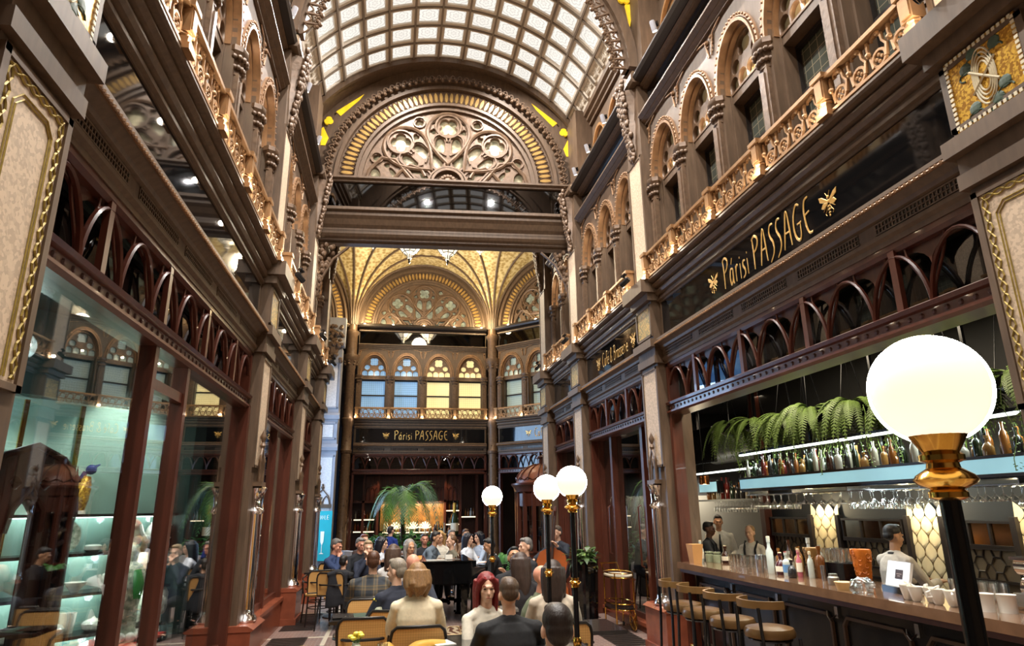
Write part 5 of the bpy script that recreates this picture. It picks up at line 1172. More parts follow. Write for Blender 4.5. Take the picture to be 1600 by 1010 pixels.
def farshelf(x0,x1,z,n,lab,sc=1.,lit=True,y=24.3):
    o=empty('bottle_shelf'); tag(o,'shelf '+lab,'shelf'); b=MB(); b.box(x0,x1,y-.12,y+.15,z-.03,z); b.build('shelf_board',M_redD,o)
    if lit: b=MB(); b.box(x0,x1,y-.135,y-.12,z-.035,z+.0); b.build('lit_edge',M_shl,o)
    bottles([(lerp(x0+.05,x1-.05,i/(n-1)),y-.02*(i%2),z) for i in range(n)],'small bottle '+lab,'bottles '+lab,sc)
farshelf(BC+1.0,BC+1.46,1.72,6,'at the top of the lit rack at the far right bar'); farshelf(BC+1.0,BC+1.46,1.25,6,'in the middle of the lit rack at the far right bar'); farshelf(BC+1.0,BC+1.46,.8,6,'low on the lit rack at the far right bar')
farshelf(BC+1.55,BC+2.05,1.5,5,'in the dark rack at the far right corner'); farshelf(BC-2.2,BC-1.5,1.45,7,'in the lit rack left behind the palm'); farshelf(BC-2.2,BC-1.5,1.05,7,'low in the rack left behind the palm')
farshelf(BC-1.2,BC+.9,1.0,22,'along the lit centre of the far bar',1.1); farshelf(BC-1.2,BC+.9,.62,16,'low along the centre of the far bar',1.,False)
b=MB(); b.box(BC-1.3,BC+.95,24.4,24.45,1.05,1.95); b.build('amber_backdrop',mat('amber_back_panel',(150,104,52),.3,.2,.6,5,emit=.25),al)
light('AREA',(BC-.2,23.9,1.95),40,(1,.78,.46),2.0,(0,.5,-1),'far_bar_light',sizey=.2)
o=empty('bar_counter',T(0,22.6,0)); tag(o,'distant dark bar counter in front of the lit bottle racks','bar counter'); b=MB(); b.box(BC-1.3,BC+1.6,0,.4,0,.9); b.build('counter_body',M_redD,o); b=MB(); b.box(BC-1.35,BC+1.65,-.05,.45,.9,.95); b.build('worktop',M_blackp,o)
o=empty('champagne_bottle',T(2.12,22.8,.95)); tag(o,'oversized champagne bottle with yellow foil and cream label on the far counter','bottle'); b=MB(); b.lathe([(.13,0),(.135,.02),(.135,.45),(.1,.6),(.05,.7)],14); b.build('body',mat('champagne_green',(40,52,30),.1,coat=.4),o,None,True); b=MB(); b.lathe([(.137,.1),(.138,.11),(.138,.36)],14); b.build('label',M_lab,o); b=MB(); b.lathe([(.052,.68),(.045,.95),(.05,1.0),(0,1.02)],12); b.build('foil',mat('gold_foil',(226,180,80),.3,.8),o,None,True)
for i in range(5):
    o=link('bottle',BM[(i*5)%len(BM)],None,T(1.3+.16*i,22.75,.95,0,1.1)); tag(o,'bottle grouped left of the oversized champagne bottle on the far counter','bottle','bottles on the far counter')
# lamps with pale star shaped shades among the bottles
for i,(x,z) in enumerate(((.2,1.35),(.75,1.35),(1.15,1.4))):
    o=empty('star_lamp',T(x,22.75,.95)); tag(o,['leftmost','middle','rightmost'][i]+' glowing splayed lamp on the far bar counter','lamp'); b=MB(); b.lathe([(.05,0),(.05,.02),(.012,.03),(.012,.2)],8); b.build('base',M_brass,o); b=MB()
    for k in range(7): a=PI*(k+.5)/7; b.tube([(0,0,.2),(.2*cos(a),-.03,.2+.22*sin(a))],[.012,.03],5)
    b.build('lamp_shade',mat('glowing_shade',(255,226,180),.4,emit=1.2),o)
# teal banner with a champagne flute
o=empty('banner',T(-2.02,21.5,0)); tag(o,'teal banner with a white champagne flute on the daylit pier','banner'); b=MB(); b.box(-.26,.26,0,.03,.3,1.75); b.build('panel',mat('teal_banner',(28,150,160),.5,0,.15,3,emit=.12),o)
b=MB(); b.prism([(-.055,1.15),(.055,1.15),(.045,.85),(.012,.76),(-.012,.76),(-.045,.85)],-.012,-.002); b.box(-.008,.008,-.012,-.002,.52,.77); b.prism([(-.07,.5),(.07,.5),(.03,.53),(-.03,.53)],-.012,-.002); b.build('flute_print',M_white,o)
me,wd=letters('PARISI',.13,mat('banner_print',(210,240,240),.5)) if 0 else (None,0)
b=MB()
for i in range(6): b.box(-.2+.07*i,-.16+.07*i,-.01,-.002,1.5,1.6)
b=MB()
# banner heading strokes (V I O L E)
for x,st in((-.19,[[(0,1),(.25,0),(.5,1)]]),(-.1,[[(.2,1),(.2,0)]]),(-.06,[[(.1,.5),(.3,1),(.5,.5),(.3,0),(.1,.5)]]),(.03,[[(.1,1),(.1,0),(.4,0)]]),(.1,[[(.5,1),(.1,1),(.1,0),(.5,0)],[(.1,.5),(.4,.5)]])):
    for s in st: b.tube([(x+p[0]*.13,-.004,1.5+p[1]*.12) for p in s],.008,4)
b.build('heading_print',M_white,o)
# domed kiosk
o=empty('domed_kiosk',T(3.72,16.3,0)); tag(o,'round red brown wooden kiosk with ribbed dome and glazed sides','kiosk')
NK=8
def ngon(r,a0=PI/8): return [(r*cos(a0+2*PI*k/NK),r*sin(a0+2*PI*k/NK)) for k in range(NK)]
b=MB(); b.lathe([(.74,0),(.74,.12),(.68,.16),(.68,.7),(.72,.74),(.66,.78)],NK); b.build('base',M_red,o)
b=MB(); b.lathe([(.66,2.1),(.72,2.14),(.74,2.24),(.8,2.3),(.8,2.34),(.68,2.36)],24); b.build('cornice',M_red,o,None,True)
b=MB(); b.lathe([(.68,2.34),(.67,2.42),(.62,2.55),(.52,2.66),(.36,2.75),(.2,2.80),(.16,2.82)],24); b.build('dome',mat('dome_wood',(134,78,56),.4,0,.3,4),o,None,True)
b=MB()
for k in range(16):
    a=2*PI*k/16; b.tube([(r*1.01*cos(a),r*1.01*sin(a),z) for r,z in((.68,2.42),(.63,2.55),(.53,2.66),(.37,2.75),(.2,2.81))],.016,5)
    a2=a+PI/16; b.tube([(.69*cos(a),.69*sin(a),2.48),(.665*cos(a2),.665*sin(a2),2.41),(.69*cos(a+PI/8),.69*sin(a+PI/8),2.48)],.014,4)
b.build('dome_ribs',M_red,o,None,True)
b=MB(); b.lathe([(.16,2.8),(.13,2.83),(.13,2.94),(.18,2.96),(.18,2.99),(.05,3.02),(0,3.04)],12); b.build('finial',M_red,o,None,True)
b=MB()
for k in range(16):
    a=2*PI*k/16+PI/16; b.bar((.66*cos(a),.66*sin(a),.75),(.66*cos(a),.66*sin(a),2.14),.09)
for k in range(16):
    a=2*PI*k/16+PI/16;c_=a+PI/8; b.bar((.66*cos(a),.66*sin(a),1.95),(.66*cos(c_),.66*sin(c_),1.95),.05,.3)
b.build('uprights',M_red,o)
b=MB(); b.lathe([(.63,.76),(.63,2.1)],16); b.build('curved_panes',M_refl,o)
b=MB(); b.lathe([(.3,.7),(.3,2.1)],10); 
for z in(1.1,1.45,1.8): b.lathe([(.0,z),(.58,z),(.58,z+.02),(0,z+.02)],16)
b.build('inner_shelves',M_redD,o)
bottles([(3.72+.48*cos(D(a)),16.3+.48*sin(D(a)),z) for z in(1.12,1.47) for a in(200,225,250,275,300)],'bottle inside the domed kiosk','bottles in the kiosk')
# ---- palm in a planted bed with banquette
o=empty('planter_bed',T(.35,17.2,0)); tag(o,'low planter bed with leafy shrubs under the palm','planter'); b=MB(); b.lathe([(.95,0),(.95,.55),(.9,.6),(.0,.58)],20); b.build('box',M_redD,o)
M_shrub=mat('shrub_leaf',(70,130,60),.4,0,.4,6)
def leafmesh(n,R,H,seed,ls=.14,mt=M_shrub):
    r=random.Random(seed); b=MB()
    for i in range(n):
        a=r.uniform(0,6.28); rr=R*r.random()**.5; z=H*r.random(); c=Vector((rr*cos(a),rr*sin(a),z)); d=Vector((cos(a)*r.uniform(.3,1),sin(a)*r.uniform(.3,1),r.uniform(-.2,.9))).normalized(); s=d.cross(Vector((0,0,1))).normalized(); L=ls*r.uniform(.6,1.3)
        b.add([c,c+d*L*.5+s*L*.28,c+d*L*.8+s*L*.12-Vector((0,0,.1*L)),c+d*L-Vector((0,0,.25*L)),c+d*L*.8-s*L*.12-Vector((0,0,.1*L)),c+d*L*.5-s*L*.28],[(0,1,2,3,4,5)])
    return b.mesh('foliage',mt,False,False)
sh=link('foliage',leafmesh(420,.9,.55,2,.2),o,T(0,0,.58))
o=empty('palm_tree',T(.3,17.2,.55)); tag(o,'tall fan palm with long drooping green fronds in the middle of the far hall','palm')
b=MB(); b.tube([(0,0,0),(.02,.02,.5),(.0,.03,1.0),(.02,0,1.3)],[.07,.055,.05,.06],8); b.build('trunk',mat('palm_trunk',(74,58,40),.8,0,.5,14,bump=.4),o,None,True)
M_palm=mat('palm_green',(120,172,88),.42,0,.45,3); M_palm2=mat('palm_blue_green',(120,150,140),.42,0,.4,3)
rp=random.Random(9)
for i in range(30):
    b=MB(); a=i*2.4+rp.uniform(-.2,.2); frond(b,a,rp.uniform(.95,1.5),rp.uniform(.7,1.5),.24,rp.uniform(.3,1.0),0,1.3,1.)
    b.m=None; link('frond',b.mesh('frond',M_palm if i%3 else M_palm2,False,False),o,T(0,0,1.4))
o=empty('banquette',T(.1,15.7,0)); tag(o,'pale grey curved banquette sofa before the palm planter','sofa')
b=MB()
for r0,r1,z0,z1 in((1.15,1.3,.0,.84),(1.3,1.75,0,.42)):
    A=[(r0*cos(D(t)),r0*sin(D(t))) for t in range(200,341,10)]; B=[(r1*cos(D(t)),r1*sin(D(t))) for t in range(200,341,10)]
    n=len(A); vs=[(p[0],p[1]+1.5,z) for z in(z0,z1) for P in(A,B) for p in P]; fs=[]
    for i in range(n-1): fs+=[(i,i+1,n+i+1,n+i),(2*n+i,3*n+i,3*n+i+1,2*n+i+1),(i,2*n+i,2*n+i+1,i+1),(n+i,n+i+1,3*n+i+1,3*n+i)]
    fs+=[(0,n,3*n,2*n),(n-1,3*n-1,4*n-1,2*n-1)]; b.add(vs,fs)
b.build('upholstery',mat('grey_upholstery',(170,166,168),.8),o)
# plants beside the kiosk and pillar
for x,y,z,lab,sd in((2.35,13.6,.75,'leafy green pot plant in front of the domed kiosk',3),(1.75,16.6,.5,'bushy fern by the far lamp post and corner column',4)):
    o=empty('potted_plant',T(x,y,0)); tag(o,lab,'plant'); b=MB(); b.lathe([(.16,0),(.2,.05),(.22,z),(.18,z)],14); b.build('pot',M_blackp,o,None,True); f=MB(); r=random.Random(sd)
    for i in range(26): frond(f,r.uniform(0,6.28),r.uniform(.3,.5),r.uniform(.8,1.4),.06,r.uniform(.3,.9))
    link('foliage',f.mesh('foliage',M_shrub,False,False),o,T(0,0,z))
# lanterns under the vault crown
def lantern(x,y,z,s,label):
    o=empty('hanging_lantern',T(x,y,z,0,s)); tag(o,label,'lantern','lanterns under the gold vault')
    b=MB(); b.lathe([(.0,-.22),(.06,-.16),(.08,-.05),(.2,.02),(.3,.16),(.42,.3)],8); b.build('glass_shade',mat('lantern_glass',(255,240,210),.3,0,.1,8,emit=.8),o)
    b=MB(); b.lathe([(.44,.3),(.45,.34),(.2,.44),(.05,.6),(.02,.62)],8); b.lathe([(.0,-.34),(.035,-.28),(.03,-.22),(.05,-.18)],8)
    for k in range(8): a=2*PI*k/8; b.tube([(r*cos(a),r*sin(a),zz) for r,zz in((.06,-.16),(.082,-.05),(.205,.02),(.305,.16),(.43,.31))],.012,4)
    b.tube([(.2*cos(2*PI*k/8),.2*sin(2*PI*k/8),.02) for k in range(8)],.015,4,True); b.build('lantern_frame',M_dark,o); b=MB(); b.bar((0,0,.6),(0,0,(ZT-z)/s),.02); b.build('chain',M_dark,o)
lantern(.27,18.0,8.98,1.0,'left of the two big glass lanterns under the gold vault'); lantern(1.38,18.0,9.0,1.0,'right of the two big glass lanterns under the gold vault'); lantern(-.85,19.5,9.75,.5,'small glass lantern at the left under the gold vault'); lantern(2.55,19.5,9.75,.5,'small glass lantern at the right under the gold vault')
# ================================================================ LAMPS, FURNITURE, PIANO
M_globe=mat('opal_globe',(255,240,214),.25,emit=.62,ecol=(255,236,204))
def globe_lamp(x,y,label,zb=.76,zc=1.93,R=.105,power=30):
    o=empty('globe_lamp',T(x,y,zb)); tag(o,label,'lamp','white globe lamps on black posts'); H=zc-zb
    b=MB(); b.ball((0,0,H),R,28,18); b.build('globe',M_globe,o,None,True)
    b=MB(); z=H-R-.09; b.lathe([(.025,z-.02),(.034,z-.015),(.034,z-.005),(.028,z),(.05,z+.01),(.056,z+.018),(.05,z+.027),(.03,z+.04),(.028,z+.05),(.04,z+.055),(.04,z+.065),(.032,z+.07),(.05,z+.1),(.055,z+.115),(.0,z+.116)],20); b.build('brass_collar',M_brass,o,None,True)
    b=MB(); z=H*.42; b.lathe([(.018,z-.03),(.028,z-.028),(.028,z-.018),(.022,z-.012),(.036,z-.003),(.04,z+.004),(.036,z+.012),(.022,z+.02),(.028,z+.026),(.028,z+.034),(.018,z+.036)],18); b.build('brass_knop',M_brass,o,None,True); b=MB(); b.lathe([(.075,0),(.078,.01),(.06,.02),(.035,.05),(.022,.09),(.028,.1),(.028,.115),(.03,.13),(.02,.15)],18); b.build('brass_foot',M_brass,o,None,True)
    b=MB(); b.lathe([(.0185,.1),(.0185,H-R-.1)],14); b.build('post',M_blackp,o,None,True)
    l=light('POINT',(0,0,H),power,(1,.86,.66),R*1.05,name='globe_light',parent=o); l.visible_camera=True
    MATS['opal_globe'].use_nodes=True
    return o
LP=[(1.06,1.13,'big glowing globe lamp closest to the viewer, in front of the bar'),(1.27,4.65,'globe lamp of the overlapping pair standing slightly higher and larger'),(1.285,5.5,'globe lamp of the overlapping pair partly hidden behind the larger globe'),(1.09,7.3,'single small globe lamp by the pianist')]
for x,y,l in LP: globe_lamp(x,y,l,.76,1.97 if y<2 else 1.93 if y<5 else 1.91 if y<6 else 1.88)
M_stone=mat('grey_marble',(140,132,124),.18,0,.35,6,coat=.3)
def divider(x0,x1,y0,y1,z,label,mt):
    o=empty('divider_cabinet',T((x0+x1)/2,y0,0)); tag(o,label,'divider'); w=(x1-x0)/2; b=MB(); b.box(-w+.02,w-.02,.02,y1-y0-.02,0,z-.03); b.build('body',M_redD,o); b=MB(); b.box(-w,w,0,y1-y0,z-.03,z); b.build('marble_top',mt,o)
    b=MB(); b.box(-w+.05,w-.05,.005,.02,.12,z-.12); b.box(-w+.01,w-.01,.0,.03,0,.08); b.build('panel',M_red,o)
divider(.93,1.33,7.1,7.6,.76,'low dark wooden divider with grey marble top under the small globe lamp',M_stone)
divider(1.1,1.48,4.4,5.72,.76,'low dark divider carrying the pair of globe lamps',mat('black_marble',(34,32,32),.12,0,.3,6,coat=.4))
divider(.88,1.26,.8,1.45,.76,'low dark divider under the closest globe lamp, out of view below',M_stone)
# ---- cane chair
M_cane=lattice_mat('woven_cane',(214,164,96),(150,104,56),48,0,.55,.15); M_frame=mat('black_bentwood',(30,26,24),.35)
def cane_chair(big=.45):
    o=empty('cane_chair'); w=big/2
    b=MB(); b.prism([(-w,-.0)]*0+[(-w+.02,0)]*0+[],0,0) if 0 else None
    b.lathe([(.0,.43),(w*.9,.43),(w*.97,.445),(w*.95,.465),(0,.47)],20); b.build('seat',M_cane,o,None,True)
    P=[(-w+.01,-.26,.50),(-w+.0,-.28,.74),(-w+.015,-.285,.80),(-w+.05,-.29,.83),(w-.05,-.29,.83),(w-.015,-.285,.80),(w,-.28,.74),(w-.01,-.26,.50)]
    b=MB(); b.tube(P,.014,8,True); b.build('back_frame',M_frame,o,None,True)
    b=MB(); b.add([(-w+.01,-.263,.505),(w-.01,-.263,.505),(w,-.283,.74),(w-.04,-.293,.82),(-w+.04,-.293,.82),(-w,-.283,.74),(-w+.01,-.253,.505),(w-.01,-.253,.505),(w,-.273,.74),(w-.04,-.283,.82),(-w+.04,-.283,.82),(-w,-.273,.74)],[(0,1,2,3,4,5),(11,10,9,8,7,6)]+[(i,(i+1)%6,(i+1)%6+6,i+6) for i in range(6)]); b.build('backrest',M_cane,o)
    b=MB(); b.tube([(-w-.0,.12,.46),(-w-.03,.1,.62),(-w-.04,.0,.66),(-w-.03,-.2,.66),(-w*.6,-.315,.66),(0,-.33,.66),(w*.6,-.315,.66),(w+.03,-.2,.66),(w+.04,0,.66),(w+.03,.1,.62),(w,.12,.46)],.013,8); b.build('arm_hoop',M_frame,o,None,True)
    for sx in(-1,1):
        for sy in(-1,1): b=MB(); b.tube([(sx*(w-.03),sy*.17-(.05 if sy<0 else 0),.45),(sx*(w+.0),sy*.21-(.06 if sy<0 else 0),0)],[.014,.011],6); b.build('leg',M_frame,o)
    b=MB(); b.tube([(w*.7*cos(2*PI*k/16),w*.75*sin(2*PI*k/16),.25) for k in range(16)],.008,5,True); b.build('stretcher',M_frame,o)
    return o
CH=[(.26,6.12,0,'cane back chair under the woman in the cream sweater'),(-.2,6.68,0,'empty cane back chair with black frame, its back towards the viewer at the dark table'),(-.2,7.42,PI,'empty cane chair facing the viewer across the dark table with the flower vase'),(-.18,8.12,0,'brown cane chair under the man in the plaid shirt'),
(-1.1,11.75,.25,'cane chair at the far tables near the teal banner'),(-.76,11.25,-.4,'black chair draped with a coat in front of the far left tables'),(.2,7.75,PI,'cane chair of the man with his hand at his chin'),(.1,7.05,-.2,'chair of the grey haired person in navy'),(-1.2,12.6,2.6,'chair of the man in the navy sweater with his hand at his mouth'),(-.55,12.5,2.3,'chair of the man in the black jacket at the far left tables')]
c0=cane_chair()
for i,(x,y,r,l) in enumerate(CH):
    c=c0 if i==0 else dup(c0,T()); c.matrix_basis=T(x,y,0,r); tag(c,l,'chair','cane bistro chairs in the hall')
def armchair(x,y,rz,label,s=1.):
    o=empty('leather_armchair',T(x,y,0,rz,s)); tag(o,label,'armchair'); L=mat('mustard_leather',(196,148,62),.35,0,.25,5,coat=.2)
    P=[(.33*cos(D(t)),.30*sin(D(t))) for t in range(165,376,10)]; b=MB(); b.tube([(p[0],p[1],.70+.02*sin(i*.3)) for i,p in enumerate(P)],.055,10,sy=1.1); b.build('back_roll',L,o,None,True)
    b=MB(); n=len(P); vs=[];fs=[]
    for p in P:
        for k,z in((1.06,.3),(1.06,.7),(.9,.7),(.88,.3)): vs.append((p[0]*k,p[1]*k,z))
    for i in range(n-1):
        for k in range(4): fs.append((i*4+k,i*4+(k+1)%4,i*4+4+(k+1)%4,i*4+4+k))
    fs+=[(0,1,2,3),(4*n-4,4*n-1,4*n-2,4*n-3)]; b.add(vs,fs); b.build('back_shell',L,o,None,True)
    b=MB(); b.lathe([(0,.3),(.28,.3),(.31,.33),(.31,.40),(.27,.44),(0,.45)],20); b.build('seat',L,o,None,True)
    for sx in(-1,1):
        for sy in(-1,1): b=MB(); b.tube([(sx*.2,sy*.2,.32),(sx*.26,sy*.26,0)],[.018,.012],6); b.build('leg',M_frame,o)
armchair(-.31,5.62,0,'mustard leather tub armchair with rolled back at the nearest table'); armchair(.50,5.35,-1.2,'mustard leather armchair beside the man in the black sweater')

# ---- tables
def table(x,y,w,d,label,z=.75,top=None,round_=False):
    o=empty('cafe_table',T(x,y,0)); tag(o,label,'table'); b=MB()
    if round_: b.lathe([(0,z-.03),(w/2,z-.03),(w/2,z),(0,z)],28)
    else: b.box(-w/2,w/2,-d/2,d/2,z-.03,z)
    b.build('tabletop',top or mat('black_tabletop',(34,33,32),.14,coat=.4),o); b=MB(); b.tube([(0,0,.03),(0,0,z-.03)],.03,8); b.build('column',M_frame,o,None,True); b=MB(); b.lathe([(0,0),(.24,0),(.23,.02),(.04,.05),(0,.05)],18); b.build('foot',M_frame,o)
table(.02,7.08,1.1,.52,'long dark table with a flower vase between the empty cane chairs')
table(-.3,4.95,.85,.55,'nearest dark table with a flower vase and two glasses'); table(.62,5.75,.7,.5,'dark table between the man in black and the red haired woman',.73)
table(1.72,6.1,.62,.6,'dark table by the woman with long hair',.74); table(-.85,12.45,1.1,.6,'far table of the three men near the teal banner'); table(-.35,11.6,.6,.6,'far small table beside the woman in white'); table(1.95,13.1,.6,.6,'small far table left of the kiosk',.74,None,True)
M_vase=mat('celadon_vase',(196,200,176),.3); M_yel=mat('yellow_petal',(228,206,70),.5); M_stem=mat('stem_green',(88,120,60),.5)
def flowervase(x,y,z,label,s=1.):
    o=empty('flower_vase',T(x,y,z,0,s)); tag(o,label,'vase'); b=MB(); b.lathe([(.03,0),(.045,.01),(.05,.05),(.04,.09),(.022,.115),(.026,.125),(.02,.12)],16); b.build('vase_body',M_vase,o,None,True); f=MB(); r=random.Random(1)
    for k in range(9): a=r.uniform(0,6.28); rr=r.uniform(0,.04); f.ball((rr*cos(a),rr*sin(a),.15+r.uniform(0,.03)),(.02,.02,.014),6,5)
    f.build('blossoms',M_yel,o,None,True); g=MB()
    for k in range(6): a=k; g.tube([(0,0,.1),(.03*cos(a),.03*sin(a),.15)],.003,4)
    g.build('stems',M_stem,o)
flowervase(-.08,7.0,.75,'pale vase with yellow flowers on the long dark table'); flowervase(-.2,5.0,.75,'pale vase with yellow flowers on the nearest table',1.05)
def flat(x,y,z,w,d,mt,label,cat,rz=0): b=MB(); b.box(-w/2,w/2,-d/2,d/2,0,.006); tag(b.build(cat.replace(' ','_'),mt,None,T(x,y,z,rz)),label,cat)
flat(-.3,7.1,.75,.24,.32,mat('dark_green_menu',(28,62,52),.35),'dark green menu lying on the long dark table','menu',.2); flat(-.08,6.93,.757,.2,.14,M_white,'white napkin in front of the flower vase','napkin',.1); flat(.44,5.66,.73,.16,.2,M_white,'white napkin at the man in the black sweater','napkin',.3); flat(-.42,7.08,.7565,.2,.26,M_blackp,'black menu at the left end of the long dark table','menu',.1)
for i,(x,y,l) in enumerate([(-.44,4.98,'clear tumbler left of the nearest flower vase'),(-.02,4.98,'clear tumbler right of the nearest flower vase'),(.22,7.02,'clear glass on the long dark table, left one by the cream sweater'),(.30,7.1,'clear glass on the long dark table, right one by the cream sweater')]): thing('tumbler',tm,None,x,y,.75,l,'glass')
flat(-.28,4.93,.75,.13,.13,M_white,'white coaster under the view of the nearest vase','coaster'); thing('espresso_cup',cm,None,.12,7.0,.75,'small white cup on the long dark table','cup')
thing('glass_ashtray',MB().lathe([(.04,0),(.05,.03),(.04,.03),(.03,.01)],10) ,M_gl,1.5,6.0,.74,'small glass dish on the table by the woman with long hair','dish')
# ---- grand piano
o=empty('grand_piano',T(.72,11.9,0)); tag(o,'glossy black grand piano seen from its curved side with closed lid','piano')
out=[(.62,-.75),(.62,.72),(-.1,.72),(-.5,.6),(-.85,.2),(-1.0,-.2),(-.92,-.55),(-.7,-.72),(-.4,-.77),(0,-.75)]
def slab(b,pts,z0,z1,s=1.): n=len(pts); b.add([(p[0]*s,p[1]*s,z) for z in(z0,z1) for p in pts],[tuple(range(n-1,-1,-1)),tuple(range(n,2*n))]+[(i,(i+1)%n,(i+1)%n+n,i+n) for i in range(n)])
b=MB(); slab(b,out,.60,.92); b.build('rim',M_piano:=mat('piano_black',(12,12,13),.06,coat=.6),o); b=MB(); slab(b,out,.925,.95,1.02); b.build('lid',M_piano,o)
b=MB(); b.box(.6,.86,-.72,.72,.60,.68); b.box(.6,.86,-.74,-.68,.6,.84); b.box(.6,.86,.68,.74,.6,.84); kb=b.build('keybed',M_piano,o); b=MB(); b.box(.66,.84,-.66,.66,.68,.705); b.build('white_keys',M_white,kb)
b=MB()
for i in range(36):
    if i%7 not in(2,6): b.box(.66,.76,-.64+.036*i,-.625+.036*i,.705,.715)
b.build('black_keys',M_blackp,kb)
for x,y in((.5,-.62),(.5,.6),(-.75,-.1)): b=MB(); b.box(x-.05,x+.05,y-.05,y+.05,.06,.6); b.box(x-.07,x+.07,y-.07,y+.07,.5,.6); b.build('leg',M_piano,o); 
for x,y in((.5,-.62),(.5,.6),(-.75,-.1)): b=MB(); b.lathe([(0,0),(.035,0),(.04,.03),(.03,.06),(0,.06)],10,(x,y,0)); b.build('brass_caster',M_brass,o)
b=MB(); b.box(.42,.5,-.15,.15,.1,.6); b.tube([(.4,-.1,.08),(.6,-.1,.06)],.02,6); b.tube([(.4,.1,.08),(.6,.1,.06)],.02,6); b.build('pedal_lyre',M_piano,o)
flat(.75,11.35,.952,.3,.2,M_white,'white music sheet lying on the piano lid','sheet'); flat(1.05,11.45,.952,.22,.16,M_stone,'grey card on the piano lid','card'); thing('white_box',MB().box(-.06,.06,-.05,.05,0,.07),M_white,.98,11.5,.952,'white square cup on the piano lid','cup',smooth=False); 
o=empty('piano_bench',T(1.95,11.75,0)); tag(o,'black piano bench under the pianist','bench'); b=MB(); b.box(-.18,.18,-.32,.32,.4,.47); b.build('seat',M_blackp,o)
for sx in(-1,1):
    for sy in(-1,1): b=MB(); b.box(sx*.14-.025,sx*.14+.025,sy*.27-.025,sy*.27+.025,0,.4); b.build('leg',M_blackp,o)
# ---- black fluted planter by the pilaster
o=empty('tall_planter',T(3.05,10.6,0)); tag(o,'tall black fluted planter with a bushy green plant beside the chrome pilaster','planter')
b=MB(); n=28; pr=[(.17,0),(.19,.03),(.21,.5),(.225,.93),(.23,.97),(.2,.97)]; vs=[];fs=[]
for r,z in pr:
    for k in range(n): a=2*PI*k/n; rr=r*(1 if k%2 else .94); vs.append((rr*cos(a),rr*sin(a),z))
for i in range(len(pr)-1):
    for k in range(n): fs.append((i*n+k,i*n+(k+1)%n,(i+1)*n+(k+1)%n,(i+1)*n+k))
fs.append(tuple(range((len(pr)-1)*n,len(pr)*n))); b.add(vs,fs); b.build('pot',mat('gloss_black_pot',(14,14,15),.08,coat=.5),o)
f=MB(); r=random.Random(8)
for i in range(22): frond(f,r.uniform(0,6.28),r.uniform(.22,.36),r.uniform(.7,1.5),.045,r.uniform(.3,.9))
link('foliage',f.mesh('foliage',mat('planter_leaf',(110,140,70),.45,0,.45,8),False,False),o,T(0,0,.95)); link('broad_leaves',leafmesh(90,.2,.14,6,.15,mat('planter_broadleaf',(70,96,46),.4,0,.4,8)),o,T(0,0,.93))
# ---- brass bar cart
o=empty('bar_cart',T(3.45,10.15,0)); tag(o,'two tier brass bar cart with rounded ends in front of the dark shop window','cart')
loop=lambda z,r=.01,w=.2,l=.36:[(w*sin(t)*1.0,l*cos(t) if abs(cos(t))>.6 else l*cos(t),z) for t in [2*PI*k/28 for k in range(28)]]
b=MB()
for z in(.30,.38,.80,.74): b.tube(loop(z),.009,6,True)
for sx in(-1,1):
    for sy in(-1,1): b.tube([(sx*.14,sy*.26,.06),(sx*.14,sy*.26,.8)],.011,6)
b.tube([(-.13,.30,.80),(-.13,.42,.9),(.13,.42,.9),(.13,.30,.8)],.012,6); b.build('brass_frame',M_brass,o,None,True)
for z in(.31,.755):
    b=MB(); P=loop(z); n=len(P); b.add([(p[0],p[1],z+dz) for dz in(0,.012) for p in P],[tuple(range(n-1,-1,-1)),tuple(range(n,2*n))]+[(i,(i+1)%n,(i+1)%n+n,i+n) for i in range(n)]); b.build('tray',M_blackp if z<.5 else mat('pale_tray',(190,180,160),.3),o)
for sx in(-1,1):
    for sy in(-1,1): b=MB(); b.m=T(sx*.14,sy*.26,.03)@Matrix.Rotation(PI/2,4,'Y'); b.lathe([(0,-.01),(.03,-.01),(.03,.01),(0,.01)],12); b.build('caster',M_blackp,o)
b=MB(); b.m=T(.1,-.3,.16)@Matrix.Rotation(PI/2,4,'Y'); b.tube([(.14*cos(2*PI*k/20),.14*sin(2*PI*k/20),0) for k in range(20)],.008,5,True)
for k in range(4): b.bar((.14*cos(k*PI/4),.14*sin(k*PI/4),0),(-.14*cos(k*PI/4),-.14*sin(k*PI/4),0),.008)
b.build('spoked_wheel',M_brass,o)
flat(3.45,10.1,.772,.22,.32,M_white,'white folded cloth on the upper tier of the brass cart','cloth')
# ---- double bass
o=empty('double_bass',T(2.72,11.7,0)@Matrix.Rotation(.10,4,'Y')); tag(o,'orange brown double bass leaning against the seated musician','double bass')
prof=[(.0,.12),(.25,.14),(.33,.3),(.31,.45),(.22,.58),(.24,.72),(.27,.85),(.22,1.0),(.08,1.08),(0,1.1)]
out=[(p[0],p[1]) for p in prof]+[(-p[0],p[1]) for p in prof[-2:0:-1]]
Mb=mat('bass_varnish',(170,88,44),.25,0,.3,4,coat=.4); b=MB(); b.m=T(0,0,0,-.4); b.prism(out,-.09,.09); b.build('body',Mb,o); b=MB(); b.m=T(0,0,0,-.4); b.box(-.025,.025,-.13,-.09,.7,1.62); b.tube([(0,-.11,1.6),(0,-.12,1.7),(0,-.08,1.76),(0,-.05,1.72)],[.025,.03,.03,.02],8); b.build('neck_and_scroll',M_redD,o); b=MB(); b.m=T(0,0,0,-.4); b.tube([(0,0,0),(0,0,.14)],.01,6); b.box(-.06,.06,-.14,-.09,.48,.56); b.build('bridge_and_endpin',M_brass if 0 else M_redD,o)
for s in(-.012,-.004,.004,.012): b=MB(); b.m=T(0,0,0,-.4); b.bar((s,-.135,.3),(s*.7,-.135,1.62),.003); b.build('string',M_steel,o)
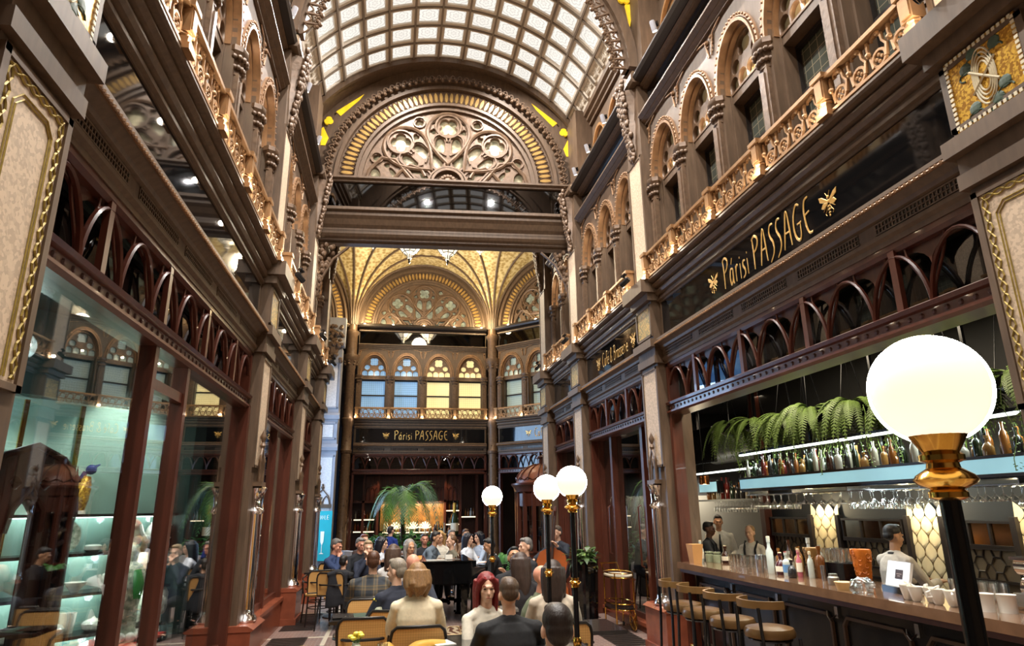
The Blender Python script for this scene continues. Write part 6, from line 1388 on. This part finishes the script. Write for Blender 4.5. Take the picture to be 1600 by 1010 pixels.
o=empty('bass_stool',T(3.02,12.05,0)); tag(o,'tall black stool under the double bass player','stool'); b=MB(); b.lathe([(0,.6),(.17,.6),(.18,.64),(0,.66)],16); b.build('seat',M_blackp,o)
for k in range(4): b=MB(); b.tube([(.1*cos(k*PI/2+.8),.1*sin(k*PI/2+.8),.6),(.2*cos(k*PI/2+.8),.2*sin(k*PI/2+.8),0)],.014,6); b.build('leg',M_blackp,o)
# ---- spot fixtures along the black rail beams and balcony ledges
def spotlight(p,aim,lit,label,power=25):
    q=Vector(aim).normalized().to_track_quat('-Z','Y').to_matrix().to_4x4(); q.translation=p
    o=empty('spotlight',q); tag(o,label,'spotlight','small spotlights on the cornices'); b=MB(); b.lathe([(.0,.1),(.035,.1),(.04,.08),(.04,-.06),(.036,-.06),(.03,-.03)],14); b.build('barrel',M_grey if lit else M_blackp,o,None,True)
    b=MB(); b.lathe([(0,-.055),(.034,-.055),(.034,-.05),(0,-.05)],14); b.build('lens',mat('lit_lens',(255,244,220),.3,emit=8) if lit else M_black,o)
    b=MB(); b.bar((0,.0,.04),(0,.1,.06),.02); b.box(-.03,.03,.09,.11,.02,.1); b.build('bracket',M_blackp,o)
    if lit: light('SPOT',Vector(p)+Vector(aim).normalized()*.08,power,(1,.8,.55),.03,aim,'spotlight_beam',spot=100)
def atR(y,z,d): return (XR-d,y,z)
def atL(y,z,d): return (XL+d,y,z)
for y,lit in((7.35,1),(6.4,0),(9.7,1),(10.7,1),(11.6,1)): spotlight(atR(y,8.40,.12),(.35,.2,-1) if y!=6.4 else (-.7,.5,-.5),lit,'small '+('lit' if lit else 'dark')+' spotlight above the black rail beam on the bar side, '+{7.35:'first lit one',6.4:'tilted dark one',9.7:'second lit one',10.7:'third lit one',11.6:'last before the arch'}[y])
for y,lit in((7.5,1),(7.9,1),(9.6,1),(11.2,1)): spotlight(atL(y,8.40,.14),(-.35,.2,-1),lit,'small lit spotlight above the black rail beam on the showcase side, '+{7.5:'brightest one',7.9:'second one',9.6:'third one',11.2:'last before the arch'}[y])
for y,sd in((8.55,'R'),(12.0,'R'),(14.5,'R'),(9.0,'L'),(12.3,'L'),(14.6,'L'),(2.9,'R')): spotlight((atR if sd=='R' else atL)(y,4.9,.36),(-.5 if sd=='R' else .5,.7,-.5),0,'black ledge spotlight at the pilaster '+{(8.55,'R'):'right of the brasserie sign',(12.0,'R'):'left of the brasserie sign',(14.5,'R'):'at the far hall corner on the bar side',(9.0,'L'):'after the porcelain showcase',(12.3,'L'):'at the second pilaster on the showcase side',(14.6,'L'):'next to the blue lit pier',(2.9,'R'):'above the gold mosaic panel by the bar'}[(y,sd)])
# ================================================================ PEOPLE
def remesh(mb,name,mt,vox,parent,smooth_it=2):
    me=mb.mesh(name,mt); o=bpy.data.objects.new(name,me); C.objects.link(o)
    m=o.modifiers.new('r','REMESH'); m.mode='VOXEL'; m.voxel_size=vox; m.use_smooth_shade=True
    s=o.modifiers.new('s','SMOOTH'); s.iterations=smooth_it; s.factor=.5
    dg=bpy.context.evaluated_depsgraph_get(); m2=bpy.data.meshes.new_from_object(o.evaluated_get(dg)); m2.name=name
    bpy.data.objects.remove(o); 
    if not m2.materials: m2.materials.append(mt)
    return link(name,m2,parent)
def chain(b,P,R,n=10,cap=True):
    b.tube(P,R,n)
    if cap:
        for p,r in((P[0],R[0]),(P[-1],R[-1])): b.ball(p,r*.98,n,6)
        for p,r in zip(P[1:-1],R[1:-1]): b.ball(p,r*.99,n,6)
def rings(b,sec,n=16):       # sec: (center, rx, ry, fwd dir)
    vs=[];fs=[]
    for c,rx,ry,f in sec:
        f=Vector(f).normalized(); u=Vector((1,0,0)); f=(f-u*f.dot(u)).normalized()
        for k in range(n): a=2*PI*k/n; vs.append(Vector(c)+u*(rx*cos(a))+f*(ry*sin(a)))
    for i in range(len(sec)-1):
        for k in range(n): fs.append((i*n+k,i*n+(k+1)%n,(i+1)*n+(k+1)%n,(i+1)*n+k))
    fs+=[tuple(range(n-1,-1,-1)),tuple(range((len(sec)-1)*n,len(sec)*n))]; b.add(vs,fs)
SK={'fair':(222,176,148),'tan':(196,146,112),'dark':(96,64,48),'pink':(214,150,124)}
HM={}
def hairmat(c):
    if c not in HM: HM[c]=mat('hair_%d_%d_%d'%c,c,.45,0,.45,22,stretch=(6,6,1),bump=.25)
    return HM[c]
def clothmat(c,k=''):
    return mat('cloth_%d_%d_%d'%c,c,.85,0,.16,26,bump=.12)
def person(x,y,rz,label,z=0.,pose='sit',lean=.12,fem=False,skin='fair',top=(60,60,66),bot=(36,36,42),hair=(60,44,34),style='short',arms=('table','table'),sleeve=1.,s=1.,turn=0.,tilt=0.,vox=.013,topm=None,face=True,legs=True,extra=None,bulk=1.,collar=None):
    o=empty('person',T(x,y,z,rz,s)); tag(o,label,'person'); ms=mat('skin_'+skin,SK[skin],.5,0,.08,14)
    sit=pose!='stand'; pel=Vector((0,0,.50 if sit else .93)); sp=Vector((0,-sin(lean),cos(lean)))
    sw=(.165 if fem else .19)*bulk; L=.47 if sit else .48; S=pel+sp*L; N=S+sp*.05+Vector((0,-.005,0)); hd=Vector((sin(turn)*sin(tilt)*0,-sin(tilt)-sin(lean)*.5,cos(tilt))).normalized(); H=N+hd*.148
    fw=Vector((0,-cos(lean),-sin(lean)))
    chest=[(pel+sp*.0-Vector((0,0,.06)),.155,.115),(pel+sp*.05,.165,.12),(pel+sp*.17,.135 if fem else .155,.10),(pel+sp*.32,.155 if fem else .18,.115),(pel+sp*.41,.15 if fem else .175,.10),(S,.11,.075)]
    b=MB(); rings(b,[(c,rx*.92*bulk,ry*.92*bulk,fw) for c,rx,ry in chest])
    chain(b,[S-sp*.03,N,N+hd*.07],[.06,.052,.05])
    # head
    Rh=Matrix.Translation(H)@Matrix.Rotation(turn,4,'Z')@Matrix.Rotation(tilt+lean*.3,4,'X')
    hb=MB(); hb.m=Rh
    hb.ball((0,.012,.03),(.074,.092,.088),16,11); hb.ball((0,-.022,-.035),(.058,.068,.075),14,9); hb.ball((0,-.048,-.085),(.032,.03,.026),10,6)
    hb.ball((0,-.085,.018),(.045,.016,.014),8,5); hb.tube([(0,-.082,.012),(0,-.098,-.018),(0,-.106,-.034),(0,-.09,-.042)],[.009,.011,.014,.011],8)
    hb.ball((0,-.082,-.066),(.024,.012,.006),8,5); hb.ball((0,-.082,-.076),(.02,.012,.006),8,5)
    for q in(-1,1): hb.ball((q*.074,.012,-.012),(.012,.022,.032),8,6); hb.ball((q*.036,-.062,-.022),(.024,.02,.022),8,5)
    b.v+= [tuple(v) for v in hb.v]; k=len(b.v)-len(hb.v); b.f+=[tuple(i+k for i in f) for f in hb.f]
    # arms
    cl=MB(); rings(cl,[(c,rx*1.06*bulk,ry*1.1*bulk,fw) for c,rx,ry in chest])
    wr=[]
    for q,ap in zip((-1,1),arms):
        sh=S-sp*.05+Vector((q*sw,0,0)); side=Vector((q,0,0)); 
        if ap=='table': el=sh+Vector((q*.06,-.13,-.235)); w=el+Vector((-q*.10,-.225,.03))
        elif ap=='lap': el=sh+Vector((q*.06,-.02,-.27)); w=el+Vector((-q*.08,-.22,-.05))
        elif ap=='chin': el=sh+Vector((q*.03,-.20,-.17)); w=H+Rh.to_3x3()@Vector((q*.03,-.11,-.15))
        elif ap=='phone': el=sh+Vector((q*.05,-.14,-.22)); w=el+Vector((-q*.12,-.17,.13))
        elif ap=='piano': el=sh+Vector((q*.05,-.12,-.23)); w=el+Vector((-q*.02,-.25,.0))
        elif ap=='down': el=sh+Vector((q*.05,.03,-.29)); w=el+Vector((q*.0,-.06,-.25))
        elif ap=='bass': el=sh+Vector((q*.12,-.16,-.14)); w=el+Vector((-q*.02,-.2,.18 if q>0 else -.08))
        else: el=sh+Vector((q*.05,-.02,-.28)); w=el+Vector((-q*.05,-.22,0))
        f_=.045 if not fem else .038; f_*=bulk
        chain(b,[sh,sh.lerp(el,.5),el,el.lerp(w,.35),w],[f_*1.0,f_*.95,f_*.8,f_*.82,f_*.56],9)
        d=(w-el).normalized(); up=Vector((0,0,1)); lat=d.cross(up); lat=lat.normalized() if lat.length>.05 else Vector((1,0,0)); nrm=lat.cross(d).normalized()
        pc=w+d*.05; pm_=MB(); b.tube([w,w+d*.03,w+d*.085],[.026,.036,.034],8,sy=.55,up=nrm); b.ball(w+d*.05,(.03,.03,.022),8,6)
        for j,(off,ln) in enumerate(((-.027,.066),(-.009,.078),(.009,.073),(.026,.056))):
            p0=w+d*.08+lat*off; b.tube([p0,p0+d*ln*.45-nrm*.004,p0+d*ln*.8-nrm*.018,p0+d*ln-nrm*.032],[.0095,.009,.0085,.007],6)
        p0=w+d*.03-lat*q*.028; b.tube([p0,p0+d*.025-lat*q*.02,p0+d*.055-lat*q*.022],[.012,.011,.009],6)
        e=el if sleeve<.6 else w; 
        if sleeve<.6: m_=sh.lerp(el,.75); chain(cl,[S-sp*.02+side*.05,sh,sh.lerp(el,.4),m_],[.065,f_*1.42,f_*1.34,f_*1.32],10,False); cl.ball(sh,f_*1.42,10,6)
        elif sleeve>0: chain(cl,[S-sp*.015+side*.06,sh,sh.lerp(el,.5),el,el.lerp(w,.5),el.lerp(w,.93)],[.065,f_*1.42,f_*1.36,f_*1.25,f_*1.15,f_*.95],10,False); cl.ball(sh,f_*1.42,10,6); cl.ball(el,f_*1.25,10,6)
        wr.append(w)
    cl.tube([S+Vector((-.09,0,-.012)),S+sp*.018,S+Vector((.09,0,-.012))],[.055,.064,.055],10)
    tr=MB(); SH=[]
    if legs:
        for q in(-1,1):
            hp=pel+Vector((q*.09,0,-.02))
            if pose=='sit': kn=hp+Vector((q*.05,-.42,.0)); an=kn+Vector((0,.02 if q<0 else -.04,-.40)); an.z=.08-z*0
            elif pose=='high': kn=hp+Vector((q*.08,-.32,-.18)); an=kn+Vector((0,.03,-.36)); an.z=-.1
            else: kn=hp+Vector((q*.02,-.01,-.44)); an=Vector((q*.11,0,.08))
            chain(b,[hp,hp.lerp(kn,.5),kn,kn.lerp(an,.35),an],[.075,.065,.05,.05,.035],9); b.tube([an,an+Vector((0,-.06,-.05)),an+Vector((0,-.16,-.06))],[.035,.035,.025],8)
            chain(tr,[pel+Vector((q*.06,0,.02)),hp,hp.lerp(kn,.5),kn,kn.lerp(an,.35),an.lerp(kn,.05)],[.1,.092,.08,.062,.06,.05],10)
            sh_=MB(); SH.append(sh_); a0=Vector((an.x,an.y,an.z)); sh_.tube([a0+Vector((0,.03,-.045)),a0+Vector((0,-.05,-.045)),a0+Vector((0,-.15,-.055)),a0+Vector((0,-.19,-.06))],[.038,.042,.038,.022],8); sh_.ball(a0,.042,8,6)
        tr.ball(pel,(.155,.11,.1),12,8)
    bd=remesh(b,'body',ms,vox*.85,o,1)
    mt=topm or clothmat(top)
    if sleeve>=0: remesh(cl,'top',mt,vox,o)
    if legs: remesh(tr,'trousers',clothmat(bot),vox*1.2,o); [remesh(q_,'shoe',M_blackp,vox*1.1,o) for q_ in SH]
    # hair
    hm=hairmat(hair); h=MB(); h.m=Rh
    if style=='short': h.ball((0,.022,.045),(.079,.09,.083),16,10); h.ball((0,.055,.0),(.072,.06,.075),14,9); h.ball((0,-.035,.092),(.058,.045,.03),12,7)
    elif style=='fade': h.ball((0,.018,.055),(.078,.092,.078),16,10); h.ball((0,.06,.015),(.068,.052,.06),14,9); h.ball((0,-.035,.1),(.058,.048,.03),12,7)
    elif style in('long','straight','curly','bob'):
        h.ball((0,.022,.042),(.086,.096,.09),16,10)
        n=7; Lh={'long':.40,'straight':.46,'curly':.26,'bob':.17}[style]; wd={'curly':.06,'bob':.055}.get(style,.042)
        for i in range(n):
            a=PI*(i)/(n-1); c=cos(a)*.078; d=.03+sin(a)*.07
            fl=.03 if style=='bob' else 0
            Lk=Lh*(.82+.18*sin(i*2.3)); h.tube([(c*.9,d*.9,.06),(c*1.04,d+.005,-.02),(c*(.92+fl),d+.012+fl*.4,-Lk*.5),(c*(.62 if style!='bob' else .9),d+.02,-Lk)],[.042,wd*.95,wd*.95,wd*.25],8)
        for q in(-1,1): h.tube([(q*.03,-.07,.09),(q*.07,-.05,.05),(q*.083,-.02,-.03),(q*.085,.0,-min(Lh,.2))],[.022,.026,.024,.012],7)
        if style=='curly':
            r=random.Random(3)
            for i in range(40): a=r.uniform(-.4,PI+.4); zz=r.uniform(-.24,.1); h.ball((cos(a)*.1,.03+sin(a)*.09,zz),.03,6,5)
    elif style=='bun': h.ball((0,.022,.04),(.08,.092,.083),16,10); h.ball((0,.12,.0),.035,10,7); h.tube([(0,.11,0),(0,.13,-.1),(0,.12,-.2)],[.025,.025,.01],7)
    elif style=='cap': h.ball((0,.012,.05),(.086,.1,.08),16,10); h.ball((0,-.08,.055),(.06,.05,.012),12,6)
    elif style=='hood': h.ball((0,.03,.03),(.098,.1,.11),16,10); [h.tube([(q*.085,0,.05),(q*.092,-.005,-.05),(q*.08,-.02,-.16),(q*.05,-.04,-.26)],[.03,.03,.028,.015],7) for q in(-1,1)]
    elif style=='balding': h.ball((0,.055,-.005),(.078,.06,.055),14,9); h.ball((0,.04,.06),(.068,.06,.05),12,7)
    if h.v: remesh(h,'hair',hm,vox*.75,o,5)
    if face:
        e=MB(); e.m=Rh
        for q in(-1,1): e.ball((q*.031,-.081,.0),(.013,.007,.006),8,5)
        e.build('eyes',mat('dark_eye',(40,30,26),.2),bd,None,True)
        e=MB(); e.m=Rh
        for q in(-1,1): e.tube([(q*.017,-.092,.02),(q*.033,-.092,.026),(q*.048,-.083,.02)],.0035,4)
        e.build('eyebrows',hm,bd); e=MB(); e.m=Rh; e.tube([(-.022,-.091,-.07),(0,-.095,-.069),(.022,-.091,-.07)],[.002,.0045,.002],5); e.build('lips',mat('lip',(166,92,82),.5),bd)
    if collar: c_=MB(); c_.tube([S+Vector((.06*cos(t),.05*sin(t),.03)) for t in [2*PI*k/12 for k in range(12)]],.016,6,True); c_.build('collar',clothmat(collar),o,None,True)
    if extra: extra(o,Rh,S,sp,wr)
    return o
def plaid():
    m=bpy.data.materials.new('plaid_flannel'); m.use_nodes=True; nt=m.node_tree; b=nt.nodes['Principled BSDF']; L=nt.links.new; tc=nt.nodes.new('ShaderNodeTexCoord'); sx=nt.nodes.new('ShaderNodeSeparateXYZ'); L(tc.outputs['Object'],sx.inputs[0]); o=[]
    for ax in(0,2):
        w=nt.nodes.new('ShaderNodeMath'); w.operation='MULTIPLY'; w.inputs[1].default_value=7.5; L(sx.outputs[ax],w.inputs[0]); f=nt.nodes.new('ShaderNodeMath'); f.operation='FRACT'; L(w.outputs[0],f.inputs[0])
        r=nt.nodes.new('ShaderNodeValToRGB'); r.color_ramp.interpolation='CONSTANT'; e=r.color_ramp.elements; e[0].color=srgb(44,48,54); e[1].position=.5; e[1].color=srgb(118,100,74); q=e.new(.62); q.color=srgb(92,86,74); q=e.new(.8); q.color=srgb(140,118,82); q=e.new(.86); q.color=srgb(60,60,60); L(f.outputs[0],r.inputs[0]); o.append(r)
    mx=nt.nodes.new('ShaderNodeMixRGB'); mx.inputs[0].default_value=.5; L(o[0].outputs[0],mx.inputs[1]); L(o[1].outputs[0],mx.inputs[2]); L(mx.outputs[0],b.inputs['Base Color']); b.inputs['Roughness'].default_value=.9; return m
F_=.0095
def glasses(o,Rh,S,sp,wr):
    g=MB(); g.m=Rh
    for q in(-1,1): g.tube([(q*.033+.024*cos(t),-.098,.0+.018*sin(t)) for t in [2*PI*k/14 for k in range(14)]],.0028,4,True); g.tube([(q*.057,-.095,.004),(q*.078,-.02,.004),(q*.078,.02,-.005)],.0025,4)
    g.tube([(-.009,-.098,.002),(.009,-.098,.002)],.0025,4); g.build('spectacles',M_blackp,o)
def tee(o,Rh,S,sp,wr):
    t=MB(); rings(t,[(S-sp*.02+Vector((0,-.03,0)),.05,.06,(0,-1,0)),(S-sp*.15+Vector((0,-.05,0)),.055,.075,(0,-1,0)),(S-sp*.34+Vector((0,-.05,0)),.05,.075,(0,-1,0))],12); t.build('white_tee',clothmat((226,222,214)),o,None,True)
def tie(o,Rh,S,sp,wr): t=MB(); t.tube([S+Vector((0,-.085,-.01)),S-sp*.12+Vector((0,-.118,0)),S-sp*.34+Vector((0,-.125,0))],[.015,.024,.03],6,sy=.4); t.build('tie',M_blackp,o,None,True)
def apron(o,Rh,S,sp,wr):
    t=MB()
    for q in(-1,1): t.tube([S+Vector((q*.09,.075,-.02)),S+Vector((q*.1,0,.055)),S+Vector((q*.09,-.1,-.06)),S-sp*.25+Vector((q*.09,-.125,0))],.018,6)
    rings(t,[(S-sp*.2,.165,.122,(0,-1,0)),(S-sp*.46,.165,.125,(0,-1,0))],16); t.build('dark_vest',clothmat((34,34,38)),o,None,True)
def tee2(o,Rh,S,sp,wr): tee(o,Rh,S,sp,wr); glasses(o,Rh,S,sp,wr)
# -- nearest guests
person(.26,6.28,PI,'woman seen from behind in a cream sweater with light brown bobbed hair',fem=True,top=(226,210,178),hair=(150,112,70),style='bob',vox=F_,bulk=1.08,lean=.08,face=False)
person(-.18,8.28,PI,'man seen from behind in a brown plaid flannel shirt with auburn hair',topm=plaid(),hair=(88,54,34),style='short',vox=F_,bulk=1.1,lean=.1,face=False,bot=(50,50,60))
person(.14,7.02,PI+.5,'grey haired person in a navy jumper, half hidden by the woman in cream',top=(34,38,52),hair=(150,138,122),style='short',lean=.2,vox=F_,turn=.5)
person(.24,7.78,.25,'red faced man with sandy receding hair resting his hand at his mouth',top=(58,62,74),hair=(176,126,84),style='balding',skin='pink',arms=('chin','table'),vox=F_,lean=.16)
person(.92,5.22,PI+.05,'man seen from behind in a black sweater with short faded brown hair',top=(26,26,28),hair=(84,64,48),style='fade',vox=F_,bulk=1.06,lean=.12,face=False,z=-.05)
person(.80,6.0,.35,'woman with bright red hair facing the man in the black sweater',fem=True,top=(214,204,186),hair=(128,30,30),style='long',vox=F_,z=-.06,lean=.15,turn=-.3)
person(.84,3.42,PI,'dark haired head of a guest cut off by the bottom edge',top=(44,42,44),hair=(44,32,26),style='short',vox=F_,lean=.05,face=False,z=.0)
person(1.28,6.62,-1.9+PI,'man in an olive green tee shirt leaning forearms on the table',top=(88,94,70),sleeve=.4,hair=(196,150,120),style='none',skin='pink',vox=F_,lean=.35,s=.97)
person(1.48,6.15,PI-.12,'woman seen from behind in a beige jumper with long dark brown hair',fem=True,top=(196,180,160),hair=(62,46,38),style='long',vox=F_,lean=.1,bulk=1.06,face=False)
person(1.42,7.35,PI+.2,'woman seen from behind in black with very long straight brown hair',fem=True,top=(40,36,38),hair=(72,54,46),style='straight',lean=.1,face=False)
person(1.50,8.2,.1,'man with glasses and dark hair looking up, black jacket over white tee',top=(30,30,33),hair=(38,36,36),style='short',skin='tan',tilt=-.35,extra=tee2,lean=.02,z=.02)
person(2.0,9.7,-1.3,'older man with grey curly hair in a black coat in front of the potted plant',top=(34,34,38),hair=(120,116,112),style='short',arms=('phone','lap'),z=.06)
person(1.86,11.72,-PI/2,'pianist in a black suit bending over the keyboard',top=(20,20,22),hair=(30,28,28),style='short',arms=('piano','piano'),lean=.22,tilt=.25,z=.0,skin='tan',collar=(220,220,220))
person(3.05,12.05,-1.0,'musician in a dark suit holding the double bass',pose='high',z=.16,top=(36,40,50),bot=(30,32,40),hair=(86,74,64),style='short',arms=('bass','bass'),lean=.12,tilt=.15,collar=(210,210,215))
# -- guests at the left
person(-1.0,12.35,1.15,'man in a navy sweater holding his hand to his mouth before the teal banner',top=(40,56,92),hair=(110,104,100),style='short',skin='pink',arms=('chin','table'),tilt=.2)
person(-.55,12.6,.5,'man with cropped grey hair in a black jacket at the far left table',top=(26,28,34),hair=(132,126,120),style='short',skin='pink',tilt=.1)
person(-.35,11.35,.2,'fair haired guest in navy with both hands raised to the face',top=(32,38,56),hair=(176,150,116),style='short',arms=('chin','chin'),fem=True)
person(-.74,11.42,PI-.4,'small dark haired person seen from behind with a white collar over a black coat',top=(30,30,34),hair=(38,32,30),style='short',s=.82,face=False,collar=(228,226,220),z=.0)
person(-.2,12.75,1.2,'woman with long black hair in a white blouse at the far left',fem=True,top=(222,226,236),hair=(30,30,40),style='long')
person(.04,9.75,PI-.3,'woman seen from behind with long brown hair and a white top',fem=True,top=(222,218,214),hair=(92,70,58),style='long',face=False)
person(.3,11.3,.4,'woman with long ash grey hair and dark top in front of the banquette',fem=True,top=(44,44,52),hair=(150,144,138),style='hood',skin='tan')
person(-.55,14.4,.6,'auburn haired guest far behind the black jacketed man',top=(60,44,40),hair=(120,66,44),style='short')
# -- guests around the piano
person(.62,13.1,1.2,'man in a grey tee shirt leaning on the piano lid',top=(104,116,128),sleeve=.4,hair=(44,36,32),style='short',lean=.45,skin='tan',z=.12)
person(.7,14.2,.1,'man in a dark jacket behind the piano',top=(40,40,46),hair=(70,56,46),style='short',skin='pink')
person(.98,13.6,.0,'woman with curly blonde hair behind the piano',fem=True,top=(214,206,190),hair=(196,156,100),style='curly',z=.06)
person(1.22,12.95,-1.2,'woman with hair tied back in an olive waistcoat at the piano',fem=True,top=(110,104,88),sleeve=.4,hair=(110,78,54),style='bun',arms=('table','table'))
person(1.32,15.1,.3,'grey haired man in a white shirt far behind the piano',top=(214,214,220),hair=(150,148,146),style='short',z=.04)
person(1.52,13.9,.9,'woman with long black hair and white blouse facing the far bar',fem=True,top=(226,230,238),hair=(32,32,44),style='straight')
person(1.95,14.6,-1.1,'woman with long black hair in pale blue by the far corner column',fem=True,top=(176,192,216),hair=(28,30,40),style='straight',arms=('phone','phone'))
person(1.62,14.9,.2,'brown haired guest between the two black haired women',top=(150,120,96),hair=(100,70,50),style='short',z=.05)
person(-.02,15.0,2.4,'person in a bright blue jacket standing in front of the palm',top=(36,58,140),hair=(44,40,44),style='short',pose='stand',s=.82,face=False,arms=('lap','lap'))
# -- bar staff
person(4.72,5.85,PI/2,'bartender seen from behind in a pale shirt with dark short hair',pose='stand',s=.90,top=(206,196,184),hair=(36,30,28),style='fade',skin='tan',vox=F_,arms=('table','table'),collar=(60,58,58),face=False)
person(4.72,9.72,.9,'dark skinned bartender in a black waistcoat beside the mahogany jamb',pose='stand',s=.88,top=(60,62,68),hair=(24,22,22),style='fade',skin='dark',arms=('table','table'),extra=apron)
person(5.4,10.6,-.4,'tall bartender in a white shirt and black tie in the bar recess',pose='stand',s=.93,top=(214,210,200),hair=(40,34,30),style='short',skin='tan',extra=tie,arms=('lap','lap'))
person(5.1,9.02,-.9,'fair haired bartender in a white shirt and dark apron near the mahogany post',pose='stand',s=.86,top=(216,212,204),hair=(160,128,90),style='bun',extra=apron,arms=('table','lap'),fem=True)
# a coat hung over a chair and a tan bag beside the cream sweater
b=MB(); b.tube([(-.92,10.98,.80),(-.76,10.98,.84),(-.6,11.02,.80)],[.045,.05,.045],8); b.tube([(-.83,10.97,.80),(-.83,10.95,.5),(-.82,10.96,.34)],[.08,.1,.11],10,sy=.35); b.tube([(-.69,10.98,.80),(-.69,10.96,.5),(-.70,10.97,.38)],[.08,.1,.1],10,sy=.35); o=remesh(b,'coat',clothmat((28,28,34)),.02,None); tag(o,'black coat hanging over the chair back at the far left','coat')
b=MB(); b.ball((0,0,.0),(.14,.07,.1),12,8); b.tube([(-.1,0,.06),(-.05,0,.17),(.05,0,.17),(.1,0,.06)],.012,6); o=remesh(b,'handbag',clothmat((186,160,120)),.012,None); o.location=(.68,7.3,.42); tag(o,'tan handbag hanging right of the woman in the cream sweater','bag')
b=MB(); b.tube([(-.2,0,.72),(0,-.02,.76),(.2,0,.72)],[.07,.08,.07],8); b.tube([(-.12,-.03,.7),(-.1,-.04,.5),(-.12,-.03,.3)],[.1,.12,.1],8,sy=.5); b.tube([(.1,-.03,.7),(.12,-.04,.5),(.1,-.03,.36)],[.1,.12,.1],8,sy=.5); o=remesh(b,'jacket',clothmat((40,46,58)),.014,None); o.location=(1.46,5.82,0); tag(o,'dark blue jacket hung behind the woman in the beige jumper','jacket')
c=dup(c0,T(1.46,5.98,0,0),'cane chair of the woman in the beige jumper'); c=dup(c0,T(.92,5.02,0,0),'cane chair hidden under the man in the black sweater')
# ================================================================ LIGHT
for y in (-.6,1.8,4.1,6.4,8.9,11.3):
    for x in(-1.0,1.0): light('SPOT',(CX+x,y,11.0),560 if y>0 else 300,(1,.96,.90),.05,(0,0,-1),'skylight_daylight',spot=165,blend=1.)
# octagon: lanterns and vault uplights
for x,y in VTX[:2]+VTX[2:4]: light('POINT',(x+(.5 if x<BC else -.5),y-.6,8.25),55,(1,.78,.42),.12,name='vault_uplight')
light('POINT',(BC,18.5,8.6),330,(1,.84,.6),.3,name='lantern_light')
light('AREA',(-3.1,19.9,3.2),260,(.45,.68,1),2.4,(1,-.3,-.1),'street_daylight',sizey=5)
for FX in (FR,FL):
    for yc,W,n in((5.6,5.0,5),(10.2,3.0,3),(13.35,1.9,2)):
        for i in range(n):
            light('POINT',FX(yc)@Vector((-W/2+W*(i+.5)/n,.12,6.40)),4.5,(1,.78,.5),.03,name='arch_uplight')
            light('POINT',FX(yc)@Vector((-W/2+W*(i+.5)/n,.30,8.32)),4.2,(1,.80,.54),.03,name='clerestory_uplight')

for x in(-2.1,-1.1,0,1.1,2.1): light('POINT',FB@Vector((x,-.12,8.26)),5,(1,.84,.56),.03,name='lunette_uplight')
for x in(-1.8,-.6,.6,1.8): light('POINT',FDR@Vector((x,-.12,8.26)),5,(1,.84,.56),.03,name='lunette_uplight')
for k in range(4):
    for F in(FB,FDR): light('POINT',F@Vector((-WB/2+PB*(k+.5),-.02,6.42)),1.5,(1,.76,.48),.03,name='arch_uplight')
